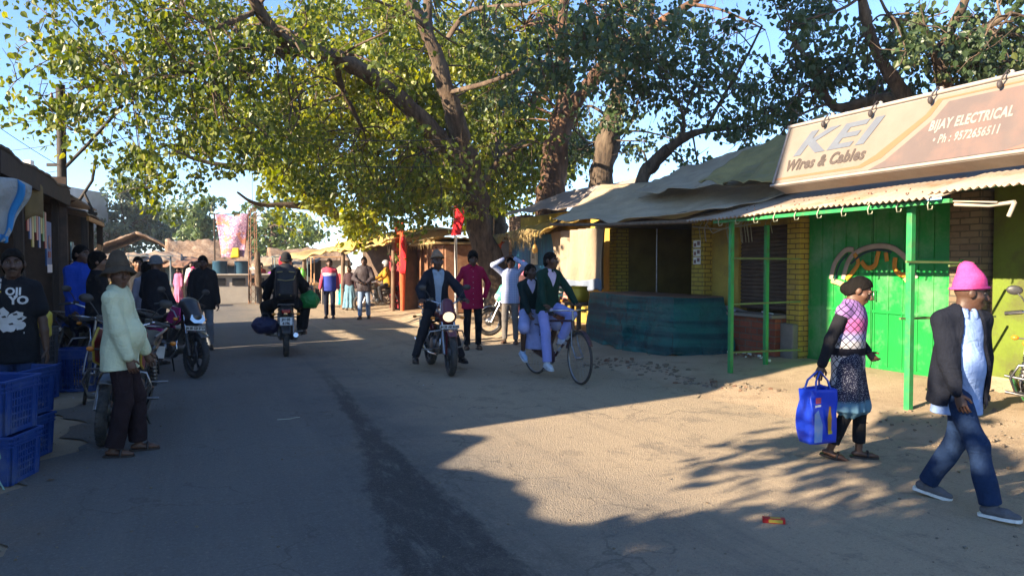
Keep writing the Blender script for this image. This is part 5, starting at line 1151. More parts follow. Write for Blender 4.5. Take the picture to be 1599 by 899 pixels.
W = MB(); W.lathe([(0, 0), (.19, 0), (.21, .1), (.2, .34), (.15, .44), (.08, .5), (0, .52)], (7.0, 14.0, float(gz(7., 14.))), 'z', 18); W.build_rf('clay_jar', mat('terracotta', (.25, .075, .03), .8, (.18, .05, .022), 6, .2), 7.0, 14.0, .1, 'tall terracotta jar on the ground before the bench', 'jar')
W = MB(); W.tube([(6.75, 13.0, .17), (6.7, 13.6, .2), (6.85, 14.3, .18)], .05, 10); W.tube([(6.7, 12.85, .18), (6.75, 13.0, .18)], .065, 10); W.build_rf('clay_pipe', mat('pale_pipe', (.48, .38, .27), .8), 6.75, 13.6, .15, 'pale dusty pipe lying on the ground behind the bicycle', 'pipe')
# ------------------------------------------------------------------ farther stalls on the right
RUST = mat('rusty_sheet', (.22, .1, .05), .7, (.13, .055, .03), 3, .2, 20, dirt=(.35, .22, .13), dscale=2.5, damt=.6); RUSTP = mat('faded_door', (.5, .33, .22), .75, (.38, .2, .12), 3, .15, 20, stretch=(1, 2, .5), dirt=(.25, .1, .05), dscale=3, damt=.8)
K2 = thing_rf('steel_kiosk', 'rusty brown sheet steel kiosk with a faded pinkish door leaf', 'kiosk', 7.2, 23.5, 0, 'market shops and stalls')
W = MB(); W.box((7.0, 21.5, .1), (8.6, 25.0, 2.2)); W.build('cabin', RUST, K2, bevel=.02); W = MB(); W.box((6.88, 24.9, .12), (7.2, 25.7, 2.15)); W.build('door', RUSTP, K2, bevel=.008)
W = MB(); W.box((6.6, 21.3, 2.22), (8.8, 25.9, 2.28)); W.grid(lambda u, v: (6.5+2.4*u, 21.2+4.8*v, 2.31+.06*abs(wob(u*3, v*6))), 14, 30); W.build('roof', STRAW, K2)
W = MB()
for i in range(5): W.bar((6.97, 21.6+.8*i, .15), (6.97, 21.6+.8*i, 2.15), .03, .04)
W.build('ribs', RUST, K2)
straw_fringe('straw_fringe', 6.6, 21.4, 25.8, 2.34, 110, 'dry straw and twigs along the rusty kiosk roof', .25)
K3 = thing_rf('white_cabin', 'small pale grey panelled cabin behind the man in the crimson shirt', 'cabin', 8.3, 21.8, 0, 'market shops and stalls')
W = MB(); W.box((8.2, 20.7, .1), (9.4, 21.45, 2.35)); W.box((8.25, 21.45, .1), (9.4, 23.4, 2.35)); W.build('panel', mat('pale_grey_panel', (.42, .4, .38), .6, (.34, .33, .32), 3, .06), K3, bevel=.01)
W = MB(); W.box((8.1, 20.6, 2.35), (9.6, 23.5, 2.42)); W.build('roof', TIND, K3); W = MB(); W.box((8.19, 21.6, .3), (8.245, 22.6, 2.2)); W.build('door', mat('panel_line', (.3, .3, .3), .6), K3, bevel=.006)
W = MB(); W.tube([(7.2, 21.1, 0), (7.2, 21.1, 2.45)], .045, 10); W.build_rf('metal_post', mat('galvanised', (.5, .5, .5), .4, None, 8, .05, 30, metal=.5), 7.2, 21.1, 0, 'slim shiny metal post left of the man in the crimson shirt', 'post')
RED = mat('red_flag_cloth', (.62, .012, .02), .85, (.5, .01, .016), 6, .25, 18); SAFF = mat('saffron_flag_cloth', (.55, .1, .03), .85, (.4, .06, .02), 6, .25, 18)
Fl = thing_rf('red_flag', 'big torn red cloth flag hanging in the leaves above the crimson shirted man', 'flag', 7.0, 20.3, 2.4, 'temple flags')
W = MB(); W.grid(lambda u, v: (7.0+.08*math.sin(u*9+v*2), 20.75-.85*u+.25*v*(1-u), 3.22-.78*v-.25*u*(1-v)*abs(math.sin(u*8))+.12*math.sin(u*11)*(1-v)), 20, 14); W.build('cloth', RED, Fl, solid=.006)
W = MB(); W.grid(lambda u, v: (7.02+.06*math.sin(u*7), 20.6-.5*u, 3.35-.3*v-.3*abs(u-.5)), 8, 6); W.build('streamer', RED, Fl, solid=.006); W = MB(); W.tube([(7.05, 20.5, 0.1), (7.02, 20.75, 3.3)], .02, 6); W.build('pole', DARKWOOD, Fl)
Fp = thing_rf('flag_shrine', 'tall pole wrapped in saffron red cloth beside the rusty kiosk', 'flag pole', 6.3, 23.95, 0, 'temple flags')
W = MB(); W.tube([(6.3, 23.95, 0), (6.3, 23.95, 1.1), (6.32, 23.9, 2.2), (6.3, 23.95, 3.05)], [.06, .1, .13, .04], 10); W.build('wrapped_pole', SAFF, Fp)
W = MB(); W.grid(lambda u, v: (6.3+.1*math.sin(u*6+v*3), 24.0+.9*u+.1*v, 2.95-.9*v+.3*u-.4*u*v), 12, 10); W.build('flag', SAFF, Fp, solid=.006); W = MB(); W.grid(lambda u, v: (6.25+.08*math.sin(u*6+v*3), 23.9-.3*u, 2.5-1.2*v), 6, 10); W.build('flag', RED, Fp, solid=.006)
# straw roofed tea stall
St_ = thing('straw_stall', 'open stall under a sagging straw and yellow sheet roof, dark inside', 'stall', (-5.8, 26.1, 0), R(-36), 'market shops and stalls')
W = MB(); W.grid(lambda u, v: (-3.1+5.6*u+.05*wob(u*4, v), -.4+4.4*v, 1.98+.5*u**1.5+.5*v+.06*wob(u*5, v*2, 1, 3)-(.1*abs(math.sin(u*23)) if v < .05 else 0)), 60, 14); W.build('roof', STRAW, St_, solid=.06)
W = MB(); W.grid(lambda u, v: (-.5+3.0*u+.04*wob(u*4, v), -.5+2.6*v, 2.2+.4*u+.35*v+.07*wob(u*5, v*2, 1, 6)-((.12+.22*abs(math.sin(u*5+.5))) if v < .08 else 0)), 40, 16); W.build('yellow_sheet', YTARP, St_, solid=.01)
W = MB(); W.box((-3, 3.6, 0), (2.5, 3.7, 2.4)); W.box((2.4, .1, 0), (2.48, 3.6, 2.3)); W.build('wall', mat('dark_boards', (.13, .085, .06), .9, (.07, .048, .036), 4, .2), St_)
W = MB(); W.box((-2.2, .6, .1), (-.7, .7, 1.75)); W.build('wall', mat('cream_plaster', (.34, .28, .21), .85, (.25, .2, .15), 3, .1), St_)
for x in (-2.35, -.2, 2.3): W = MB(); W.tube([(x, -.1, 0), (x+.03, -.08, 2.1+.1*x)], .07, 8); W.build('post', WOOD, St_)
W = MB(); W.box((1.75, .3, .1), (2.3, .36, 1.9)); W.build('red_panel', mat('red_panel', (.3, .015, .02), .7), St_)
for i, (c, x) in enumerate((((.5, .42, .02), -2.75), ((.5, .05, .08), -2.95), ((.1, .35, .05), -2.55))):
    W = MB(); W.ball((0, 0, 0), (.12, .12, .25), 8); q = (-5.8+x*math.cos(R(-36))+.15*math.sin(R(36)), 26.1+x*math.sin(R(-36))-.2, 1.25); o = W.build('snack_bag', mat('bag%d' % i, c, .4), None, q); tag(o, ('bright yellow', 'pinkish red', 'green')[i]+' snack bag hanging at the straw stall corner', 'bag', 'bags hanging at the straw stall')
# farther roofs behind
def shed(name, label, n0, n1, d0, d1, ze, zr, wallm, roofm, cat='shed', along='d'):
    o = thing_rf(name, label, cat, (n0+n1)/2, (d0+d1)/2, 0, 'sheds beyond the crossing')
    W = MB(); W.box((n0+.3, d0+.3, 0), (n1-.3, d1-.3, ze)); W.build('wall', wallm, o); W = MB(); nm = (n0+n1)/2; dm = (d0+d1)/2
    if along == 'd': V = [(n0, d0, ze-.1), (n0, d1, ze-.1), (nm, d1, zr), (nm, d0, zr), (n1, d0, ze-.1), (n1, d1, ze-.1)]; Fs = [(0, 1, 2, 3), (3, 2, 5, 4)]
    else: V = [(n0, d0, ze-.1), (n1, d0, ze-.1), (n1, dm, zr), (n0, dm, zr), (n0, d1, ze-.1), (n1, d1, ze-.1)]; Fs = [(0, 1, 2, 3), (3, 2, 5, 4)]
    qd = [[Vector(V[i]) for i in f] for f in Fs]; sd_ = len(label)
    for q in qd:
        W.grid(lambda u, v: (lambda p: (p.x, p.y, p.z+.05*wob(p.x*1.3, p.y*1.3, 1, sd_)+.03*math.sin(p.x*14+p.y*9)))((q[0]*(1-u)+q[1]*u)*(1-v)+(q[3]*(1-u)+q[2]*u)*v), 24, 12)
    W.build('roof', roofm, o, solid=.1)
    k = int((n1-n0)/1.9)
    for i in range(k): W = MB(); W.box((n0+.5+i*1.9, d0+.24, .1 if i % 3 else .7), (n0+1.7+i*1.9, d0+.32, 1.75-.15*(i % 2))); W.build('dim_shop_front', mat('front%d' % (i % 4), ((.03, .028, .026), (.06, .1, .13), (.12, .05, .03), (.05, .045, .04))[i % 4], .7), o)  # dark panels put the dim shop interiors into the colour
    return o
TILE = mat('clay_tile', (.3, .2, .13), .9, (.14, .085, .055), 3.5, .9, 10, stretch=(4, 4, 1), dirt=(.38, .29, .21), dscale=.7, damt=.8); WASH = mat('pale_wash', (.45, .4, .34), .85, (.35, .31, .27), 2, .1)
shed('tiled_shed', 'clay tiled shed beyond the crossing with the highest gable', -5.6, -.2, 43, 49, 2.0, 3.3, mat('dull_wash', (.3, .25, .2), .9, (.2, .16, .13), 1.5, .1), TILE, along='d'); shed('tiled_shed', 'lower clay tiled shed left of the banner with a dark open front', -1.4, 2.6, 38.5, 42.5, 1.7, 2.75, mat('dim_interior_front', (.16, .12, .09), .9, (.09, .07, .055), 2, .1), TILE, along='n')  # dark front wall colour carries the shade of an open interior
shed('tin_shed', 'small tin roofed shack between the two tiled sheds', -3.0, -.6, 37.0, 40.0, 1.8, 2.15, mat('teal_front', (.1, .16, .17), .8, (.06, .1, .11), 2, .1), TIN, along='n')
shed('tiled_shed', 'brown roofed shed right of the steel lattice mast', 3.2, 7.0, 36, 39.5, 1.6, 2.3, mat('dim_interior_front', (.16, .12, .09)), TILE, along='n')
# low cream kiosk with painted dark openings, drums on top
L1 = thing_rf('cream_stall', 'low cream plastered stall with painted dark openings beneath the banner', 'stall', 1.4, 32.3, 0, 'market shops and stalls')
W = MB(); W.box((.4, 32.3, 0), (3.0, 33.4, 1.15)); W.box((.3, 32.15, 1.15), (3.1, 33.5, 1.22)); W.build('wall', WASH, L1, bevel=.02)
for i in range(3): W = MB(); W.box((.6+.75*i, 32.27, .75), (1.1+.75*i, 32.32, 1.05)); W.build('dark_opening_panel', INK, L1)  # black slabs stand in for the shade inside the openings
for i, n in enumerate((.9, 1.75)): W = MB(); W.lathe([(0, 0), (.28, 0), (.29, .02), (.29, .5), (.31, .52), (.0, .54)], (n, 32.7, 1.22), 'z', 18); W.build_rf('plastic_drum', mat('drum_blue', (.02, .07, .12), .5), n, 32.7, 1.22, ('open blue drum under the banner on the cream stall', 'second blue drum beside the mast on the cream stall')[i], 'drum', 'drums on the cream stall')
Bn = thing('banner', 'crumpled pinkish printed banner strung up on a bamboo frame far away', 'banner', (-11.5, 30.2, 0)); 
def bann():
    g = G('banner_print'); v = g.voro(7, stretch=(1, 1, 1.6)); n = g.noise(9, 6, .8, dist=1.5); n2 = g.noise(2.2, 3, .6); c = g.mix(g.ss(n, .4, .6), (.5, .3, .42), (.13, .07, .16)); c = g.mix(g.ss(v, .35, .1), c, (.62, .55, .58)); c = g.mix(g.op('MULTIPLY', g.ss(n2, .5, .58), .8), c, (.5, .16, .06))
    return g.fin(c, .7, n, .3, .05)
bann()
W = MB(); W.grid(lambda u, v: (-12.25+1.4*u+.12*v*(1-u)*2-.25*v*u+.1-11.5*0+11.5, 30.2-30.2+.08*math.sin(u*6+v*3), 3.62-1.75*v+.06*math.sin(u*9)), 18, 18); W.build('cloth', MC['banner_print'], Bn, solid=.01)
W = MB(); W.grid(lambda u, v: (.0+.36*u+.02*v-.02, -.06, 2.28-.4*v), 4, 4); W.build('yellow_panel', mat('banner_yellow', (.62, .42, .02), .7), Bn, solid=.008)
W = MB()
for x in (-.72, .68): W.tube([(x, .1, 0), (x, .1, 3.7)], .03, 6)
W.tube([(-.8, .1, 3.66), (.8, .1, 3.66)], .025, 6); W.build('frame', DARKWOOD, Bn)
Lm = thing('lattice_mast', 'thin rusty steel lattice mast right of the pink banner', 'mast', (-10.55, 30.0, 0))
W = MB(); q = [(-.14, -.14), (.14, -.14), (.14, .14), (-.14, .14)]
for x, y in q: W.bar((x, y, 0), (x*.8, y*.8, 3.9), .025, .025)
for i in range(13):
    z = .3*i
    for j in range(4): a, b = q[j], q[(j+1) % 4]; W.bar((a[0], a[1], z), (b[0], b[1], z+.3), .012, .012)
W.build('lattice', RUST, Lm); W = MB(); W.tube([(0, 0, 3.8), (0, 0, 5.6)], .015, 6); W.build('rod', RUST, Lm)
W = MB(); W.tube([(-10.15, 29.6, 0), (-10.2, 29.6, 1.2), (-10.22, 29.6, 2.1)], [.1, .13, .09], 9); W.v = [(x+10.2, y-29.6, z) for x, y, z in W.v]; o = W.build('tree_stump', BARK, None, (-10.2, 29.6, 0)); tag(o, 'short bare brown tree stump beside the lattice mast', 'stump')
for i, (n, d, w, c) in enumerate(((-1.6, 30.5, 1.6, (.12, .14, .15)), (3.5, 31.0, 1.4, (.06, .09, .1)), (5.0, 31.5, 1.2, (.35, .2, .1)))):
    o = thing_rf('handcart', ('grey vegetable handcart left of the cream stall', 'dark handcart beyond the rear motorcycle', 'orange brown handcart left of the straw stall')[i], 'handcart', n, d, 0, 'handcarts at the crossing')
    W = MB(); W.box((n-w/2, d-.5, .75), (n+w/2, d+.5, .85)); W.build('bed', mat('cart%d' % i, c, .7), o, bevel=.01)
    for s in (-1, 1):
        W = MB(); W.ring((n+s*w*.4, d, .3), .28, .025, 'x', 20, 6); W.tube([(n+s*w*.4, d-.28, .3), (n+s*w*.4, d+.28, .3)], .01, 4); W.tube([(n+s*w*.4, d, .02), (n+s*w*.4, d, .75)], .012, 4); W.build('wheel', STEEL, o)
    W = MB()
    for a in (-1, 1):
        for b in (-1, 1): W.tube([(n+a*w*.45, d+b*.45, .1 if b < 0 else .75), (n+a*w*.45, d+b*.45, 1.9)], .02, 5)
    W.box((n-w*.5, d-.55, 1.9), (n+w*.5, d+.55, 1.93)); W.build('canopy', mat('cart_top%d' % i, mul(c, 2.2), .8), o)

# small awning stalls crowding the far end of the street
for i, (u, Y, w, z, c, lab) in enumerate(((178, 33, 2.0, 1.9, (.3, .22, .15), 'tan sheet awning stall left of the crossing'), (228, 36, 1.8, 2.0, (.1, .16, .2), 'dull blue awning stall between tan and brown ones'), (268, 34, 1.7, 1.75, (.26, .13, .08), 'rust brown awning stall left of the cream stall'), (425, 33.5, 1.8, 1.8, (.32, .25, .17), 'tan awning stall just right of the lattice mast'), (462, 32, 1.5, 1.7, (.2, .16, .12), 'dusty brown awning stall nearest the straw stall'))):
    x = (u-799.5)/F*Y; o = thing('awning_stall', lab, 'stall', (x, Y, 0), R(8-4*i), 'market shops and stalls')
    W = MB(); W.grid(lambda a, b: ((a-.5)*w*1.15, -.9+1.9*b, z-.18+.36*b+.04*wob(a*4, b*3, 1, i)-(.08*abs(math.sin(a*14)) if b < .05 else 0)), 24, 8); W.build('awning', mat('awning%d' % i, c, .85, None, 4, .3, dirt=(.34, .27, .19), dscale=2), o, solid=.02)
    W = MB(); W.box((-w/2, .95, 0), (w/2, 1.0, z+.1)); W.build('back', mat('stall_dark', (.06, .045, .035), .9), o)
    for a in (-1, 1): W = MB(); W.tube([(a*w*.5, -.75, 0), (a*w*.5, -.75, z-.1)], .03, 6); W.build('post', WOOD, o)
    W = MB(); W.box((-w*.45, -.4, 0), (w*.45, .3, .75)); W.build('table', mat('stall_table', (.16, .12, .085), .8), o, bevel=.02)
    for k in range(5): W = MB(); W.ball((-w*.36+k*w*.18, -.05+.12*(k % 2), .8), (.13, .14, .12), 8); W.build('goods', mat('goods%d' % ((k+i) % 4), ((.4, .12, .04), (.1, .22, .05), (.5, .36, .06), (.3, .05, .08))[(k+i) % 4], .7, None, 18, .4), o)
# ------------------------------------------------------------------ left side stalls
LS = thing_rf('left_stall', 'dark roofed wooden stall on the left edge with yellow door panel', 'stall', -2.6, 12, 0, 'market shops and stalls')
W = MB(); V = []
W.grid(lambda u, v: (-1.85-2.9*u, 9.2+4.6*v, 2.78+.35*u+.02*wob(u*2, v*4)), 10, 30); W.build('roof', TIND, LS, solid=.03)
W = MB(); W.box((-1.9, 9.2, 2.52), (-1.86, 13.8, 2.77)); W.build('fascia', mat('dark_fascia', (.05, .032, .022), .8, (.03, .022, .018), 4, .2), LS)
W = MB(); W.box((-3.6, 9.2, 0), (-3.5, 13.8, 2.8)); W.box((-3.5, 13.7, 0), (-1.9, 13.8, 2.97)); W.build('wall', mat('dark_boards', (.07, .045, .035)), LS)
W = MB(); W.box((-2.78, 11.3, .2), (-2.72, 12.3, 2.3)); W.build('yellow_door', mat('mustard_panel', (.34, .24, .02), .6, (.28, .19, .02), 3, .08), LS, bevel=.01)
for n, d in ((-2.05, 11.0), (-2.05, 13.6), (-2.6, 12.4)): W = MB(); W.box((n-.05, d-.05, 0), (n+.05, d+.05, 2.6)); W.build('post', DARKWOOD, LS)
W = MB(); W.grid(lambda u, v: (-2.0+.15*math.sin(u*5), 11.1+.9*u, 2.62-.5*v*(1-.6*u)+.04*math.sin(u*14)), 14, 8); W.build('rag', mat('ochre_rag', (.2, .13, .05), .9), LS, solid=.01)
W = MB(); W.box((-2.02, 12.55, 1.55), (-2.0, 12.95, 2.2)); o = W.build('poster', mat('poster_blue', (.03, .12, .3), .5, (.02, .09, .24), 6, .02), LS); W = MB(); W.box((-1.998, 12.56, 1.45), (-1.994, 12.94, 1.57)); W.build('poster_strip', PLATEW, o)
W = MB(); W.lathe([(0, 0), (.1, 0), (.1, .006), (0, .006)], (-1.998, 12.75, 1.9), 'x', 18); W.build('poster_disc', mat('poster_pink', (.4, .25, .22), .5), o)
W = MB(); W.box((-2.0, 12.65, 1.67), (-1.994, 12.86, 1.76)); W.build('poster_label', mat('poster_red', (.25, .02, .03), .5), o)
LS2 = thing_rf('left_stall', 'second dark stall behind, with low awning, its edge painted orange as if sunlit', 'stall', -2.6, 16.5, 0, 'market shops and stalls')
W = MB(); W.grid(lambda u, v: (-1.65-2.4*u, 13.7+2.75*v, 2.42+.5*u+.01*wob(u*2, v*4)), 8, 14); W.build('roof', TIND, LS2, solid=.03); W = MB(); W.box((-1.66, 14.0, 2.3), (-1.62, 16.2, 2.37)); W.build('fascia', mat('sunlit_edge_orange', (.5, .22, .04), .6), LS2)  # sunlight on the awning edge painted as an orange strip
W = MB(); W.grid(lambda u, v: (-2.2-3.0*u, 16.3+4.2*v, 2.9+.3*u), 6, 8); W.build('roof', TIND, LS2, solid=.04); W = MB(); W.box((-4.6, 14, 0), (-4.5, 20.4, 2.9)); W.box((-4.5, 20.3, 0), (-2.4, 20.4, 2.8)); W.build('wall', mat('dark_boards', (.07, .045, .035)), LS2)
for d in (14.1, 16.2, 20.2): W = MB(); W.box((-1.75 if d < 17 else -2.35, d-.05, 0), (-1.65 if d < 17 else -2.25, d+.05, 2.35 if d < 17 else 2.9)); W.build('post', DARKWOOD, LS2)
for i, (d, z, c) in enumerate(((14.6, 1.8, (.1, .22, .28)), (14.6, 1.45, (.42, .36, .34)), (14.9, 1.75, (.05, .12, .15)))):
    W = MB(); W.box((-1.98, d, z-.16), (-1.96, d+.26, z+.16)); W.build('poster', mat('lp%d' % i, c, .5, mul(c, .5), 14, 0), LS2)
# hanging snack strips
for i in range(7): W = MB(); W.box((-2.3, 14.4+.22*i, .55), (-2.27, 14.55+.22*i, 1.15)); W.build('snack_strip', mat('snack_red', (.4, .12, .04), .4, (.35, .3, .1), 9, 0), LS2)
for i in range(9): W = MB(); W.box((-2.0, 11.15+.15*i, 2.0-.1*(i % 3)), (-1.985, 11.27+.15*i, 2.32)); W.build('snack_strip', mat('strip%d' % (i % 4), ((.35, .05, .04), (.05, .12, .3), (.4, .32, .05), (.08, .25, .08))[i % 4], .35, None, 12, .2), LS)
# pale tarp with blue hem hanging into the frame at the left
W = MB(); A0, A1, B0, B1 = Vector(at(-60, 245, 6.9)), Vector(at(46, 292, 7.1)), Vector(at(-60, 400, 6.9)), Vector(at(8, 372, 7.0))
def tp(u, v):
    p = (A0*(1-u)+A1*u)*(1-v)+(B0*(1-u)+B1*u)*v; return (p.x+.02*math.sin(v*9), p.y+.05*math.sin(u*7+v*3)+.02*math.sin(u*19), p.z+.03*math.sin(u*9+2*v))
W.grid(tp, 24, 20)
tq = W.build('tarpaulin', tarp_mat('pale_blue_tarp', (.34, .36, .36), (.27, .29, .3), .6), None, (0, 0, 0), 0, solid=.006); tag(tq, 'pale plastic tarpaulin with bright blue hem hanging at the left edge', 'tarpaulin', 'tarpaulins over the stalls')
W = MB(); W.grid(lambda u, v: (lambda p, q: (p[0]+(q[0]-p[0])*v, p[1]-.012, p[2]+(q[2]-p[2])*v-.0))(tp(.86+.0*u, u), tp(1.0, u)) if True else 0, 12, 3); h = W.build('hem', mat('bright_blue_tarp', (.02, .2, .45), .5, (.015, .15, .36), 6, .1), tq, solid=.006)
W = MB(); W.grid(lambda u, v: (lambda p, q: (p[0], p[1]-.012, p[2]+(q[2]-p[2])*v))(tp(u, .9), tp(u, 1.02)), 14, 3); W.build('hem', mat('bright_blue_tarp', (.02, .2, .45)), tq, solid=.006)
# utility pole with wires
Up = thing('utility_pole', 'dark utility pole with crossarms rising behind the left stall roof', 'utility pole', (-9.25, 15.2, 0)); pm = mat('pole_dark', (.05, .04, .035), .8, (.035, .03, .028), 4, .2)
W = MB(); W.tube([(0, 0, 0), (0, 0, 5.25)], [.095, .085], 12); W.build('pole', pm, Up)
for z, a, b in ((4.95, -.22, .2), (3.62, -.3, .1), (2.62, -.4, .7)): W = MB(); W.bar((a, 0, z), (b, 0, z), .06, .06); W.build('crossarm', pm, Up)
W = MB(); W.tube([(.05, 0, 3.55), (.55, 0, 4.05), (1.25, .05, 4.85)], .035, 8); W.build('stay', pm, Up)
W = MB()
for x in (-.18, .16): W.lathe([(0, 0), (.03, 0), (.035, .04), (.02, .07), (.03, .1), (0, .12)], (x, 0, 4.98), 'z', 8)
W.build('insulators', mat('insulator', (.2, .12, .08), .3), Up)
W = MB(); W.tube([(.35, 0, 2.9), (.62, 0, 3.3), (.7, 0, 3.75)], .03, 6); W.tube([(.45, 0, 3.05), (.7, 0, 2.5), (.78, 0, 2.25)], .025, 6); W.tube([(.4, 0, 2.95), (-.25, 0, 2.7)], .02, 6); W.build('bent_bracket', pm, Up)
def wire(name, label, p0, p1, sag, r=.008, k=18, group='overhead wires'):
    p0, p1 = Vector(p0), Vector(p1); W = MB(); W.tube([p0.lerp(p1, t)-Vector((0, 0, sag*4*t*(1-t))) - p0 for t in np.linspace(0, 1, k)], r, 5); o = W.build(name, INK, None, p0); return tag(o, label, 'wire', group)
wire('power_line', 'upper sagging cable from the pole top into the tree', (-9.1, 15.2, 5.0), (-1.2, 16.6, 4.4), .35, .011); wire('power_line', 'lower sagging cable from the pole to the tree limb', (-9.1, 15.2, 4.9), (-1.0, 17.2, 3.9), .5, .01)
for i in range(3): wire('power_line', ('topmost', 'middle', 'lowest')[i]+' of the thin cables crossing the sky left of the pole', (-9.3, 15.2, 4.6-.55*i), (-16, 17, 4.9-.5*i), .25, .007)
wire('power_line', 'thin cable slanting up the sky at the left edge', (-9.3, 15.2, 3.6), (-9.5, 11.2, 5.0), .1, .006)
# pale block of flats far behind, upper floors show over the stall roof
Fb = thing('apartment_block', 'pale multi storey building with roof columns seen over the left stall', 'building', (-36.5, 52, 0)); wm = mat('pale_concrete', (.5, .47, .44), .8, (.42, .4, .37), 2, .08)
W = MB(); W.box((-6, 0, 0), (2.6, 10, 7.6)); W.build('walls', wm, Fb)
for z in (1.2, 4.2): 
    for i in range(4): W = MB(); W.box((-5+2.1*i, -.06, z), (-3.7+2.1*i, -.01, z+1.4)); W.build('window', mat('dark_window', (.03, .035, .04), .2), Fb)
for x in (-5.6, -3.6, -.2, 1.2, 2.3): W = MB(); W.box((x-.22, .2, 7.6), (x+.22, .64, 9.0)); W.build('column', wm, Fb)
W = MB(); W.bar((-6, .3, 8.5), (2.5, .3, 8.5), .06, .06); W.bar((-6, .3, 8.9), (2.5, .3, 8.9), .06, .06); W.box((-6, 0, 7.6), (-1, .2, 8.0)); W.build('railing', wm, Fb); W = MB(); W.box((-4.6, -.02, 7.2), (-.4, .0, 7.9)); W.build('red_panel', mat('red_ochre', (.4, .08, .05), .8), Fb)

# ------------------------------------------------------------------ street side the sun comes over (left of the frame): shades the road
Bd = thing_rf('corner_building', 'tall plain plastered building outside the left edge that shades the road', 'building', -8.5, 7.5, 0); pw = mat('buff_plaster', (.42, .36, .28), .85, (.36, .3, .23), 2, .1, 12, dirt=(.2, .17, .13), dscale=1)
W = MB(); W.box((-11, 4.84, 0), (-6.0, 10.0, 14)); W.build('walls', pw, Bd); W = MB(); W.box((-11.1, 4.82, 14), (-5.95, 10.1, 14.3)); W.build('parapet', pw, Bd)
for z in (3.6, 6.8, 10.0):
    for d in (5.7, 7.6): W = MB(); W.box((-5.995, d, z), (-5.96, d+1.2, z+1.5)); w_o = W.build('window', mat('dark_window', (.03, .035, .04)), Bd); W = MB(); W.box((-5.98, d-.1, z-.1), (-5.85, d+1.3, z-.04)); W.build('sill', pw, w_o)
W = MB(); W.box((-6.0, 4.96, 3.1), (-5.4, 9.9, 3.2)); W.build('sunshade', pw, Bd)
N1 = thing_rf('corner_stall', 'tarp roofed stall outside the left edge beside the camera', 'stall', -5.6, 3, 0, 'market shops and stalls')
W = MB(); W.grid(lambda u, v: (-4.55-2.0*u+(.2*math.sin(v*9)+.12*math.sin(v*23) if u < .01 else 0), .6+4.7*v, 2.62+.3*u+.05*wob(u, v*4)-(.22*(v-.5)**2 if u < .2 else 0)), 10, 60); W.build('roof', GREYTARP, N1, solid=.02)
for d in (.8, 3, 5.2): W = MB(); W.box((-4.75, d-.05, 0), (-4.65, d+.05, 2.6)); W.build('post', DARKWOOD, N1)
W = MB(); W.box((-6.5, .6, 0), (-6.4, 5.2, 3.0)); W.box((-6.4, .6, 0), (-4.8, .7, 2.7)); W.box((-6.4, 5.1, 0), (-4.8, 5.2, 2.7)); W.build('wall', mat('dark_boards', (.07, .045, .035)), N1)
# ------------------------------------------------------------------ trees
LT = np.array([(0, 0, 0), (.36, .25, .09), (.38, .6, .1), (0, 1.12, -.05), (-.38, .6, .1), (-.36, .25, .09)])
def leaves(name, parent, C, Rd, cnt, size, m, droop=.75, seed=0, flat=.8, svar=.25, hang=0.0):
    r = np.random.default_rng(seed); C = np.asarray(C); Rd = np.asarray(Rd); cnt = np.asarray(cnt, int); idx = np.repeat(np.arange(len(C)), cnt); n = len(idx)
    d = r.normal(size=(n, 3)); d /= np.linalg.norm(d, axis=1, keepdims=True); rad = r.random(n)**.45; off = d*rad[:, None]*Rd[idx][:, None]*np.array((1, 1, flat)); off[:, 2] -= hang*r.random(n)*Rd[idx]
    # gather into small sprays inside the clump so that gaps show
    sp = r.integers(0, 7, n); so = np.random.default_rng(seed+1).normal(size=(len(C), 7, 3))*.5; off = off*.55+so[idx, sp]*Rd[idx][:, None]*np.array((1, 1, flat))
    P = C[idx]+off
    ax = r.normal(size=(n, 3))*.55; ax[:, 2] -= droop; ax /= np.linalg.norm(ax, axis=1, keepdims=True)
    nn = r.normal(size=(n, 3)); nn[:, 2] += .5; nn -= ax*(nn*ax).sum(1, keepdims=True); nn /= np.linalg.norm(nn, axis=1, keepdims=True); sd = np.cross(ax, nn)
    s = size*(1+svar*r.normal(size=n)).clip(.5, 1.6)
    V = P[:, None, :]+s[:, None, None]*(LT[None, :, 0:1]*sd[:, None, :]+LT[None, :, 1:2]*ax[:, None, :]+LT[None, :, 2:3]*nn[:, None, :])
    b = np.arange(n)*6; Q = np.stack([np.stack([b, b+1, b+2, b+3], 1), np.stack([b, b+3, b+4, b+5], 1)], 1).reshape(-1, 4)
    me = mesh_np(name, V.reshape(-1, 3), Q, None, False); a = me.attributes.new('rnd', 'FLOAT', 'FACE')
    cl = r.random(len(C)); v = np.clip(.6*r.random(n)+.4*cl[idx], 0, 1)
    if len(a.data) == 2*n: a.data.foreach_set('value', np.repeat(v, 2).astype(np.float32))
    return link(name, me, m, parent)
def smooth_path(P, k=5):
    P = [np.array(p, float) for p in P]; out = []
    for i in range(len(P)-1):
        p0, p1, p2, p3 = P[max(0, i-1)], P[i], P[i+1], P[min(len(P)-1, i+2)]
        for t in np.linspace(0, 1, k, endpoint=False): out.append(.5*((2*p1)+(-p0+p2)*t+(2*p0-5*p1+4*p2-p3)*t*t+(-p0+3*p1-3*p2+p3)*t**3))
    return out+[P[-1]]
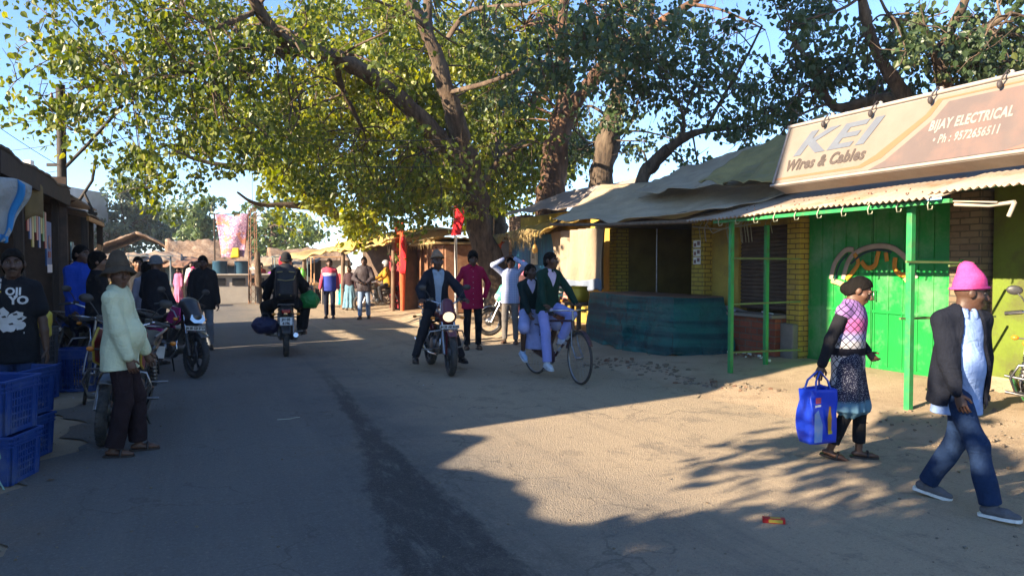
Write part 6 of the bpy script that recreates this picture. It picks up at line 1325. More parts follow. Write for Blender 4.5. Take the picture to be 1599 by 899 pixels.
def knob(mb, path, n=10, seed=0):
    """path rows: x y z r ; bark-like uneven tube"""
    path = smooth_path(path); r = random.Random(seed); pts = [p[:3] for p in path]; rs = [max(.004, p[3]*(1+.1*r.uniform(-1, 1))) for p in path]
    b = len(mb.v); mb.tube(pts, rs, n)
    for i in range(b, b+len(path)*n):
        q = mb.v[i]; j = (i-b)//n; c = pts[j]; f = 1+.16*math.sin(((i-b) % n)*2.1+q[2]*5+seed)+.06*r.uniform(-1, 1); mb.v[i] = (c[0]+(q[0]-c[0])*f, c[1]+(q[1]-c[1])*f, c[2]+(q[2]-c[2])*f)
    return [(p[:3], p[3]) for p in path]
def L(*rows): return [tuple(at(u, v, Y))+(r,) for u, v, Y, r in rows]
def disks(D, rm, seed, dens=1.5):
    r = np.random.default_rng(seed); C = []; 
    for u, v, rad, Y0, Y1, k in D:
        Ym = (Y0+Y1)/2; n = max(1, int(k*dens*(rad/(rm*F/Ym))**2+r.random()))
        for _ in range(n):
            a = r.random()*6.283; q = rad*math.sqrt(r.random()); C.append(at(u+q*math.cos(a), v+q*math.sin(a), r.uniform(Y0, Y1)))
    return np.array(C)
def tree(name, label, trunk, limbs, C, rm, nl, size, lm, bark, seed=0, group='big roadside trees', droop=.75, twig=.022, maxtw=6.0, hang=.0, svar=.38, cat='tree', vines=0):
    tr0 = trunk[0]; o = thing(name, label, cat, (tr0[0], tr0[1], tr0[2]), 0, group); O_ = np.array(tr0[:3]); sk = []
    mb = MB(); sk += knob(mb, trunk, 14, seed); mb.v = [tuple(np.array(p)-O_) for p in mb.v]; mb.build('trunk', bark, o)
    for i, l in enumerate(limbs):
        mb = MB(); sk += knob(mb, l, 10, seed+i+1); mb.v = [tuple(np.array(p)-O_) for p in mb.v]; mb.build('limb', bark, o)
    if len(C):
        S = np.array([p for p, r in sk]); SR = np.array([r for p, r in sk]); r = np.random.default_rng(seed); mb = MB(); done = []
        for c in C:
            d = np.linalg.norm(S-c, axis=1)+.6*(S[:, 2] > c[2]+1)*0; j = int(d.argmin())
            if d[j] > maxtw: continue
            p = S[j]; m_ = (p+c)/2+r.normal(size=3)*.12*d[j]+np.array((0, 0, .12*d[j])); r0 = min(SR[j]*.6, twig*(1+.35*d[j])); pts = smooth_path([p, m_, c, c+r.normal(size=3)*.3*rm], 4)
            mb.tube(pts, list(np.linspace(r0, .006, len(pts))), 5, cap=False)
            for _ in range(3):
                e = c+r.normal(size=3)*rm*.7; mb.tube([c, (c+e)/2+r.normal(size=3)*.06, e], [.01, .007, .004], 4, cap=False)
            if len(done) < 4000: done.append(c)
        for i in range(vines):
            j = r.integers(0, len(S)); p = S[j]
            if p[2] < 2.2: continue
            l = r.uniform(.5, 1.6); mb.tube([p, p+np.array((r.normal()*.1, r.normal()*.1, -l*.5)), p+np.array((r.normal()*.15, r.normal()*.15, -l))], [.008, .007, .004], 4, cap=False)
        mb.v = [tuple(np.array(p)-O_) for p in mb.v]; tag(mb.build('twigs', bark, o), kind='stuff')
        leaves('crown', o, C-O_, np.full(len(C), rm)*np.random.default_rng(seed+9).uniform(.7, 1.25, len(C)), np.full(len(C), nl), size, lm, droop, seed+3, hang=hang, svar=svar)
    return o
PEEP = leafmat('peepal_leaf', (.035, .06, .014), (.12, .16, .022), (.31, .3, .045), .46); NEEM = leafmat('neem_leaf', (.07, .11, .012), (.18, .21, .02), (.33, .32, .03), .5)
DARKL = leafmat('dark_leaf', (.02, .04, .017), (.05, .085, .03), (.13, .15, .045), .34); FARL = leafmat('far_leaf', (.05, .085, .035), (.1, .15, .05), (.17, .2, .06), .35); FARHZ = leafmat('far_haze_leaf', (.06, .09, .06), (.1, .135, .08), (.15, .18, .09), .3)  # farthest leaves: distance haze put into a paler, bluer colour
g0 = ground_at(792, 512); 
# main leaning peepal
trunk = [tuple(rf(7.45, 17.9, -.1))+(.5,)]+L((778, 440, 19.5, .38), (752, 370, 19.3, .33), (741, 300, 19.1, .31), (724, 238, 18.8, .28))
limbs = [L((726, 245, 18.8, .27), (712, 190, 18.6, .24), (697, 140, 18.4, .2), (680, 85, 18.2, .17), (662, 40, 18, .14), (640, 0, 17.8, .12), (622, -60, 17.5, .08)), L((688, 110, 18.3, .14), (670, 60, 18.4, .12), (668, 0, 18.6, .11), (672, -60, 18.8, .08)),
 L((738, 285, 19, .25), (700, 232, 18.6, .23), (660, 190, 18.2, .21), (610, 142, 17.6, .19), (560, 107, 17, .17), (515, 87, 16.4, .155), (470, 77, 15.8, .135), (430, 50, 15.2, .11), (402, 12, 14.8, .1), (370, -40, 14.5, .07)),
 L((480, 80, 15.9, .085), (430, 78, 15.5, .07), (385, 73, 15.2, .06), (350, 85, 15, .05), (310, 102, 14.7, .045), (265, 118, 14.4, .03), (205, 140, 14.2, .018)), L((395, 20, 14.8, .06), (360, 35, 14.6, .05), (330, 42, 14.4, .04), (290, 20, 14.2, .025)),
 L((525, 92, 16.5, .08), (532, 130, 17.2, .07), (550, 170, 17.8, .06), (565, 200, 18.1, .04)), L((668, 45, 18, .07), (640, 25, 17.6, .055), (610, 10, 17.2, .04), (560, -10, 16.8, .03)), L((690, 230, 18.5, .06), (670, 240, 18, .05), (645, 222, 17.5, .03)), L((745, 300, 19.1, .1), (775, 255, 19, .07), (800, 235, 18.6, .05), (830, 225, 18.2, .03)),
 L((700, 60, 18.2, .07), (730, 20, 18, .06), (780, 10, 17, .045), (830, 5, 16, .035), (880, -20, 15.5, .02)), L((700, 145, 18.4, .06), (760, 130, 17, .05), (810, 110, 15.8, .035), (850, 95, 15, .02))]
D = [(130,35,70,12.5,16,1.5),(105,105,45,12.5,15,1),(150,165,55,12.5,16,1.1),(225,60,95,12.5,16.5,1.7),(235,180,75,13,17,1.5),(120,205,25,13,15,.8),(195,240,45,13,16,1),(330,90,115,13,18,1.7),(320,205,65,13.5,18,1.0),(265,265,40,14,17,1.1),(225,275,18,14,16,.8),(330,285,26,14.5,18,.8),(430,150,100,14,18,.9),(415,225,60,14.5,18.5,.8),(450,280,30,15.5,19,.6),(520,40,90,14,18,.5),(540,200,90,16.2,19,.35),(530,290,55,16.5,20,.75),(600,50,80,15,19,.45),(600,250,80,16.5,20,.5),(610,300,50,17,19.6,1.3),(655,300,45,16.8,19,1.5),(650,270,45,17,19,1.0),(775,270,45,19.3,20.6,1.2),(720,320,25,18,18.7,.6),(770,150,60,19.2,21,.9),(735,60,55,19,21,.9),(800,200,50,19.5,22,.8),(770,20,50,19,21,.8),(780,250,60,17,20,.5),(60,20,40,12.5,14,.5),(42,60,28,12.5,14,.35),(40,130,24,12.5,14,.3),(75,165,25,12.5,14,.5)]
MAIN = tree('peepal_tree', 'huge leaning peepal tree whose forked trunk rises behind the crimson shirted man', trunk, limbs, disks(D, .62, 21, 2.3), .62, 130, .094, PEEP, BARK, 21, hang=.3, vines=60)
# dark hanging foliage of the tall twin trees on the right of it
trunk = [tuple(at(860, 480, 22)[:2])+(-.1, .5)]+L((860, 320, 22, .41), (867, 245, 22, .36), (878, 185, 22, .3))
limbs = [L((878, 190, 22, .27), (885, 145, 21.9, .22), (880, 100, 21.7, .19), (877, 50, 21.5, .16), (882, 0, 21.3, .13), (890, -60, 21, .09)), L((880, 185, 22, .24), (915, 137, 21.5, .2), (950, 97, 21, .18), (985, 66, 20.5, .16), (1030, 36, 20, .14), (1080, 5, 19.4, .1), (1130, -30, 18.5, .06)), L((1075, 6, 19.4, .05), (1120, 14, 18.4, .032), (1160, 30, 17.6, .025), (1195, 47, 17, .015)), L((880, 60, 21.5, .07), (850, 30, 19, .05), (820, 40, 17, .035)), L((950, 97, 21, .07), (930, 40, 18.5, .05), (915, 0, 17, .03))]
D = [(800,60,50,13,16,1),(830,100,48,13,15.5,1.3),(870,40,50,13,16,1.1),(915,90,40,14,17,1.1),(950,40,50,14,18,.9),(1000,35,50,15,19,1.5),(1035,105,50,15,19,1.4),(975,85,40,15,19,1.4),(1080,60,50,15,18,1.0),(985,150,35,16,19,1.2),(1060,160,35,15,18,.7),(930,130,26,15,18,.9),(1010,150,30,15,19,.5),(790,150,50,20,24,.6),(900,200,40,22,26,.7)]
tree('peepal_tree', 'tall dark leaved tree with reddish straight trunk just right of the leaning peepal', trunk, limbs, disks(D, .6, 33, 2.9), .6, 130, .105, DARKL, BARKR, 33, hang=.35, vines=40)
trunk = [tuple(at(936, 480, 20)[:2])+(-.1, .42)]+L((938, 290, 20, .34), (948, 230, 20, .3), (956, 180, 20, .25))
limbs = [L((956, 182, 20, .24), (965, 140, 20, .19), (975, 110, 19.8, .15), (995, 85, 19.6, .11), (1012, 50, 19.3, .08), (1020, 0, 19, .05))]
D = [(965,210,30,19,23,.7),(1000,230,28,18,22,.4),(925,250,25,20,24,.8),(880,250,35,22,26,.8),(985,170,25,18,21,.5),(1060,170,60,17,20,.16),(1110,140,55,17,20,.16)]
tree('shade_tree', 'second straight trunked tree with ringed bark behind the pale tarpaulin', trunk, limbs, disks(D, .55, 44, 1.9), .55, 100, .1, DARKL, BARKD, 44, hang=.3)
trunk = [tuple(at(990, 480, 16.5)[:2])+(-.1, .2)]+L((1000, 300, 16.4, .15), (1020, 257, 16.3, .135), (1045, 231, 16, .11))
limbs = [L((1045, 231, 16, .1), (1070, 214, 15.8, .085), (1100, 204, 15.5, .06), (1140, 201, 15.2, .035), (1180, 196, 15, .015)), L((1062, 218, 15.9, .06), (1068, 192, 15.8, .04), (1060, 160, 15.6, .02)), L((1100, 204, 15.5, .04), (1130, 150, 15, .03), (1160, 100, 14.5, .025), (1190, 40, 14, .02))]
D = [(1085,195,38,14,17,.55),(1140,205,40,14,17,.55),(1050,262,22,15,17,.8),(1085,255,25,15,17,.7),(1180,215,38,13.5,16,.75),(1150,150,50,13.5,16.5,.6),(1120,80,60,13.5,17,.7),(1190,110,50,13,16,.55),(1060,110,50,15,18,.3),(1010,210,30,16,18,.4)]
tree('young_tree', 'thin forked tree over the ridge of the grey tarpaulin with sky between its leaves', trunk, limbs, disks(D, .45, 55, 2.5), .45, 75, .09, DARKL, BARKD, 55, hang=.3)
b = at(1420, 420, 12.6); trunk = [(b[0], b[1], -.1, .24)]+L((1425, 300, 12.6, .2), (1430, 220, 12.5, .18), (1425, 165, 12.5, .15))
limbs = [L((1428, 190, 12.5, .13), (1400, 135, 12.4, .115), (1377, 96, 12.3, .1), (1363, 65, 12.2, .085), (1350, 20, 12, .075), (1338, -40, 11.8, .05)), L((1430, 205, 12.5, .13), (1474, 150, 12.2, .12), (1471, 105, 12.1, .105), (1478, 60, 12, .09), (1500, 15, 11.8, .07), (1525, -40, 11.6, .05)), L((1428, 170, 12.5, .1), (1390, 153, 12.7, .09), (1345, 160, 13, .085), (1302, 166, 13.2, .075), (1275, 120, 13.3, .055), (1255, 85, 13.4, .045), (1228, 50, 13.4, .025)), L((1470, 120, 12.1, .07), (1440, 42, 11.8, .05), (1395, 30, 11.6, .035), (1375, 0, 11.5, .02)), L((1475, 80, 12, .06), (1530, 50, 11.5, .045), (1580, 20, 11, .03)), L((1300, 165, 13.2, .05), (1270, 135, 13.4, .035), (1262, 128, 13.4, .02))]
D = [(1285,30,50,11.5,14,.6),(1340,40,40,11,13.5,.5),(1235,30,50,12,14.5,.6),(1240,95,45,12.5,14.5,.7),(1225,150,45,12.5,15,.8),(1210,200,30,12.5,15,.9),(1330,135,40,12.8,14.5,1),(1385,145,35,12.8,14.5,.9),(1420,125,35,12.5,14.5,.9),(1440,40,55,10.5,13,1),(1500,50,60,10.5,13,1.1),(1560,50,60,10.5,13,1.1),(1535,115,45,10.5,13,1.2),(1590,110,50,10.5,13,1.2),(1390,50,35,11,13,.5),(1490,130,25,11.5,13,.6),(1300,100,25,12.5,14,.3)]
tree('shade_tree', 'branching tree with bare pale limbs rising behind the shop sign', trunk, limbs, disks(D, .38, 66, 3.3), .38, 100, .085, DARKL, BARK, 66, hang=.3, vines=30)
# yellow green neem trees behind the road, filling the middle
def neem(label, bu, Y, D, seed, limbs, r0=.4):
    b = at(bu, 430, Y); trunk = [(b[0], b[1], -.1, r0)]+[tuple(at(bu-5, 400, Y))+(r0*.9,), tuple(at(bu-12, 350, Y))+(r0*.8,)]
    return tree('neem_tree', label, trunk, limbs, disks(D, .95, seed, 2.6), .95, 260, .16, NEEM, BARKD, seed, 'yellow green trees behind', droop=.6, twig=.02, maxtw=9, svar=.3)
neem('yellow green fine leaved tree behind the straw stall, left of the leaning trunk', 585, 33, [(340,180,70,23,28,.7),(430,180,90,22,28,1),(450,270,50,23,28,.7),(540,120,120,22,28,1),(560,240,110,22,28,1.1),(520,320,40,24,28,.9),(590,310,50,23,28,1),(640,180,110,22,28,1.0),(480,40,80,22,27,.8),(600,30,90,22,27,.8)], 77, [L((572, 352, 33, .32), (500, 322, 28.5, .27), (468, 285, 26, .22), (435, 262, 25.5, .17), (395, 262, 25, .12), (345, 258, 24.5, .09), (295, 245, 24, .06), (255, 225, 23.5, .03)), L((572, 352, 33, .3), (570, 300, 29, .25), (590, 200, 27, .2), (600, 100, 26.5, .15), (590, 20, 26, .1)), L((500, 322, 26.5, .15), (450, 320, 26, .1), (400, 318, 25.5, .06), (370, 300, 25, .03)), L((560, 300, 27, .15), (500, 200, 26, .12), (460, 120, 25, .09), (440, 60, 24.5, .05)), L((590, 200, 27, .12), (650, 150, 26, .1), (700, 90, 25, .06))])
neem('yellow green fine leaved tree behind the forked trunk and the rusty kiosk', 790, 29, [(720,120,90,24,30,1),(760,220,90,24,30,1.1),(800,130,80,25,30,1),(830,230,70,26,31,1.0),(700,260,80,24,30,.9),(790,290,50,25,30,1),(740,40,80,24,29,.9),(840,50,60,25,30,.8),(900,240,35,27,31,.8),(660,300,50,26,30,.9)], 88, [L((780, 350, 29, .3), (760, 250, 29, .25), (770, 150, 28.5, .2), (760, 60, 28, .14), (750, 0, 28, .1)), L((760, 250, 29, .18), (820, 180, 28.5, .14), (850, 110, 28, .1), (860, 50, 28, .06)), L((765, 300, 29, .18), (710, 220, 28.5, .14), (690, 150, 28, .1))])
# far trees beyond the crossing
def far_tree(label, u, Y, D, seed, lm, size=.3, rm=1.5, nl=110):
    b = at(u, 430, Y); trunk = [(b[0], b[1], 0, .35)]+[tuple(at(u, 400, Y))+(.3,), tuple(at(u+3, 360, Y))+(.22,)]
    return tree('far_tree', label, trunk, [], disks(D, rm, seed, 2.2), rm, nl*2, size, lm, BARKD, seed, 'trees beyond the crossing', droop=.4, twig=.03, maxtw=14, svar=.35)
far_tree('haze tinted green tree behind the tiled shed, tallest of those beyond', 195, 62, [(190,335,45,58,66,1.4),(225,360,35,58,66,1.4),(165,370,30,58,66,1.4),(200,310,22,60,64,1)], 101, FARHZ)
far_tree('soft green tree just right of the haze tinted one beyond the sheds', 265, 68, [(255,350,34,64,72,1.3),(285,362,30,64,72,1.3),(240,370,30,64,72,1.3)], 102, FARHZ)
far_tree('brighter green tree left of the pink banner beyond the sheds', 312, 58, [(300,345,32,55,62,1.4),(325,335,26,55,62,1.3),(290,370,30,55,62,1.3),(335,370,24,55,62,1.3)], 103, FARL)
far_tree('leafy green tree right of the lattice mast beyond the brown shed', 425, 46, [(415,345,34,42,50,1.1),(450,355,36,42,50,1.1),(400,375,25,42,50,1),(480,375,30,42,50,1),(430,385,30,42,50,1)], 104, FARL, .24, 1.1)
far_tree('dark green tree behind the left stalls', 140, 70, [(110,380,30,66,74,1),(140,365,25,66,74,1),(90,390,25,66,74,1)], 105, FARHZ)
far_tree('green tree at the far end of the road behind the rear motorcycle', 370, 75, [(350,385,30,70,80,1),(390,380,30,70,80,1),(375,360,20,70,80,.8)], 106, FARHZ)
# tree beside the camera whose leaf shadow falls on the near verge
tb = rf(-4.6, .6, 0); P_ = lambda n, d, z, r: tuple(rf(n, d, z))+(r,); C = []
rr = np.random.default_rng(5)
for n, d, z, s, k in ((-4.5, .35, 3.6, .62, 40), (-4.5, 1.05, 3.15, .3, 22), (-4.5, 1.7, 2.8, .2, 14), (-4.5, .4, 4.3, .5, 20), (-4.5, .1, 4.9, .8, 24), (-4.3, 3.0, 3.75, .18, 3), (-4.2, 2.2, 3.7, .2, 3), (-4.4, 2.6, 4.3, .2, 3), (-4.3, 1.7, 3.9, .22, 4), (-4.5, .2, 3.4, .5, 7), (-4.6, -1.2, 4.4, .9, 14)):
    for _ in range(k): C.append(np.array(rf(n+rr.normal()*s*.8, d+rr.normal()*s*.6, z+rr.normal()*s*.55)))
tree('roadside_tree', 'leafy tree outside the left edge beside the camera', [P_(-4.6, .6, -.1, .2), P_(-4.6, .6, 1.6, .17), P_(-4.55, .65, 3.2, .14), P_(-4.5, .7, 4.6, .1)], [P_ and [P_(-4.55, .65, 3.2, .08), P_(-4.45, 1.6, 3.7, .05), P_(-4.3, 2.8, 3.8, .025), P_(-4.2, 3.4, 3.8, .012)], [P_(-4.5, .7, 4.0, .07), P_(-4.5, -.5, 4.6, .04), P_(-4.6, -1.2, 4.8, .02)]], np.array(C), .4, 60, .12, DARKL, BARKD, 9, 'big roadside trees', hang=.2)
# ------------------------------------------------------------------ people and vehicles
def face_(fx, fy): return math.atan2(-fx, fy)
def gp(u, v):
    z = 0.0
    for _ in range(3):
        p = ground_at(u, v, z); z = max(gzw(p[0], p[1]), .004)
    return (float(p[0]), float(p[1]), z)
def decal(person_, shirt, V, Fs, m, name, off=.004, back=False):
    from mathutils.bvhtree import BVHTree
    me = shirt.data; bv = BVHTree.FromPolygons([tuple(v.co) for v in me.vertices], [tuple(p.vertices) for p in me.polygons]); s = -1 if back else 1; out = []
    for a, b in V:
        h = bv.ray_cast(Vector((-a*s, s*1.0, b)), Vector((0, -s, 0))); y = h[0].y if h[0] is not None else s*.13; out.append((-a*s, y+s*off, b))
    W = MB(); W.add(out, Fs); return W.build(name, m, shirt)
def kid(o, name): return next(c for c in o.children if c.name.split('.')[0] == name)
JEAN = cloth('dark_jean', (.022, .035, .085), (.03, .05, .12)); LJEAN = cloth('pale_jean', (.22, .3, .42), (.15, .21, .32)); BLK = cloth('black', (.014, .014, .016)); CHAR = cloth('charcoal', (.035, .035, .04)); BROWN = cloth('dark_brown', (.026, .016, .018)); NAVY = cloth('navy', (.012, .015, .03)); GREYT = cloth('grey_trouser', (.16, .145, .135))
SHOEB = mat('black_shoe', (.02, .018, .017), .4, None, 12, .05); SAND = mat('sandal_brown', (.035, .024, .02), .6, None, 12, .1)
# --- man in pink cap
PINK = mat('pink_wool', (.6, .075, .25), .95, (.5, .055, .2), 30, .3, 120, spec=.1)
p = person('man in a pink knitted cap and open dark jacket striding across the verge', gp(1492, 790), face_(.62, -.78), 1.5, .008, 'deep',
  dict(pel=(0, 0, .885), tw=-34, hy=66, hp=-10, wr=(.23, .1, .82), wl=(-.29, .06, .74), er=(1, -.9, 0), el=(-1, -.6, 0), ar=(.1, .26, .09), al=(-.1, -.24, .1), pr=4, pl=-10, tr=-6, tl=10, lean=(0, .05)),
  top=dict(m=cloth('light_blue', (.24, .34, .58), (.2, .29, .52)), collar=1, hem=.2, g=.012, wr=.006), over=dict(m=cloth('ink_jacket', (.01, .012, .02)), g=.034, open=(.135, .07, -.005), hem=.13, hemw=.185, wr=.01, loose=.014, hemd=.78, collar=1),
  bottom=dict(kind='t', m=cloth('blue_jean', (.014, .032, .085), (.011, .024, .062)), knee=.07, ankle=.072, wr=.009), shoes=dict(kind='shoe', m=cloth('grey_shoe', (.13, .125, .135)), sole=PLATEW), hat=dict(kind='beanie', m=PINK, tall=.085, tip=(0, -.05, .15), tr=.062, horiz=1, z=.02, rib=.016), seed=1, belly=.05)
jk = kid(p, 'jacket'); V, Fs = text2d('ADIO', .03); k = 0
i_ = INFO[p.name]; V = [(v[1]*1+.085, 1.12-v[0]) for v in V]; decal(p, jk, V, Fs, mat('logo_ochre', (.3, .25, .03), .7), 'chest_mark')
# --- woman with bag
def argyle():
    g = G('argyle_knit'); hx = g.op('MULTIPLY', g.op('ARCTAN2', g.x, g.y), .15); a = g.op('ABSOLUTE', g.op('SUBTRACT', g.op('FRACT', g.op('DIVIDE', g.op('ADD', hx, g.z), .062)), .5)); b = g.op('ABSOLUTE', g.op('SUBTRACT', g.op('FRACT', g.op('DIVIDE', g.op('SUBTRACT', hx, g.z), .062)), .5))
    ln = g.op('MAXIMUM', g.ss(a, .41, .44), g.ss(b, .41, .44)); c = g.mix(g.ss(g.z, .93, .98), (.45, .42, .42), (.27, .27, .46)); c = g.mix(g.ss(g.z, .99, 1.05), c, (.4, .1, .26)); c = g.mix(g.ss(g.z, 1.1, 1.16), c, (.27, .15, .36))
    c = g.mix(ln, c, (.012, .012, .02)); band = g.op('MULTIPLY', g.ss(g.z, .835, .84), g.ss(g.z, .90, .895)); c = g.mix(band, c, (.012, .012, .018)); n = g.noise(120, 3); g.fin(c, .95, n, .5, .01, .1)
    g = G('dotted_kurta'); v = g.voro(120); n = g.noise(14, 5, .7); c = g.mix(g.ss(v, .35, .2), (.02, .022, .045), (.42, .42, .46)); c = g.mix(g.ss(g.z, .5, .46), c, (.1, .2, .28)); g.fin(c, .9, n, .3, .02, .1)
argyle()
wm = person('woman in an argyle knit vest with hair tied back carrying a blue bag', gp(1322, 715), face_(.9, -.43), 1.47, .0085, 'dark',
  dict(pel=(0, 0, .9), hy=20, tw=-22, hp=-26, wr=(.25, -.24, .8), wl=(-.16, .17, .98), er=(.8, -1, 0), el=(-1, -.6, -.3), ar=(.08, -.14, .09), al=(-.07, .1, .075), pr=-12, kr=(.1, 1, 0), lean=(0, .04)),
  top=dict(m=cloth('black_knit', (.016, .016, .02)), hem=.1, g=.016), over=dict(m=MC['argyle_knit'], g=.026, sleeve=.05, hem=.22, hemw=.17, name='vest', wr=.004, loose=0),
  bottom=[dict(kind='t', m=BLK, len=.84, ankle=.056, knee=.06), dict(kind='skirt', m=MC['dotted_kurta'], len=.47, r=.24, fl=.75, name='kurta')], shoes=dict(kind='sandal', m=SAND), hair='bun', seed=2)
hw = wpt(wm, INFO[wm.name]['wr']); 
W = MB()
def bagf(u, v):
    a = 2*math.pi*u; sx, sy = math.cos(a), math.sin(a); e = .22; x = .125*math.copysign(abs(sx)**e, sx); y = .075*math.copysign(abs(sy)**e, sy); bul = 1+.07*math.sin(math.pi*min(1, v*1.1))-.02*v; return (x*bul+.008*math.sin(v*9+u*20), y*bul*1.1+.01*math.sin(v*7+u*13), -.42+.42*v+.012*math.sin(u*12.6)*(v > .9))
W.grid(bagf, 48, 18); W.add([(bagf(i/48, 0)) for i in range(48)], [tuple(range(47, -1, -1))])
BAG = mat('bag_blue', (.008, .055, .62), .4, (.006, .04, .5), 4, .25, 9, spec=.5); bo = W.build('shopping_bag', BAG, None, (hw.x-.04, hw.y-.02, hw.z-.17), R(24), solid=.004); tag(bo, 'bright blue shopping bag with a bottle print held by the woman', 'shopping bag')
W = MB()
for y in (-.06, .06): W.tube([(-.08, y, -.03), (-.06, y*.7, .06), (0.01, y*.2, .13), (.06, y*.7, .06), (.08, y, -.03)], .011, 6, flat=.4)
W.build('handles', mat('bag_handle', (.06, .13, .6), .5), bo)
W = MB()
def onbag(pts, m, nm, o=.012): W = MB(); W.add([(x, -.096-o, z) for x, z in pts], [tuple(range(len(pts)))]); W.build(nm, m, bo)
onbag([(.0, -.33), (.035, -.33), (.04, -.22), (.03, -.17), (.028, -.13), (.01, -.13), (.006, -.17), (-.004, -.22)], mat('bottle_ochre', (.5, .26, .02), .5, (.4, .16, .02), 20, 0), 'bottle_print'); onbag([(-.002, -.345), (.04, -.345), (.04, -.318), (-.002, -.318)], mat('label_yellow', (.6, .45, .03), .5), 'label_print', .016)
onbag([(-.13, -.1), (-.075, -.1), (-.075, -.055), (-.13, -.055)], mat('print_red', (.6, .08, .12), .5), 'red_print'); onbag([(-.135, -.13), (-.075, -.125), (-.075, -.11), (-.135, -.112)], PLATEW, 'white_print'); onbag([(-.14, -.4), (-.06, -.4), (-.055, -.27), (-.1, -.15), (-.14, -.18)], mat('print_sky', (.1, .25, .6), .5, (.3, .35, .5), 9, 0), 'pale_print')
# --- man in mint shirt
MINT = cloth('mint_shirt', (.6, .64, .44), (.53, .57, .39)); p = person('man in a pale mint shirt and brown brimmed hat standing by the parked motorcycle', gp(190, 708), face_(.95, .3), 1.59, .0085, 'dark',
  dict(pel=(0, 0, .9), hy=-48, tw=-8, hp=-2, wr=(.2, .12, .79), wl=(-.2, .2, .8), er=(.7, -1, 0), el=(-.6, -1, 0), ar=(.1, -.05, .075), al=(-.09, .12, .075), tr=-10, tl=6, lean=(0, -.02)), top=dict(m=MINT, collar=1, hem=.15, hemw=.19, g=.022, wr=.01, wf=2.6, loose=.016), bottom=dict(kind='t', m=BROWN, knee=.072, ankle=.078, wr=.01), shoes=dict(kind='sandal', m=SAND), hat=dict(kind='brimhat', m=cloth('olive_hat', (.085, .062, .042), (.06, .044, .03))), belly=.07, width=1.06, seed=3)
# --- man in printed t shirt
p = person('young man in a black T-shirt with a big white print, behind the blue crates', (-4.2, 6.2, .0), face_(.35, -.94), 1.68, .009, 'deep',
  dict(wr=(.26, .12, .78), wl=(-.25, .02, .78), er=(1, -1, 0), el=(-1, -.6, 0), hy=12), top=dict(m=cloth('tee_black', (.012, .014, .018)), sleeve=.32, hem=.16, g=.016, loose=.02, hemw=.18), bottom=dict(kind='t', m=JEAN, knee=.07, ankle=.066), shoes=dict(kind='shoe', m=SHOEB), hair='short', beard=True, seed=4)
ts = kid(p, 'shirt'); TW = mat('print_white', (.6, .6, .58), .7); TR = mat('print_red2', (.4, .06, .06), .7)
for txt, x, z, s, b in (('G', -.15, 1.36, .12, .006), ('OJI', -.03, 1.31, .085, .003), ('YO', .0, 1.235, .09, .004)):
    V, Fs = text2d(txt, s, b); decal(p, ts, [(v[0]+x, v[1]+z) for v in V], Fs, TW, 'shirt_print')
def blob(cx, cz, r, m, n=14, sd=0): rr_ = random.Random(sd); P2 = [(cx+r*(.7+.4*rr_.random())*math.cos(6.283*i/n), cz+r*(.7+.4*rr_.random())*math.sin(6.283*i/n)) for i in range(n)]; decal(p, ts, [(cx, cz)]+P2, [(0, 1+i, 1+(i+1) % n) for i in range(n)], m, 'shirt_print')
blob(-.07, 1.14, .075, TW, 16, 1); blob(.05, 1.12, .06, TW, 16, 2); blob(-.02, 1.06, .07, TW, 16, 3); blob(.07, 1.05, .04, TW, 14, 5); blob(-.1, 1.22, .035, TR, 12, 4)
V, Fs = [(-.12, .985), (.1, .985), (.1, 1.0), (-.12, 1.0)], [(0, 1, 2, 3)]; decal(p, ts, V, Fs, TW, 'shirt_print'); V = [(-.15, 1.33), (-.06, 1.33), (-.06, 1.343), (-.15, 1.343)]; decal(p, ts, V, Fs, mat('print_yellow', (.5, .4, .05), .7), 'shirt_print')
for i, (dx, dz) in enumerate(((-.09, 1.15), (-.05, 1.12), (.03, 1.14), (.0, 1.06), (.06, 1.1))): decal(p, ts, [(dx, dz), (dx+.03, dz+.004), (dx+.02, dz+.02), (dx-.01, dz+.012)], [(0, 1, 2, 3)], INK, 'shirt_print', .007)
# --- group by the left stall
person('man in a bright blue hooded jacket standing under the left stall awning', (-5.83, 9.95, .06), face_(.8, -.4), 1.76, .013, 'dark', dict(hy=15, wr=(.2, .15, .85)), top=dict(m=cloth('royal_blue', (.012, .06, .4)), g=.03, hem=.12, collar=1), bottom=dict(kind='t', m=NAVY), shoes=dict(kind='shoe', m=SHOEB), seed=5)
person('person in a black sweater with thick hair, back turned beside the blue jacketed man', (-5.3, 9.4, .03), face_(.75, .65), 1.68, .013, 'mid', dict(hy=-20, wr=(.1, .25, .95), wl=(-.15, .25, .95)), top=dict(m=BLK, g=.024, hem=.1), bottom=dict(kind='t', m=JEAN), shoes=dict(kind='shoe', m=SHOEB), hair='thick', seed=6)
person('small person in a cyan top inside the second left stall', (-8.35, 13.9, .0), face_(.5, -.85), 1.62, .02, 'dark', {}, top=dict(m=cloth('cyan', (.06, .35, .5)), hem=.15), bottom=dict(kind='t', m=CHAR), shoes=dict(kind='sandal', m=SAND), seed=7)
person('balding man whose head shows behind the brown brimmed hat', (-6.6, 13.0, .0), face_(.5, -.85), 1.7, .014, 'mid', dict(hy=0), top=dict(m=CHAR, hem=.12), bottom=dict(kind='t', m=BLK), shoes=dict(kind='shoe', m=SHOEB), hair='short', seed=8)
person('person in a pale lilac top between the brimmed hat and the grey beanie', (-6.1, 12.3, .0), face_(-.3, .95), 1.6, .014, 'dark', {}, top=dict(m=cloth('lilac', (.38, .36, .42)), hem=.12), bottom=dict(kind='t', m=JEAN), shoes=dict(kind='sandal', m=SAND), hair='thick', seed=9)
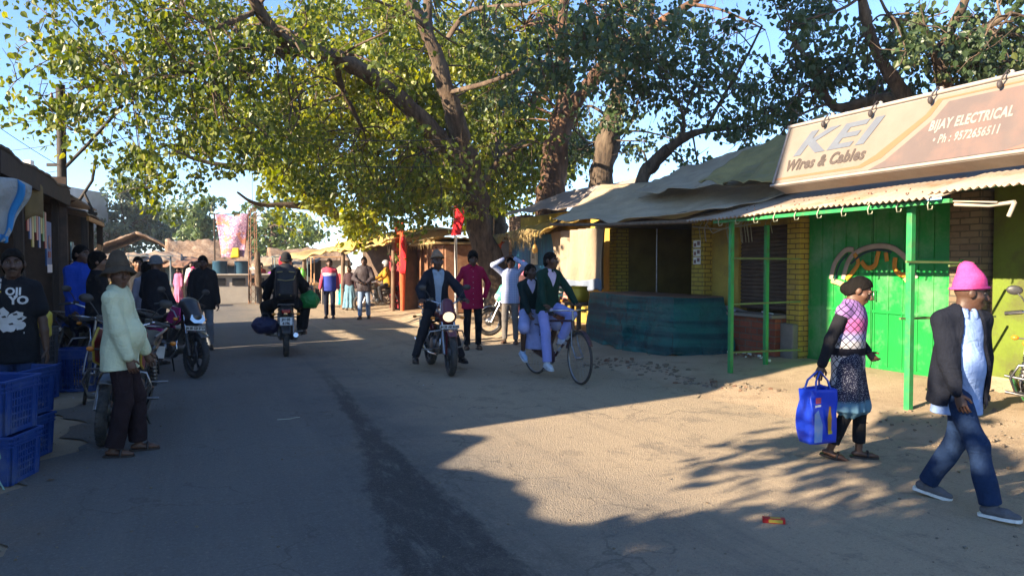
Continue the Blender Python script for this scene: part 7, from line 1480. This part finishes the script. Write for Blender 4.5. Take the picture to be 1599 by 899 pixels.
person('man in a grey beanie and black hooded jacket standing with his back turned', (-5.6, 11.5, .0), face_(.35, .94), 1.7, .012, 'dark', dict(hy=10, hp=-8, lean=(0, .05), wr=(.2, .22, .9), wl=(-.2, .2, .92)), top=dict(m=cloth('black_fleece', (.016, .017, .022)), g=.036, hem=.12, wr=.01, loose=.015), bottom=dict(kind='t', m=BLK), shoes=dict(kind='shoe', m=SHOEB), hat=dict(kind='beanie', m=mat('grey_wool', (.16, .16, .165), .95, None, 40, .6, 90), z=.0), seed=10)
person('man in a black jacket and grey jeans walking behind the sporty black motorcycle', (-5.62, 13.4, .0), face_(.35, -.94), 1.73, .013, 'deep', dict(hp=-12, ar=(.1, .15, .08), al=(-.1, -.15, .09)), top=dict(m=cloth('black_coat', (.018, .018, .02)), g=.032, hem=.16, wr=.01), bottom=dict(kind='t', m=cloth('stone_jean', (.2, .22, .25))), shoes=dict(kind='shoe', m=SHOEB), seed=11)
# --- mid road
def sportjersey():
    g = G('tricolour_jersey'); ax = g.op('ABSOLUTE', g.x); sh = g.op('MAXIMUM', g.ss(g.z, 1.33, 1.34), g.ss(ax, .185, .195)); c = g.mix(g.ss(g.z, 1.255, 1.262), (.03, .05, .28), (.66, .6, .62)); c = g.mix(sh, c, (.5, .06, .1)); g.fin(c, .8, g.noise(30, 3), .3, .01, .2)
sportjersey()
person('man in a red, white and blue track jacket walking towards the camera', gp(515, 497), face_(.2, -1), 1.74, .017, 'dark', dict(ar=(.1, -.12, .08), al=(-.1, .14, .08), wr=(.27, .1, .8), wl=(-.27, .0, .8)), top=dict(m=MC['tricolour_jersey'], g=.024, hem=.12), bottom=dict(kind='t', m=NAVY, knee=.066), shoes=dict(kind='sandal', m=SAND), seed=12)
person('woman in a brown top and long pale blue skirt beside the dark jacketed man', gp(546, 484), face_(.2, -1), 1.52, .018, 'dark', dict(hy=-25), top=dict(m=cloth('brown_top', (.07, .04, .045)), hem=.16, g=.02), bottom=dict(kind='skirt', m=cloth('sky_skirt', (.16, .3, .4)), len=.09, r=.26), shoes=dict(kind='sandal', m=SAND), hair='bun', seed=13)
person('small person in a turquoise wrap behind the woman with the blue skirt', gp(536, 480), face_(.3, -1), 1.5, .02, 'dark', {}, top=dict(m=cloth('red_top', (.3, .05, .06)), hem=.1), bottom=dict(kind='skirt', m=cloth('turquoise', (.02, .36, .36)), len=.12, r=.2), shoes=dict(kind='sandal', m=SAND), seed=14)
person('man in a dark shiny jacket and pale blue jeans walking towards the camera', gp(569, 498), face_(.05, -1), 1.79, .016, 'deep', dict(wr=(.1, .22, 1.03), wl=(-.1, .22, 1.0), er=(1, -.4, -.4), el=(-1, -.4, -.4), ar=(.1, .14, .08), al=(-.1, -.12, .09)), top=dict(m=cloth('plum_jacket', (.055, .042, .045), rough=.5), g=.036, hem=.14, collar=1, wr=.012), bottom=dict(kind='t', m=LJEAN, knee=.066), shoes=dict(kind='shoe', m=SHOEB), seed=15)
person('man in a crimson shirt and black trousers standing with hands behind him', gp(738, 545), face_(.15, -1), 1.81, .011, 'dark', dict(wr=(.22, -.06, .9), wl=(-.22, -.06, .9), er=(1, -.6, 0), el=(-1, -.6, 0), hp=-14, hy=5), top=dict(m=cloth('crimson', (.36, .012, .06), (.3, .01, .045)), collar=1, hem=.2, hemw=.18, g=.016), bottom=dict(kind='t', m=BLK, ankle=.052, knee=.06), shoes=dict(kind='sandal', m=SAND), hair='thick', seed=16)
def checks():
    g = G('fine_check'); a = g.op('ABSOLUTE', g.op('SUBTRACT', g.op('FRACT', g.op('MULTIPLY', g.x, 30)), .5)); b = g.op('ABSOLUTE', g.op('SUBTRACT', g.op('FRACT', g.op('MULTIPLY', g.z, 30)), .5)); c = g.mix(g.op('MULTIPLY', g.ss(a, .3, .36), .6), (.42, .46, .62), (.2, .24, .42)); c = g.mix(g.op('MULTIPLY', g.ss(b, .3, .36), .6), c, (.2, .24, .42)); g.fin(c, .85, g.noise(20, 3), .3, .01, .2)
checks()
person('man in a light checked shirt shading his eyes with both raised hands', gp(797, 536), face_(-.15, -1), 1.73, .011, 'dark', dict(wr=(.1, .15, 1.66), wl=(-.1, .14, 1.66), er=(1, .5, .1), el=(-1, .5, .1), ar=(.12, -.05, .075), al=(-.12, .08, .075), thr=(-.4, -.5, .3), thl=(.4, -.5, .3), hy=10, lean=(0, -.04)), top=dict(m=MC['fine_check'], collar=1, hem=.12, g=.014), bottom=dict(kind='t', m=GREYT, knee=.06, ankle=.05), shoes=dict(kind='sandal', m=SAND), hair='thick', seed=17)
# --- riders
def on_bike(label, bike, h, pose, **k):
    q = {}; s = 1.7/h
    for n, v in pose.items(): q[n] = tuple(x*s for x in v) if n in ('pel', 'wr', 'wl', 'ar', 'al') else v
    o = person(label, tuple(bike.location), bike.rotation_euler.z, h, pose=q, **k); o.rotation_euler = bike.rotation_euler; return o
RIDE = dict(pel=(0, -.26, .93), lean=(0, .1), wr=(.31, .135, 1.06), wl=(-.31, .135, 1.06), er=(1, -.6, -.4), el=(-1, -.6, -.4), ar=(.24, .03, .41), al=(-.24, .03, .41), kr=(.4, 1, .4), kl=(-.4, 1, .4), dr=(.35, .9, -.2), dl=(-.35, .9, -.2), thr=(-1, .2, 0), thl=(1, .2, 0))
p0 = gp(706, 586); M1 = motorcycle('maroon motorcycle with its headlight on, ridden towards the camera', (p0[0]-.64*.34, p0[1]+.64*.94, .004), face_(.34, -.94), paint('maroon', (.12, .008, .02)), None, 'commuter', 'JH 05 AK 8102', None, True, steer=-4, stand=False)
po = dict(RIDE); po.update(ar=(.44, .06, .085), al=(-.36, .0, .085), kr=(.5, 1, .3), kl=(-.5, 1, .3))
on_bike('rider in a tan cap and dark jacket over a pale shirt on the maroon motorcycle', M1, 1.7, po, vox=.01, skin_='dark', top=dict(m=cloth('pale_shirt', (.34, .42, .52)), collar=1, hem=.08, g=.012), over=dict(m=cloth('dark_blazer', (.02, .022, .03)), g=.032, open=(.02, .085, 0), hem=.12, wr=.01, loose=.016), bottom=dict(kind='t', m=cloth('dark_trouser', (.028, .026, .03)), knee=.072), shoes=dict(kind='shoe', m=SHOEB), hat=dict(kind='beanie', m=mat('tan_wool', (.32, .2, .12), .95, None, 30, .5, 90), z=.045, tall=.01), seed=18)
p0 = gp(447, 556); M2 = motorcycle('loaded motorcycle with two riders seen from behind in the road', (p0[0]-.64*.3, p0[1]+.64*.95, .004), face_(-.3, .95), paint('black', (.018, .018, .02)), None, 'commuter', None, ['JH 05', '4196'], stand=False)
po = dict(RIDE); po.update(pel=(0, -.12, .93)); on_bike('driver of the loaded motorcycle in a red helmet', M2, 1.68, po, vox=.014, skin_='dark', top=dict(m=BLK, g=.03, hem=.1), bottom=dict(kind='t', m=BLK), shoes=dict(kind='shoe', m=SHOEB), hat=dict(kind='helmet', m=paint('helmet_red', (.45, .02, .04))), seed=19)
bx = M2.location
po = dict(pel=(0, -.6, .95), lean=(.02, .08), hr=0, wr=(.36, -.32, .98), wl=(-.34, -.3, .98), er=(1, -.8, 0), el=(-1, -.8, 0), ar=(.3, -.3, .42), al=(-.3, -.3, .42), kr=(.8, 1, .3), kl=(-.8, 1, .3))
on_bike('pillion passenger in black with a dark cap on the loaded motorcycle', M2, 1.74, po, vox=.012, skin_='dark', top=dict(m=cloth('black_jacket', (.012, .012, .014)), g=.045, hem=.12, wr=.012, loose=.02), bottom=dict(kind='t', m=BLK, knee=.085), shoes=dict(kind='shoe', m=SHOEB), hat=dict(kind='beanie', m=mat('black_wool', (.015, .015, .018), .95, None, 40, .5, 90), z=.0), seed=20)
def loc_on(bike, x, y, z): c, s = math.cos(bike.rotation_euler.z), math.sin(bike.rotation_euler.z); return (bike.location.x+x*c-y*s, bike.location.y+x*s+y*c, bike.location.z+z)
PACK = mat('pack_nylon', (.012, .013, .018), .6, (.02, .02, .025), 10, .3, 25); S = SDF((-.25, -.2, -.35), (.25, .2, .4), .013); S.box((0, 0, 0), (.17, .1, .26), None, .07); S.box((0, -.1, -.06), (.13, .06, .14), None, .05, .03); S.ell((0, 0, .26), (.14, .1, .09), None, .05); V, Q = fin_sdf(S, .006, 4, 3, 1, .4)
bp = link('backpack', mesh_np('backpack', V, Q), PACK, None, loc_on(M2, 0, -.84, 1.24), M2.rotation_euler.z); tag(bp, 'black backpack with pale zips on the pillion passenger', 'backpack')
ZIP = mat('zip_ochre', (.35, .26, .1), .6); W = MB(); W.tube([(-.13, -.165, .08), (0, -.18, .06), (.13, -.165, .08), (.15, -.1, .14)], .009, 6); W.tube([(-.14, -.11, .2), (-.05, -.12, .21)], .012, 6); W.tube([(.05, -.12, .21), (.14, -.1, .2)], .012, 6); W.ball((-.1, -.15, -.17), .014, 6); W.ball((.08, -.15, -.19), .014, 6); W.build('zips', ZIP, bp)
W = MB()
for s in (-1, 1): W.tube([(s*.1, .08, .27), (s*.12, .2, .26), (s*.12, .3, .1), (s*.1, .12, -.2)], .022, 6, flat=.4)
W.build('straps', PACK, bp)
def soft_bag(name, label, c, r, m, rz, seed, hang=None):
    S = SDF(-np.array(r)*1.4, np.array(r)*1.4, .014); S.ell((0, 0, 0), tuple(x*.9 for x in r), None, 0); S.cone((-r[0]*.5, 0, r[2]*.1), (r[0]*.5, 0, -r[2]*.1), min(r[1:])*.95, min(r[1:])*.95, .05); S.box((0, 0, -r[2]*.1), (r[0]*.85, r[1]*.8, r[2]*.75), None, .06, .05); V, Q = fin_sdf(S, .022, 3.2, seed, 1, .4); V = V+vnormals(V, Q)*(.008*snoise(V, 11, seed+1))[:, None]; o = link(name, mesh_np(name, V, Q), m, None, c, rz); tag(o, label, 'bag')
    W = MB(); W.tube([(-r[0]*.4, 0, r[2]*.8), (-r[0]*.2, .02, r[2]*1.3), (r[0]*.2, .02, r[2]*1.3), (r[0]*.4, 0, r[2]*.8)], .012, 6); W.build('strap', BLACKP, o); return o
soft_bag('duffel_bag', 'navy duffel bag slung on the left side of the loaded motorcycle', loc_on(M2, -.33, -.62, .54), (.19, .13, .15), mat('duffel_navy', (.01, .016, .06), .6, (.02, .02, .06), 6, .3, 20), M2.rotation_euler.z+.3, 3)
soft_bag('carry_bag', 'bright green bag under the right arm of the pillion passenger', loc_on(M2, .4, -.42, .95), (.15, .1, .17), mat('bag_green', (.008, .2, .03), .5, (.008, .14, .025), 5, .3, 15), M2.rotation_euler.z-.2, 4)
# --- school children on the bicycle
p0 = gp(907, 600); hv = nrm((.5, -.87)); BC = bicycle('black roadster bicycle with pale frame bands carrying two school children', (p0[0]-.56*hv[0], p0[1]-.56*hv[1], .004), face_(*hv), -8, (.05, .02, .03), stripe=mat('band_grey', (.4, .4, .42), .5))
LAV = cloth('lavender_trouser', (.26, .3, .66), (.22, .26, .58)); BOT = cloth('bottle_green', (.008, .035, .026), (.006, .028, .02)); WSH = mat('white_shoe', (.62, .66, .72), .6, None, 10, .08); LS_ = cloth('lilac_shirt', (.52, .46, .66))
on_bike('school boy in a bottle green sweater and lavender trousers pedalling the bicycle', BC, 1.6, dict(pel=(0, -.26, .98), lean=(0, .12), wr=(.27, .1, .985), wl=(-.27, .12, .985), er=(.8, -.8, -.2), el=(-.9, -.6, -.2), ar=(.12, -.06, .2), al=(-.11, -.06, .54), kr=(.15, 1, .2), kl=(-.25, 1, .2), dr=(0, 1, -.1), dl=(0, 1, -.1), thr=(-1, 0, 0), thl=(1, 0, 0), hy=28, hp=0, pr=-8), vox=.0095, skin_='deep', top=dict(m=LS_, collar=1, hem=.05, g=.01), over=dict(m=BOT, vneck=.19, hem=.1, g=.022, name='sweater', hemw=.16), bottom=dict(kind='t', m=LAV, knee=.07, ankle=.07), shoes=dict(kind='shoe', m=WSH, sole=WSH), hair='short', seed=21, hand_curl=(.9, .9))
on_bike('school girl in a green sweater and striped tie riding on the carrier behind the boy', BC, 1.5, dict(pel=(.03, -.66, .86), lean=(.06, .06), tw=-12, wr=(.22, -.35, .84), wl=(-.15, -.3, .9), er=(1, -.8, 0), el=(-1, -.6, 0), ar=(.25, -.5, .33), al=(-.2, -.5, .36), kr=(.7, 1, .1), kl=(-.5, 1, .1), hy=20, pr=-25, pl=-20), vox=.0095, skin_='deep', top=dict(m=LS_, collar=1, hem=.05, g=.01), over=dict(m=cloth('dark_green_knit', (.008, .022, .022)), vneck=.16, hem=.1, g=.022, name='sweater', hemw=.16), bottom=dict(kind='skirt', m=cloth('pale_blue_skirt', (.3, .34, .6)), len=.42, r=.2, fl=1.0), shoes=dict(kind='shoe', m=mat('blue_shoe', (.35, .48, .68), .6), sole=WSH), hair='bun', seed=22)
# --- parked motorcycles
p0 = gp(307, 589); hv = nrm((.85, -.53)); PINKP = paint('magenta', (.4, .01, .16)); motorcycle('sporty black motorcycle with magenta and silver panels parked facing the camera', (p0[0]-.64*hv[0], p0[1]-.64*hv[1], 0), face_(*hv), paint('black', (.018, .018, .02)), PINKP, 'sport', 'JH 05 CD 2917', None, steer=-6, lean=-5, seatcol=None)
mc = [o for o in COL.objects if o.name.startswith('motorcycle')][-1]
W = MB()
for s in (-1, 1): W.prism([(.1, .78), (.28, .7), (.42, .78), (.4, .95), (.22, .98)], lambda y, z, t: (s*(.15+t), y, z), 0, .02, 0); W.tube([(s*.185, .12, .74), (s*.185, .3, .72), (s*.18, .42, .84)], .014, 6, 1); W.tube([(s*.185, .16, .95), (s*.185, .3, .9), (s*.18, .4, .78)], .012, 6, 1)
W.build('tank_shroud', [PINKP, metal('silver_trim', (.6, .6, .63), .3)], mc)
p0 = gp(156, 694); hv = nrm((.22, -.97)); motorcycle('black commuter motorcycle with red leg shields parked behind the man in the mint shirt', (p0[0]-.64*hv[0], p0[1]-.64*hv[1], 0), face_(*hv), paint('black', (.018, .018, .02)), None, 'commuter', None, None, steer=6, lean=-6, panels=paint('scarlet', (.35, .012, .02)))
motorcycle('black motorcycle with blue fairing and white stripes parked behind the left bicycle', (-5.75, 9.75, 0), face_(.75, -.66), paint('blue', (.01, .06, .28)), paint('black', (.018, .018, .02)), 'commuter', None, None, lean=-6)
p0 = gp(806, 520); motorcycle('mint green and chrome motorcycle parked sideways behind the cyclists', (.12, 15.6, gzw(.1, 15.6)), face_(-.9, -.35), mat('paint_mint', (.12, .42, .34), .25, None, 10, .02, coat=.5), None, 'chrome', None, None, lean=-6, alloy=False)
person('woman in a pink headscarf sitting on the mint green motorcycle', (.25, 15.9, gzw(.1, 15.6)), face_(-.35, -.93), 1.55, .013, 'dark', dict(pel=(0, .05, .92), wr=(.1, .3, 1.05), wl=(-.1, .3, 1.05), er=(1, -.5, -.3), el=(-1, -.5, -.3), ar=(.12, .42, .45), al=(-.12, .42, .45), hp=-10), top=dict(m=cloth('mauve_brown', (.1, .05, .05)), hem=.12, g=.03), bottom=dict(kind='skirt', m=cloth('maroon_wrap', (.09, .03, .04)), len=.5, r=.22), shoes=dict(kind='sandal', m=SAND), hat=dict(kind='scarf', m=cloth('pink_scarf', (.5, .14, .2))), seed=23)
p0 = gp(592, 482); M3 = motorcycle('dusty motorcycle with a helmeted rider waiting beside the flag shrine', (-4.45, 24.9, gzw(-4.4, 24.9)), face_(-.88, -.45), paint('black', (.018, .018, .02)), None, 'commuter', None, None, alloy=False, stand=False)
on_bike('rider in a mustard jacket and silver helmet beside the flag shrine', M3, 1.68, dict(RIDE), vox=.018, skin_='dark', top=dict(m=cloth('mustard', (.42, .22, .03)), g=.03, hem=.1), bottom=dict(kind='t', m=CHAR), shoes=dict(kind='shoe', m=SHOEB), hat=dict(kind='helmet', m=paint('helmet_silver', (.4, .4, .42))), seed=24)
p0 = gp(372, 470); motorcycle('small far motorcycle parked before the cream stall', (p0[0], p0[1], 0), face_(-.95, .2), paint('black', (.018, .018, .02)), None, 'commuter', None, None, alloy=False)
person('man in a red scarf and grey jacket standing by the far motorcycle', gp(388, 472), face_(-.9, -.2), 1.7, .022, 'dark', dict(lean=(0, .1)), top=dict(m=cloth('slate', (.06, .06, .07)), hem=.12, g=.03), bottom=dict(kind='t', m=cloth('khaki', (.4, .36, .3))), shoes=dict(kind='sandal', m=SAND), scarf=cloth('red_scarf', (.4, .03, .05)), seed=25)
person('person in an orange red top standing just left of the red helmet', gp(408, 470), face_(.5, -.8), 1.66, .022, 'dark', {}, top=dict(m=cloth('orange_red', (.4, .09, .05)), hem=.12), bottom=dict(kind='t', m=BLK), shoes=dict(kind='sandal', m=SAND), hair='thick', seed=26)
person('woman in a hot pink wrap far off between the handcart and the cream stall', (-12.9, 29.8, 0), face_(.3, -.95), 1.5, .022, 'dark', {}, top=dict(m=cloth('hot_pink', (.55, .05, .17)), hem=.1, g=.03), bottom=dict(kind='skirt', m=cloth('hot_pink', (.55, .05, .17)), len=.1, r=.22), shoes=dict(kind='sandal', m=SAND), hat=dict(kind='scarf', m=cloth('hot_pink', (.55, .05, .17))), seed=27)
person('woman in a rose wrap next to the hot pink one', (-13.4, 29.6, 0), face_(-.3, -.95), 1.45, .022, 'dark', {}, top=dict(m=cloth('rose', (.5, .14, .25)), hem=.1, g=.03), bottom=dict(kind='skirt', m=cloth('rose', (.5, .14, .25)), len=.1, r=.22), shoes=dict(kind='sandal', m=SAND), hair='bun', seed=28)
for i, (u, v, lab, c, hh, fx) in enumerate(((300, 474, 'man in a white shirt far off in front of the tiled sheds', (.6, .58, .55), 1.7, .2), (345, 470, 'woman in a green wrap at the cream stall', (.05, .25, .1), 1.5, -.5), (455, 474, 'distant man in an ochre shirt left of the straw stall', (.4, .25, .06), 1.68, .6), (425, 470, 'distant woman in a violet wrap beyond the rear motorcycle', (.2, .06, .3), 1.5, -.2))):
    person(lab, gp(u, v), face_(fx, -.9), hh, .024, 'dark', {}, top=dict(m=cloth('far%d' % i, c), hem=.14, g=.022), bottom=dict(kind='skirt' if 'woman' in lab else 't', m=cloth('far%d' % i, c) if 'woman' in lab else CHAR, len=.1, r=.2), shoes=dict(kind='sandal', m=SAND), hair='short', seed=30+i, face=False)
motorcycle('red motorcycle with pale blue headlamp at the right edge, facing the road', (4.64, 6.43, gzw(4.64, 6.43)), face_(-.5, -.86), paint('red', (.45, .012, .02)), None, 'commuter', 'DEN 41', None, steer=0, stand=True, lean=-5)
sk_ = soft_bag('sack', 'brown stuffed sack against the olive wall', tuple(rf(8.1, 4.3, .62)), (.24, .16, .18), mat('sack_brown', (.13, .07, .035), .9, (.09, .045, .025), 5, .4, 20), TH+1.4, 9)
# --- bicycle at the left
hv = nrm((.25, -.97)); p0 = gp(126, 630); bicycle('old black bicycle leaning behind the crates on the left', (p0[0]-.56*hv[0], p0[1]-.56*hv[1], 0), face_(*hv), 14, (.04, .035, .03), lean=-8)
# --- crates
CB = mat('crate_blue', (.015, .058, .25), .5, (.012, .042, .19), 4, .08, 30, spec=.4, dirt=(.11, .13, .2), dscale=4, damt=.75); CG = mat('crate_grey', (.055, .055, .06), .55, (.04, .04, .045), 6, .06, 30)
def crate(label, loc, rz, L_=.56, W_=.38, H_=.31, m=None, group='stacked plastic crates'):
    o = thing('crate', label, 'crate', loc, rz, group); B_ = MB(); l, w = L_/2, W_/2; t = .012; tp = .012
    def P(x, y, z): f = 1-.06*(1-z/H_); return (x*f, y*f, z)
    B_.box((-l*.94, -w*.94, 0), (l*.94, w*.94, .015))
    def wall(a, b, nx, ny):   # from corner a to corner b
        a, b = Vector(a), Vector(b); Ln = (b-a).length; d = (b-a)/Ln
        def q(s, z, e): p_ = a+d*s; x, y, _ = P(p_.x, p_.y, z); return (x+nx*e, y+ny*e, z)
        def slab(s0, s1, z0, z1, e0=-t, e1=0): V = [q(s0, z0, e0), q(s1, z0, e0), q(s1, z0, e1), q(s0, z0, e1), q(s0, z1, e0), q(s1, z1, e0), q(s1, z1, e1), q(s0, z1, e1)]; B_.add(V, [(0,3,2,1),(4,5,6,7),(0,1,5,4),(1,2,6,5),(2,3,7,6),(3,0,4,7)])
        cw = .085; slab(0, cw, 0, H_); slab(Ln-cw, Ln, 0, H_); slab(cw, Ln-cw, 0, .035); slab(cw, Ln-cw, H_*.8, H_)
        n = int((Ln-2*cw)/.032)
        for i in range(1, n): s = cw+(Ln-2*cw)*i/n; slab(s-.006, s+.006, .035, H_*.8, -.01, -.001)
        for i in range(1, 5): z = .035+(H_*.8-.035)*i/5; slab(cw, Ln-cw, z-.006, z+.006, -.009, -.002)
        for z in (H_*.82, H_*.9): slab(-.004, Ln+.004, z, z+.012, 0, .008)
        for s in (.02, cw-.01, Ln-cw, Ln-.03): slab(s, s+.01, 0, H_, 0, .006)
    wall((-l, -w), (l, -w), 0, -1) if False else None
    for a, b, nx, ny in (((-l, -w, 0), (l, -w, 0), 0, -1), ((l, -w, 0), (l, w, 0), 1, 0), ((l, w, 0), (-l, w, 0), 0, 1), ((-l, w, 0), (-l, -w, 0), -1, 0)): wall(a, b, nx, ny)
    B_.build('body', m or CB, o); r_ = MB()
    for a, b in (((-l-.012, -w-.012), (l+.012, -w+.008)), ((-l-.012, w-.008), (l+.012, w+.012)), ((-l-.012, -w+.009), (-l+.008, w-.009)), ((l-.008, -w+.009), (l+.012, w-.009))): r_.box((a[0], a[1], H_), (b[0], b[1], H_+.02))
    r_.build('rim', m or CB, o, bevel=.004); return o
crate('dark blue crate at the very front with a pale cord tied round its corner', (-3.83, 5.3, 0), R(6), .6, .4, .33); crate('bright blue crate stacked on the corded crate in front', (-3.87, 5.32, .352), R(3), .62, .42, .37)
crate('light blue crate on the ground just right of the corded one', (-4.1, 5.92, 0), R(2), .56, .4, .32); crate('wide blue crate on top of the stack behind the front one', (-4.2, 5.95, .345), R(-2), .72, .46, .36)
crate('blue crate under the grey one beside the bicycle wheel', (-5.62, 8.55, 0), R(4), .5, .36, .38); crate('dark grey crate topping the stack beside the bicycle wheel', (-5.6, 8.5, .405), R(2), .5, .36, .42, CG); crate('blue crate half hidden between the grey crate and the bicycle', (-5.42, 9.2, 0), R(10), .46, .36, .5)
W = MB(); W.tube([(-.0, 0, .33), (.03, -.01, .22), (-.03, -.012, .14), (.02, -.012, .06), (.06, -.02, .0)], .006, 5); o = W.build('cord', mat('pale_green_cord', (.25, .42, .35), .7), None, (-3.58, 5.08, 0)); tag(o, 'thin pale green cord hanging down the front crate', 'cord')
S = SDF((-.2, -.15, -.25), (.2, .15, .25), .014); S.box((0, 0, 0), (.06, .05, .13), None, .03); V, Q = fin_sdf(S, .014, 5, 6, 1, .4); o = link('plastic_bag', mesh_np('plastic_bag', V, Q), mat('bag_yellow', (.5, .4, .04), .4, (.4, .3, .03), 6, .3, 20), None, (-4.93, 7.75, .93), .3); tag(o, 'yellow plastic bag hanging beside the printed T-shirt', 'bag')
# --- small things on the road
p0 = gp(1208, 815); W = MB(); W.box((-.065, -.022, 0), (.065, .022, .028)); W.box((-.03, -.0225, .004), (.05, -.021, .024), 1); W.box((-.02, -.012, .0275), (.04, .012, .0295), 1); o = W.build('packet', [mat('packet_red', (.55, .02, .02), .35), mat('packet_yellow', (.6, .4, .05), .4)], None, p0, R(-14), bevel=.004); tag(o, 'small red and yellow packet lying on the sunlit road', 'packet')
p0 = gp(450, 655); W = MB(); W.tube([(-.1, -.03, .008), (.02, .0, .01), (.06, .06, .012), (.09, .09, .008)], .004, 5); o = W.build('straw_piece', mat('pale_straw', (.5, .5, .42), .8), None, p0); tag(o, 'pale bent straw lying on the shaded road', 'straw')
# thin morning haze in the air
W = MB(); W.box((-520, -160, -1.5), (520, 560, 26)); hm_ = bpy.data.materials.new('haze'); nt, N, L_n = nodes(hm_); o_ = N('ShaderNodeOutputMaterial'); v_ = N('ShaderNodeVolumePrincipled'); v_.inputs['Color'].default_value = (.82, .88, 1, 1); v_.inputs['Density'].default_value = .0005; L_n(v_.outputs[0], o_.inputs[1]); tag(W.build('haze', hm_), 'thin pale morning haze filling the air over the street', 'haze', kind='stuff')
# ------------------------------------------------------------------ light, sky, camera
EL, AZ = R(21.3), R(34.9)     # sun height; direction the shadows run, from +X towards +Y
tdir = Vector((math.cos(AZ)*math.cos(EL), math.sin(AZ)*math.cos(EL), -math.sin(EL)))
sl = bpy.data.lights.new('sun', 'SUN'); sl.energy = 5.0; sl.angle = R(.5); sl.color = (1, .83, .61)
so = bpy.data.objects.new('sun', sl); COL.objects.link(so); so.rotation_euler = tdir.to_track_quat('-Z', 'Y').to_euler(); so.location = (-20, -14, 14)
w = bpy.data.worlds.new('World'); SC.world = w; w.use_nodes = True; nt = w.node_tree; bg = nt.nodes['Background']
sk = nt.nodes.new('ShaderNodeTexSky'); sk.sky_type = 'NISHITA'; sk.sun_disc = False; sk.sun_elevation = EL; sk.sun_rotation = math.atan2(-tdir.x, -tdir.y); sk.air_density = .75; sk.dust_density = .0; sk.ozone_density = 4.0
nt.links.new(sk.outputs[0], bg.inputs[0]); bg.inputs[1].default_value = .098
cd = bpy.data.cameras.new('camera'); co = bpy.data.objects.new('camera', cd); COL.objects.link(co); co.location = (0, 0, CAMH); co.rotation_euler = (R(90)-PITCH, 0, 0)
cd.sensor_width = 36; cd.lens = F/1599*36; cd.clip_end = 1000; SC.camera = co
SC.render.resolution_x, SC.render.resolution_y = 1024, 575
SC.view_settings.view_transform = 'Standard'; SC.view_settings.look = 'None'; SC.view_settings.exposure = 2.0; SC.view_settings.gamma = 1.0; SC.view_settings.use_curve_mapping = False
SC.cycles.use_denoising = True; SC.cycles.max_bounces = 6; SC.cycles.diffuse_bounces = 3; SC.cycles.transmission_bounces = 4; SC.cycles.transparent_max_bounces = 4; SC.cycles.caustics_reflective = False; SC.cycles.caustics_refractive = False; SC.cycles.sample_clamp_indirect = 6
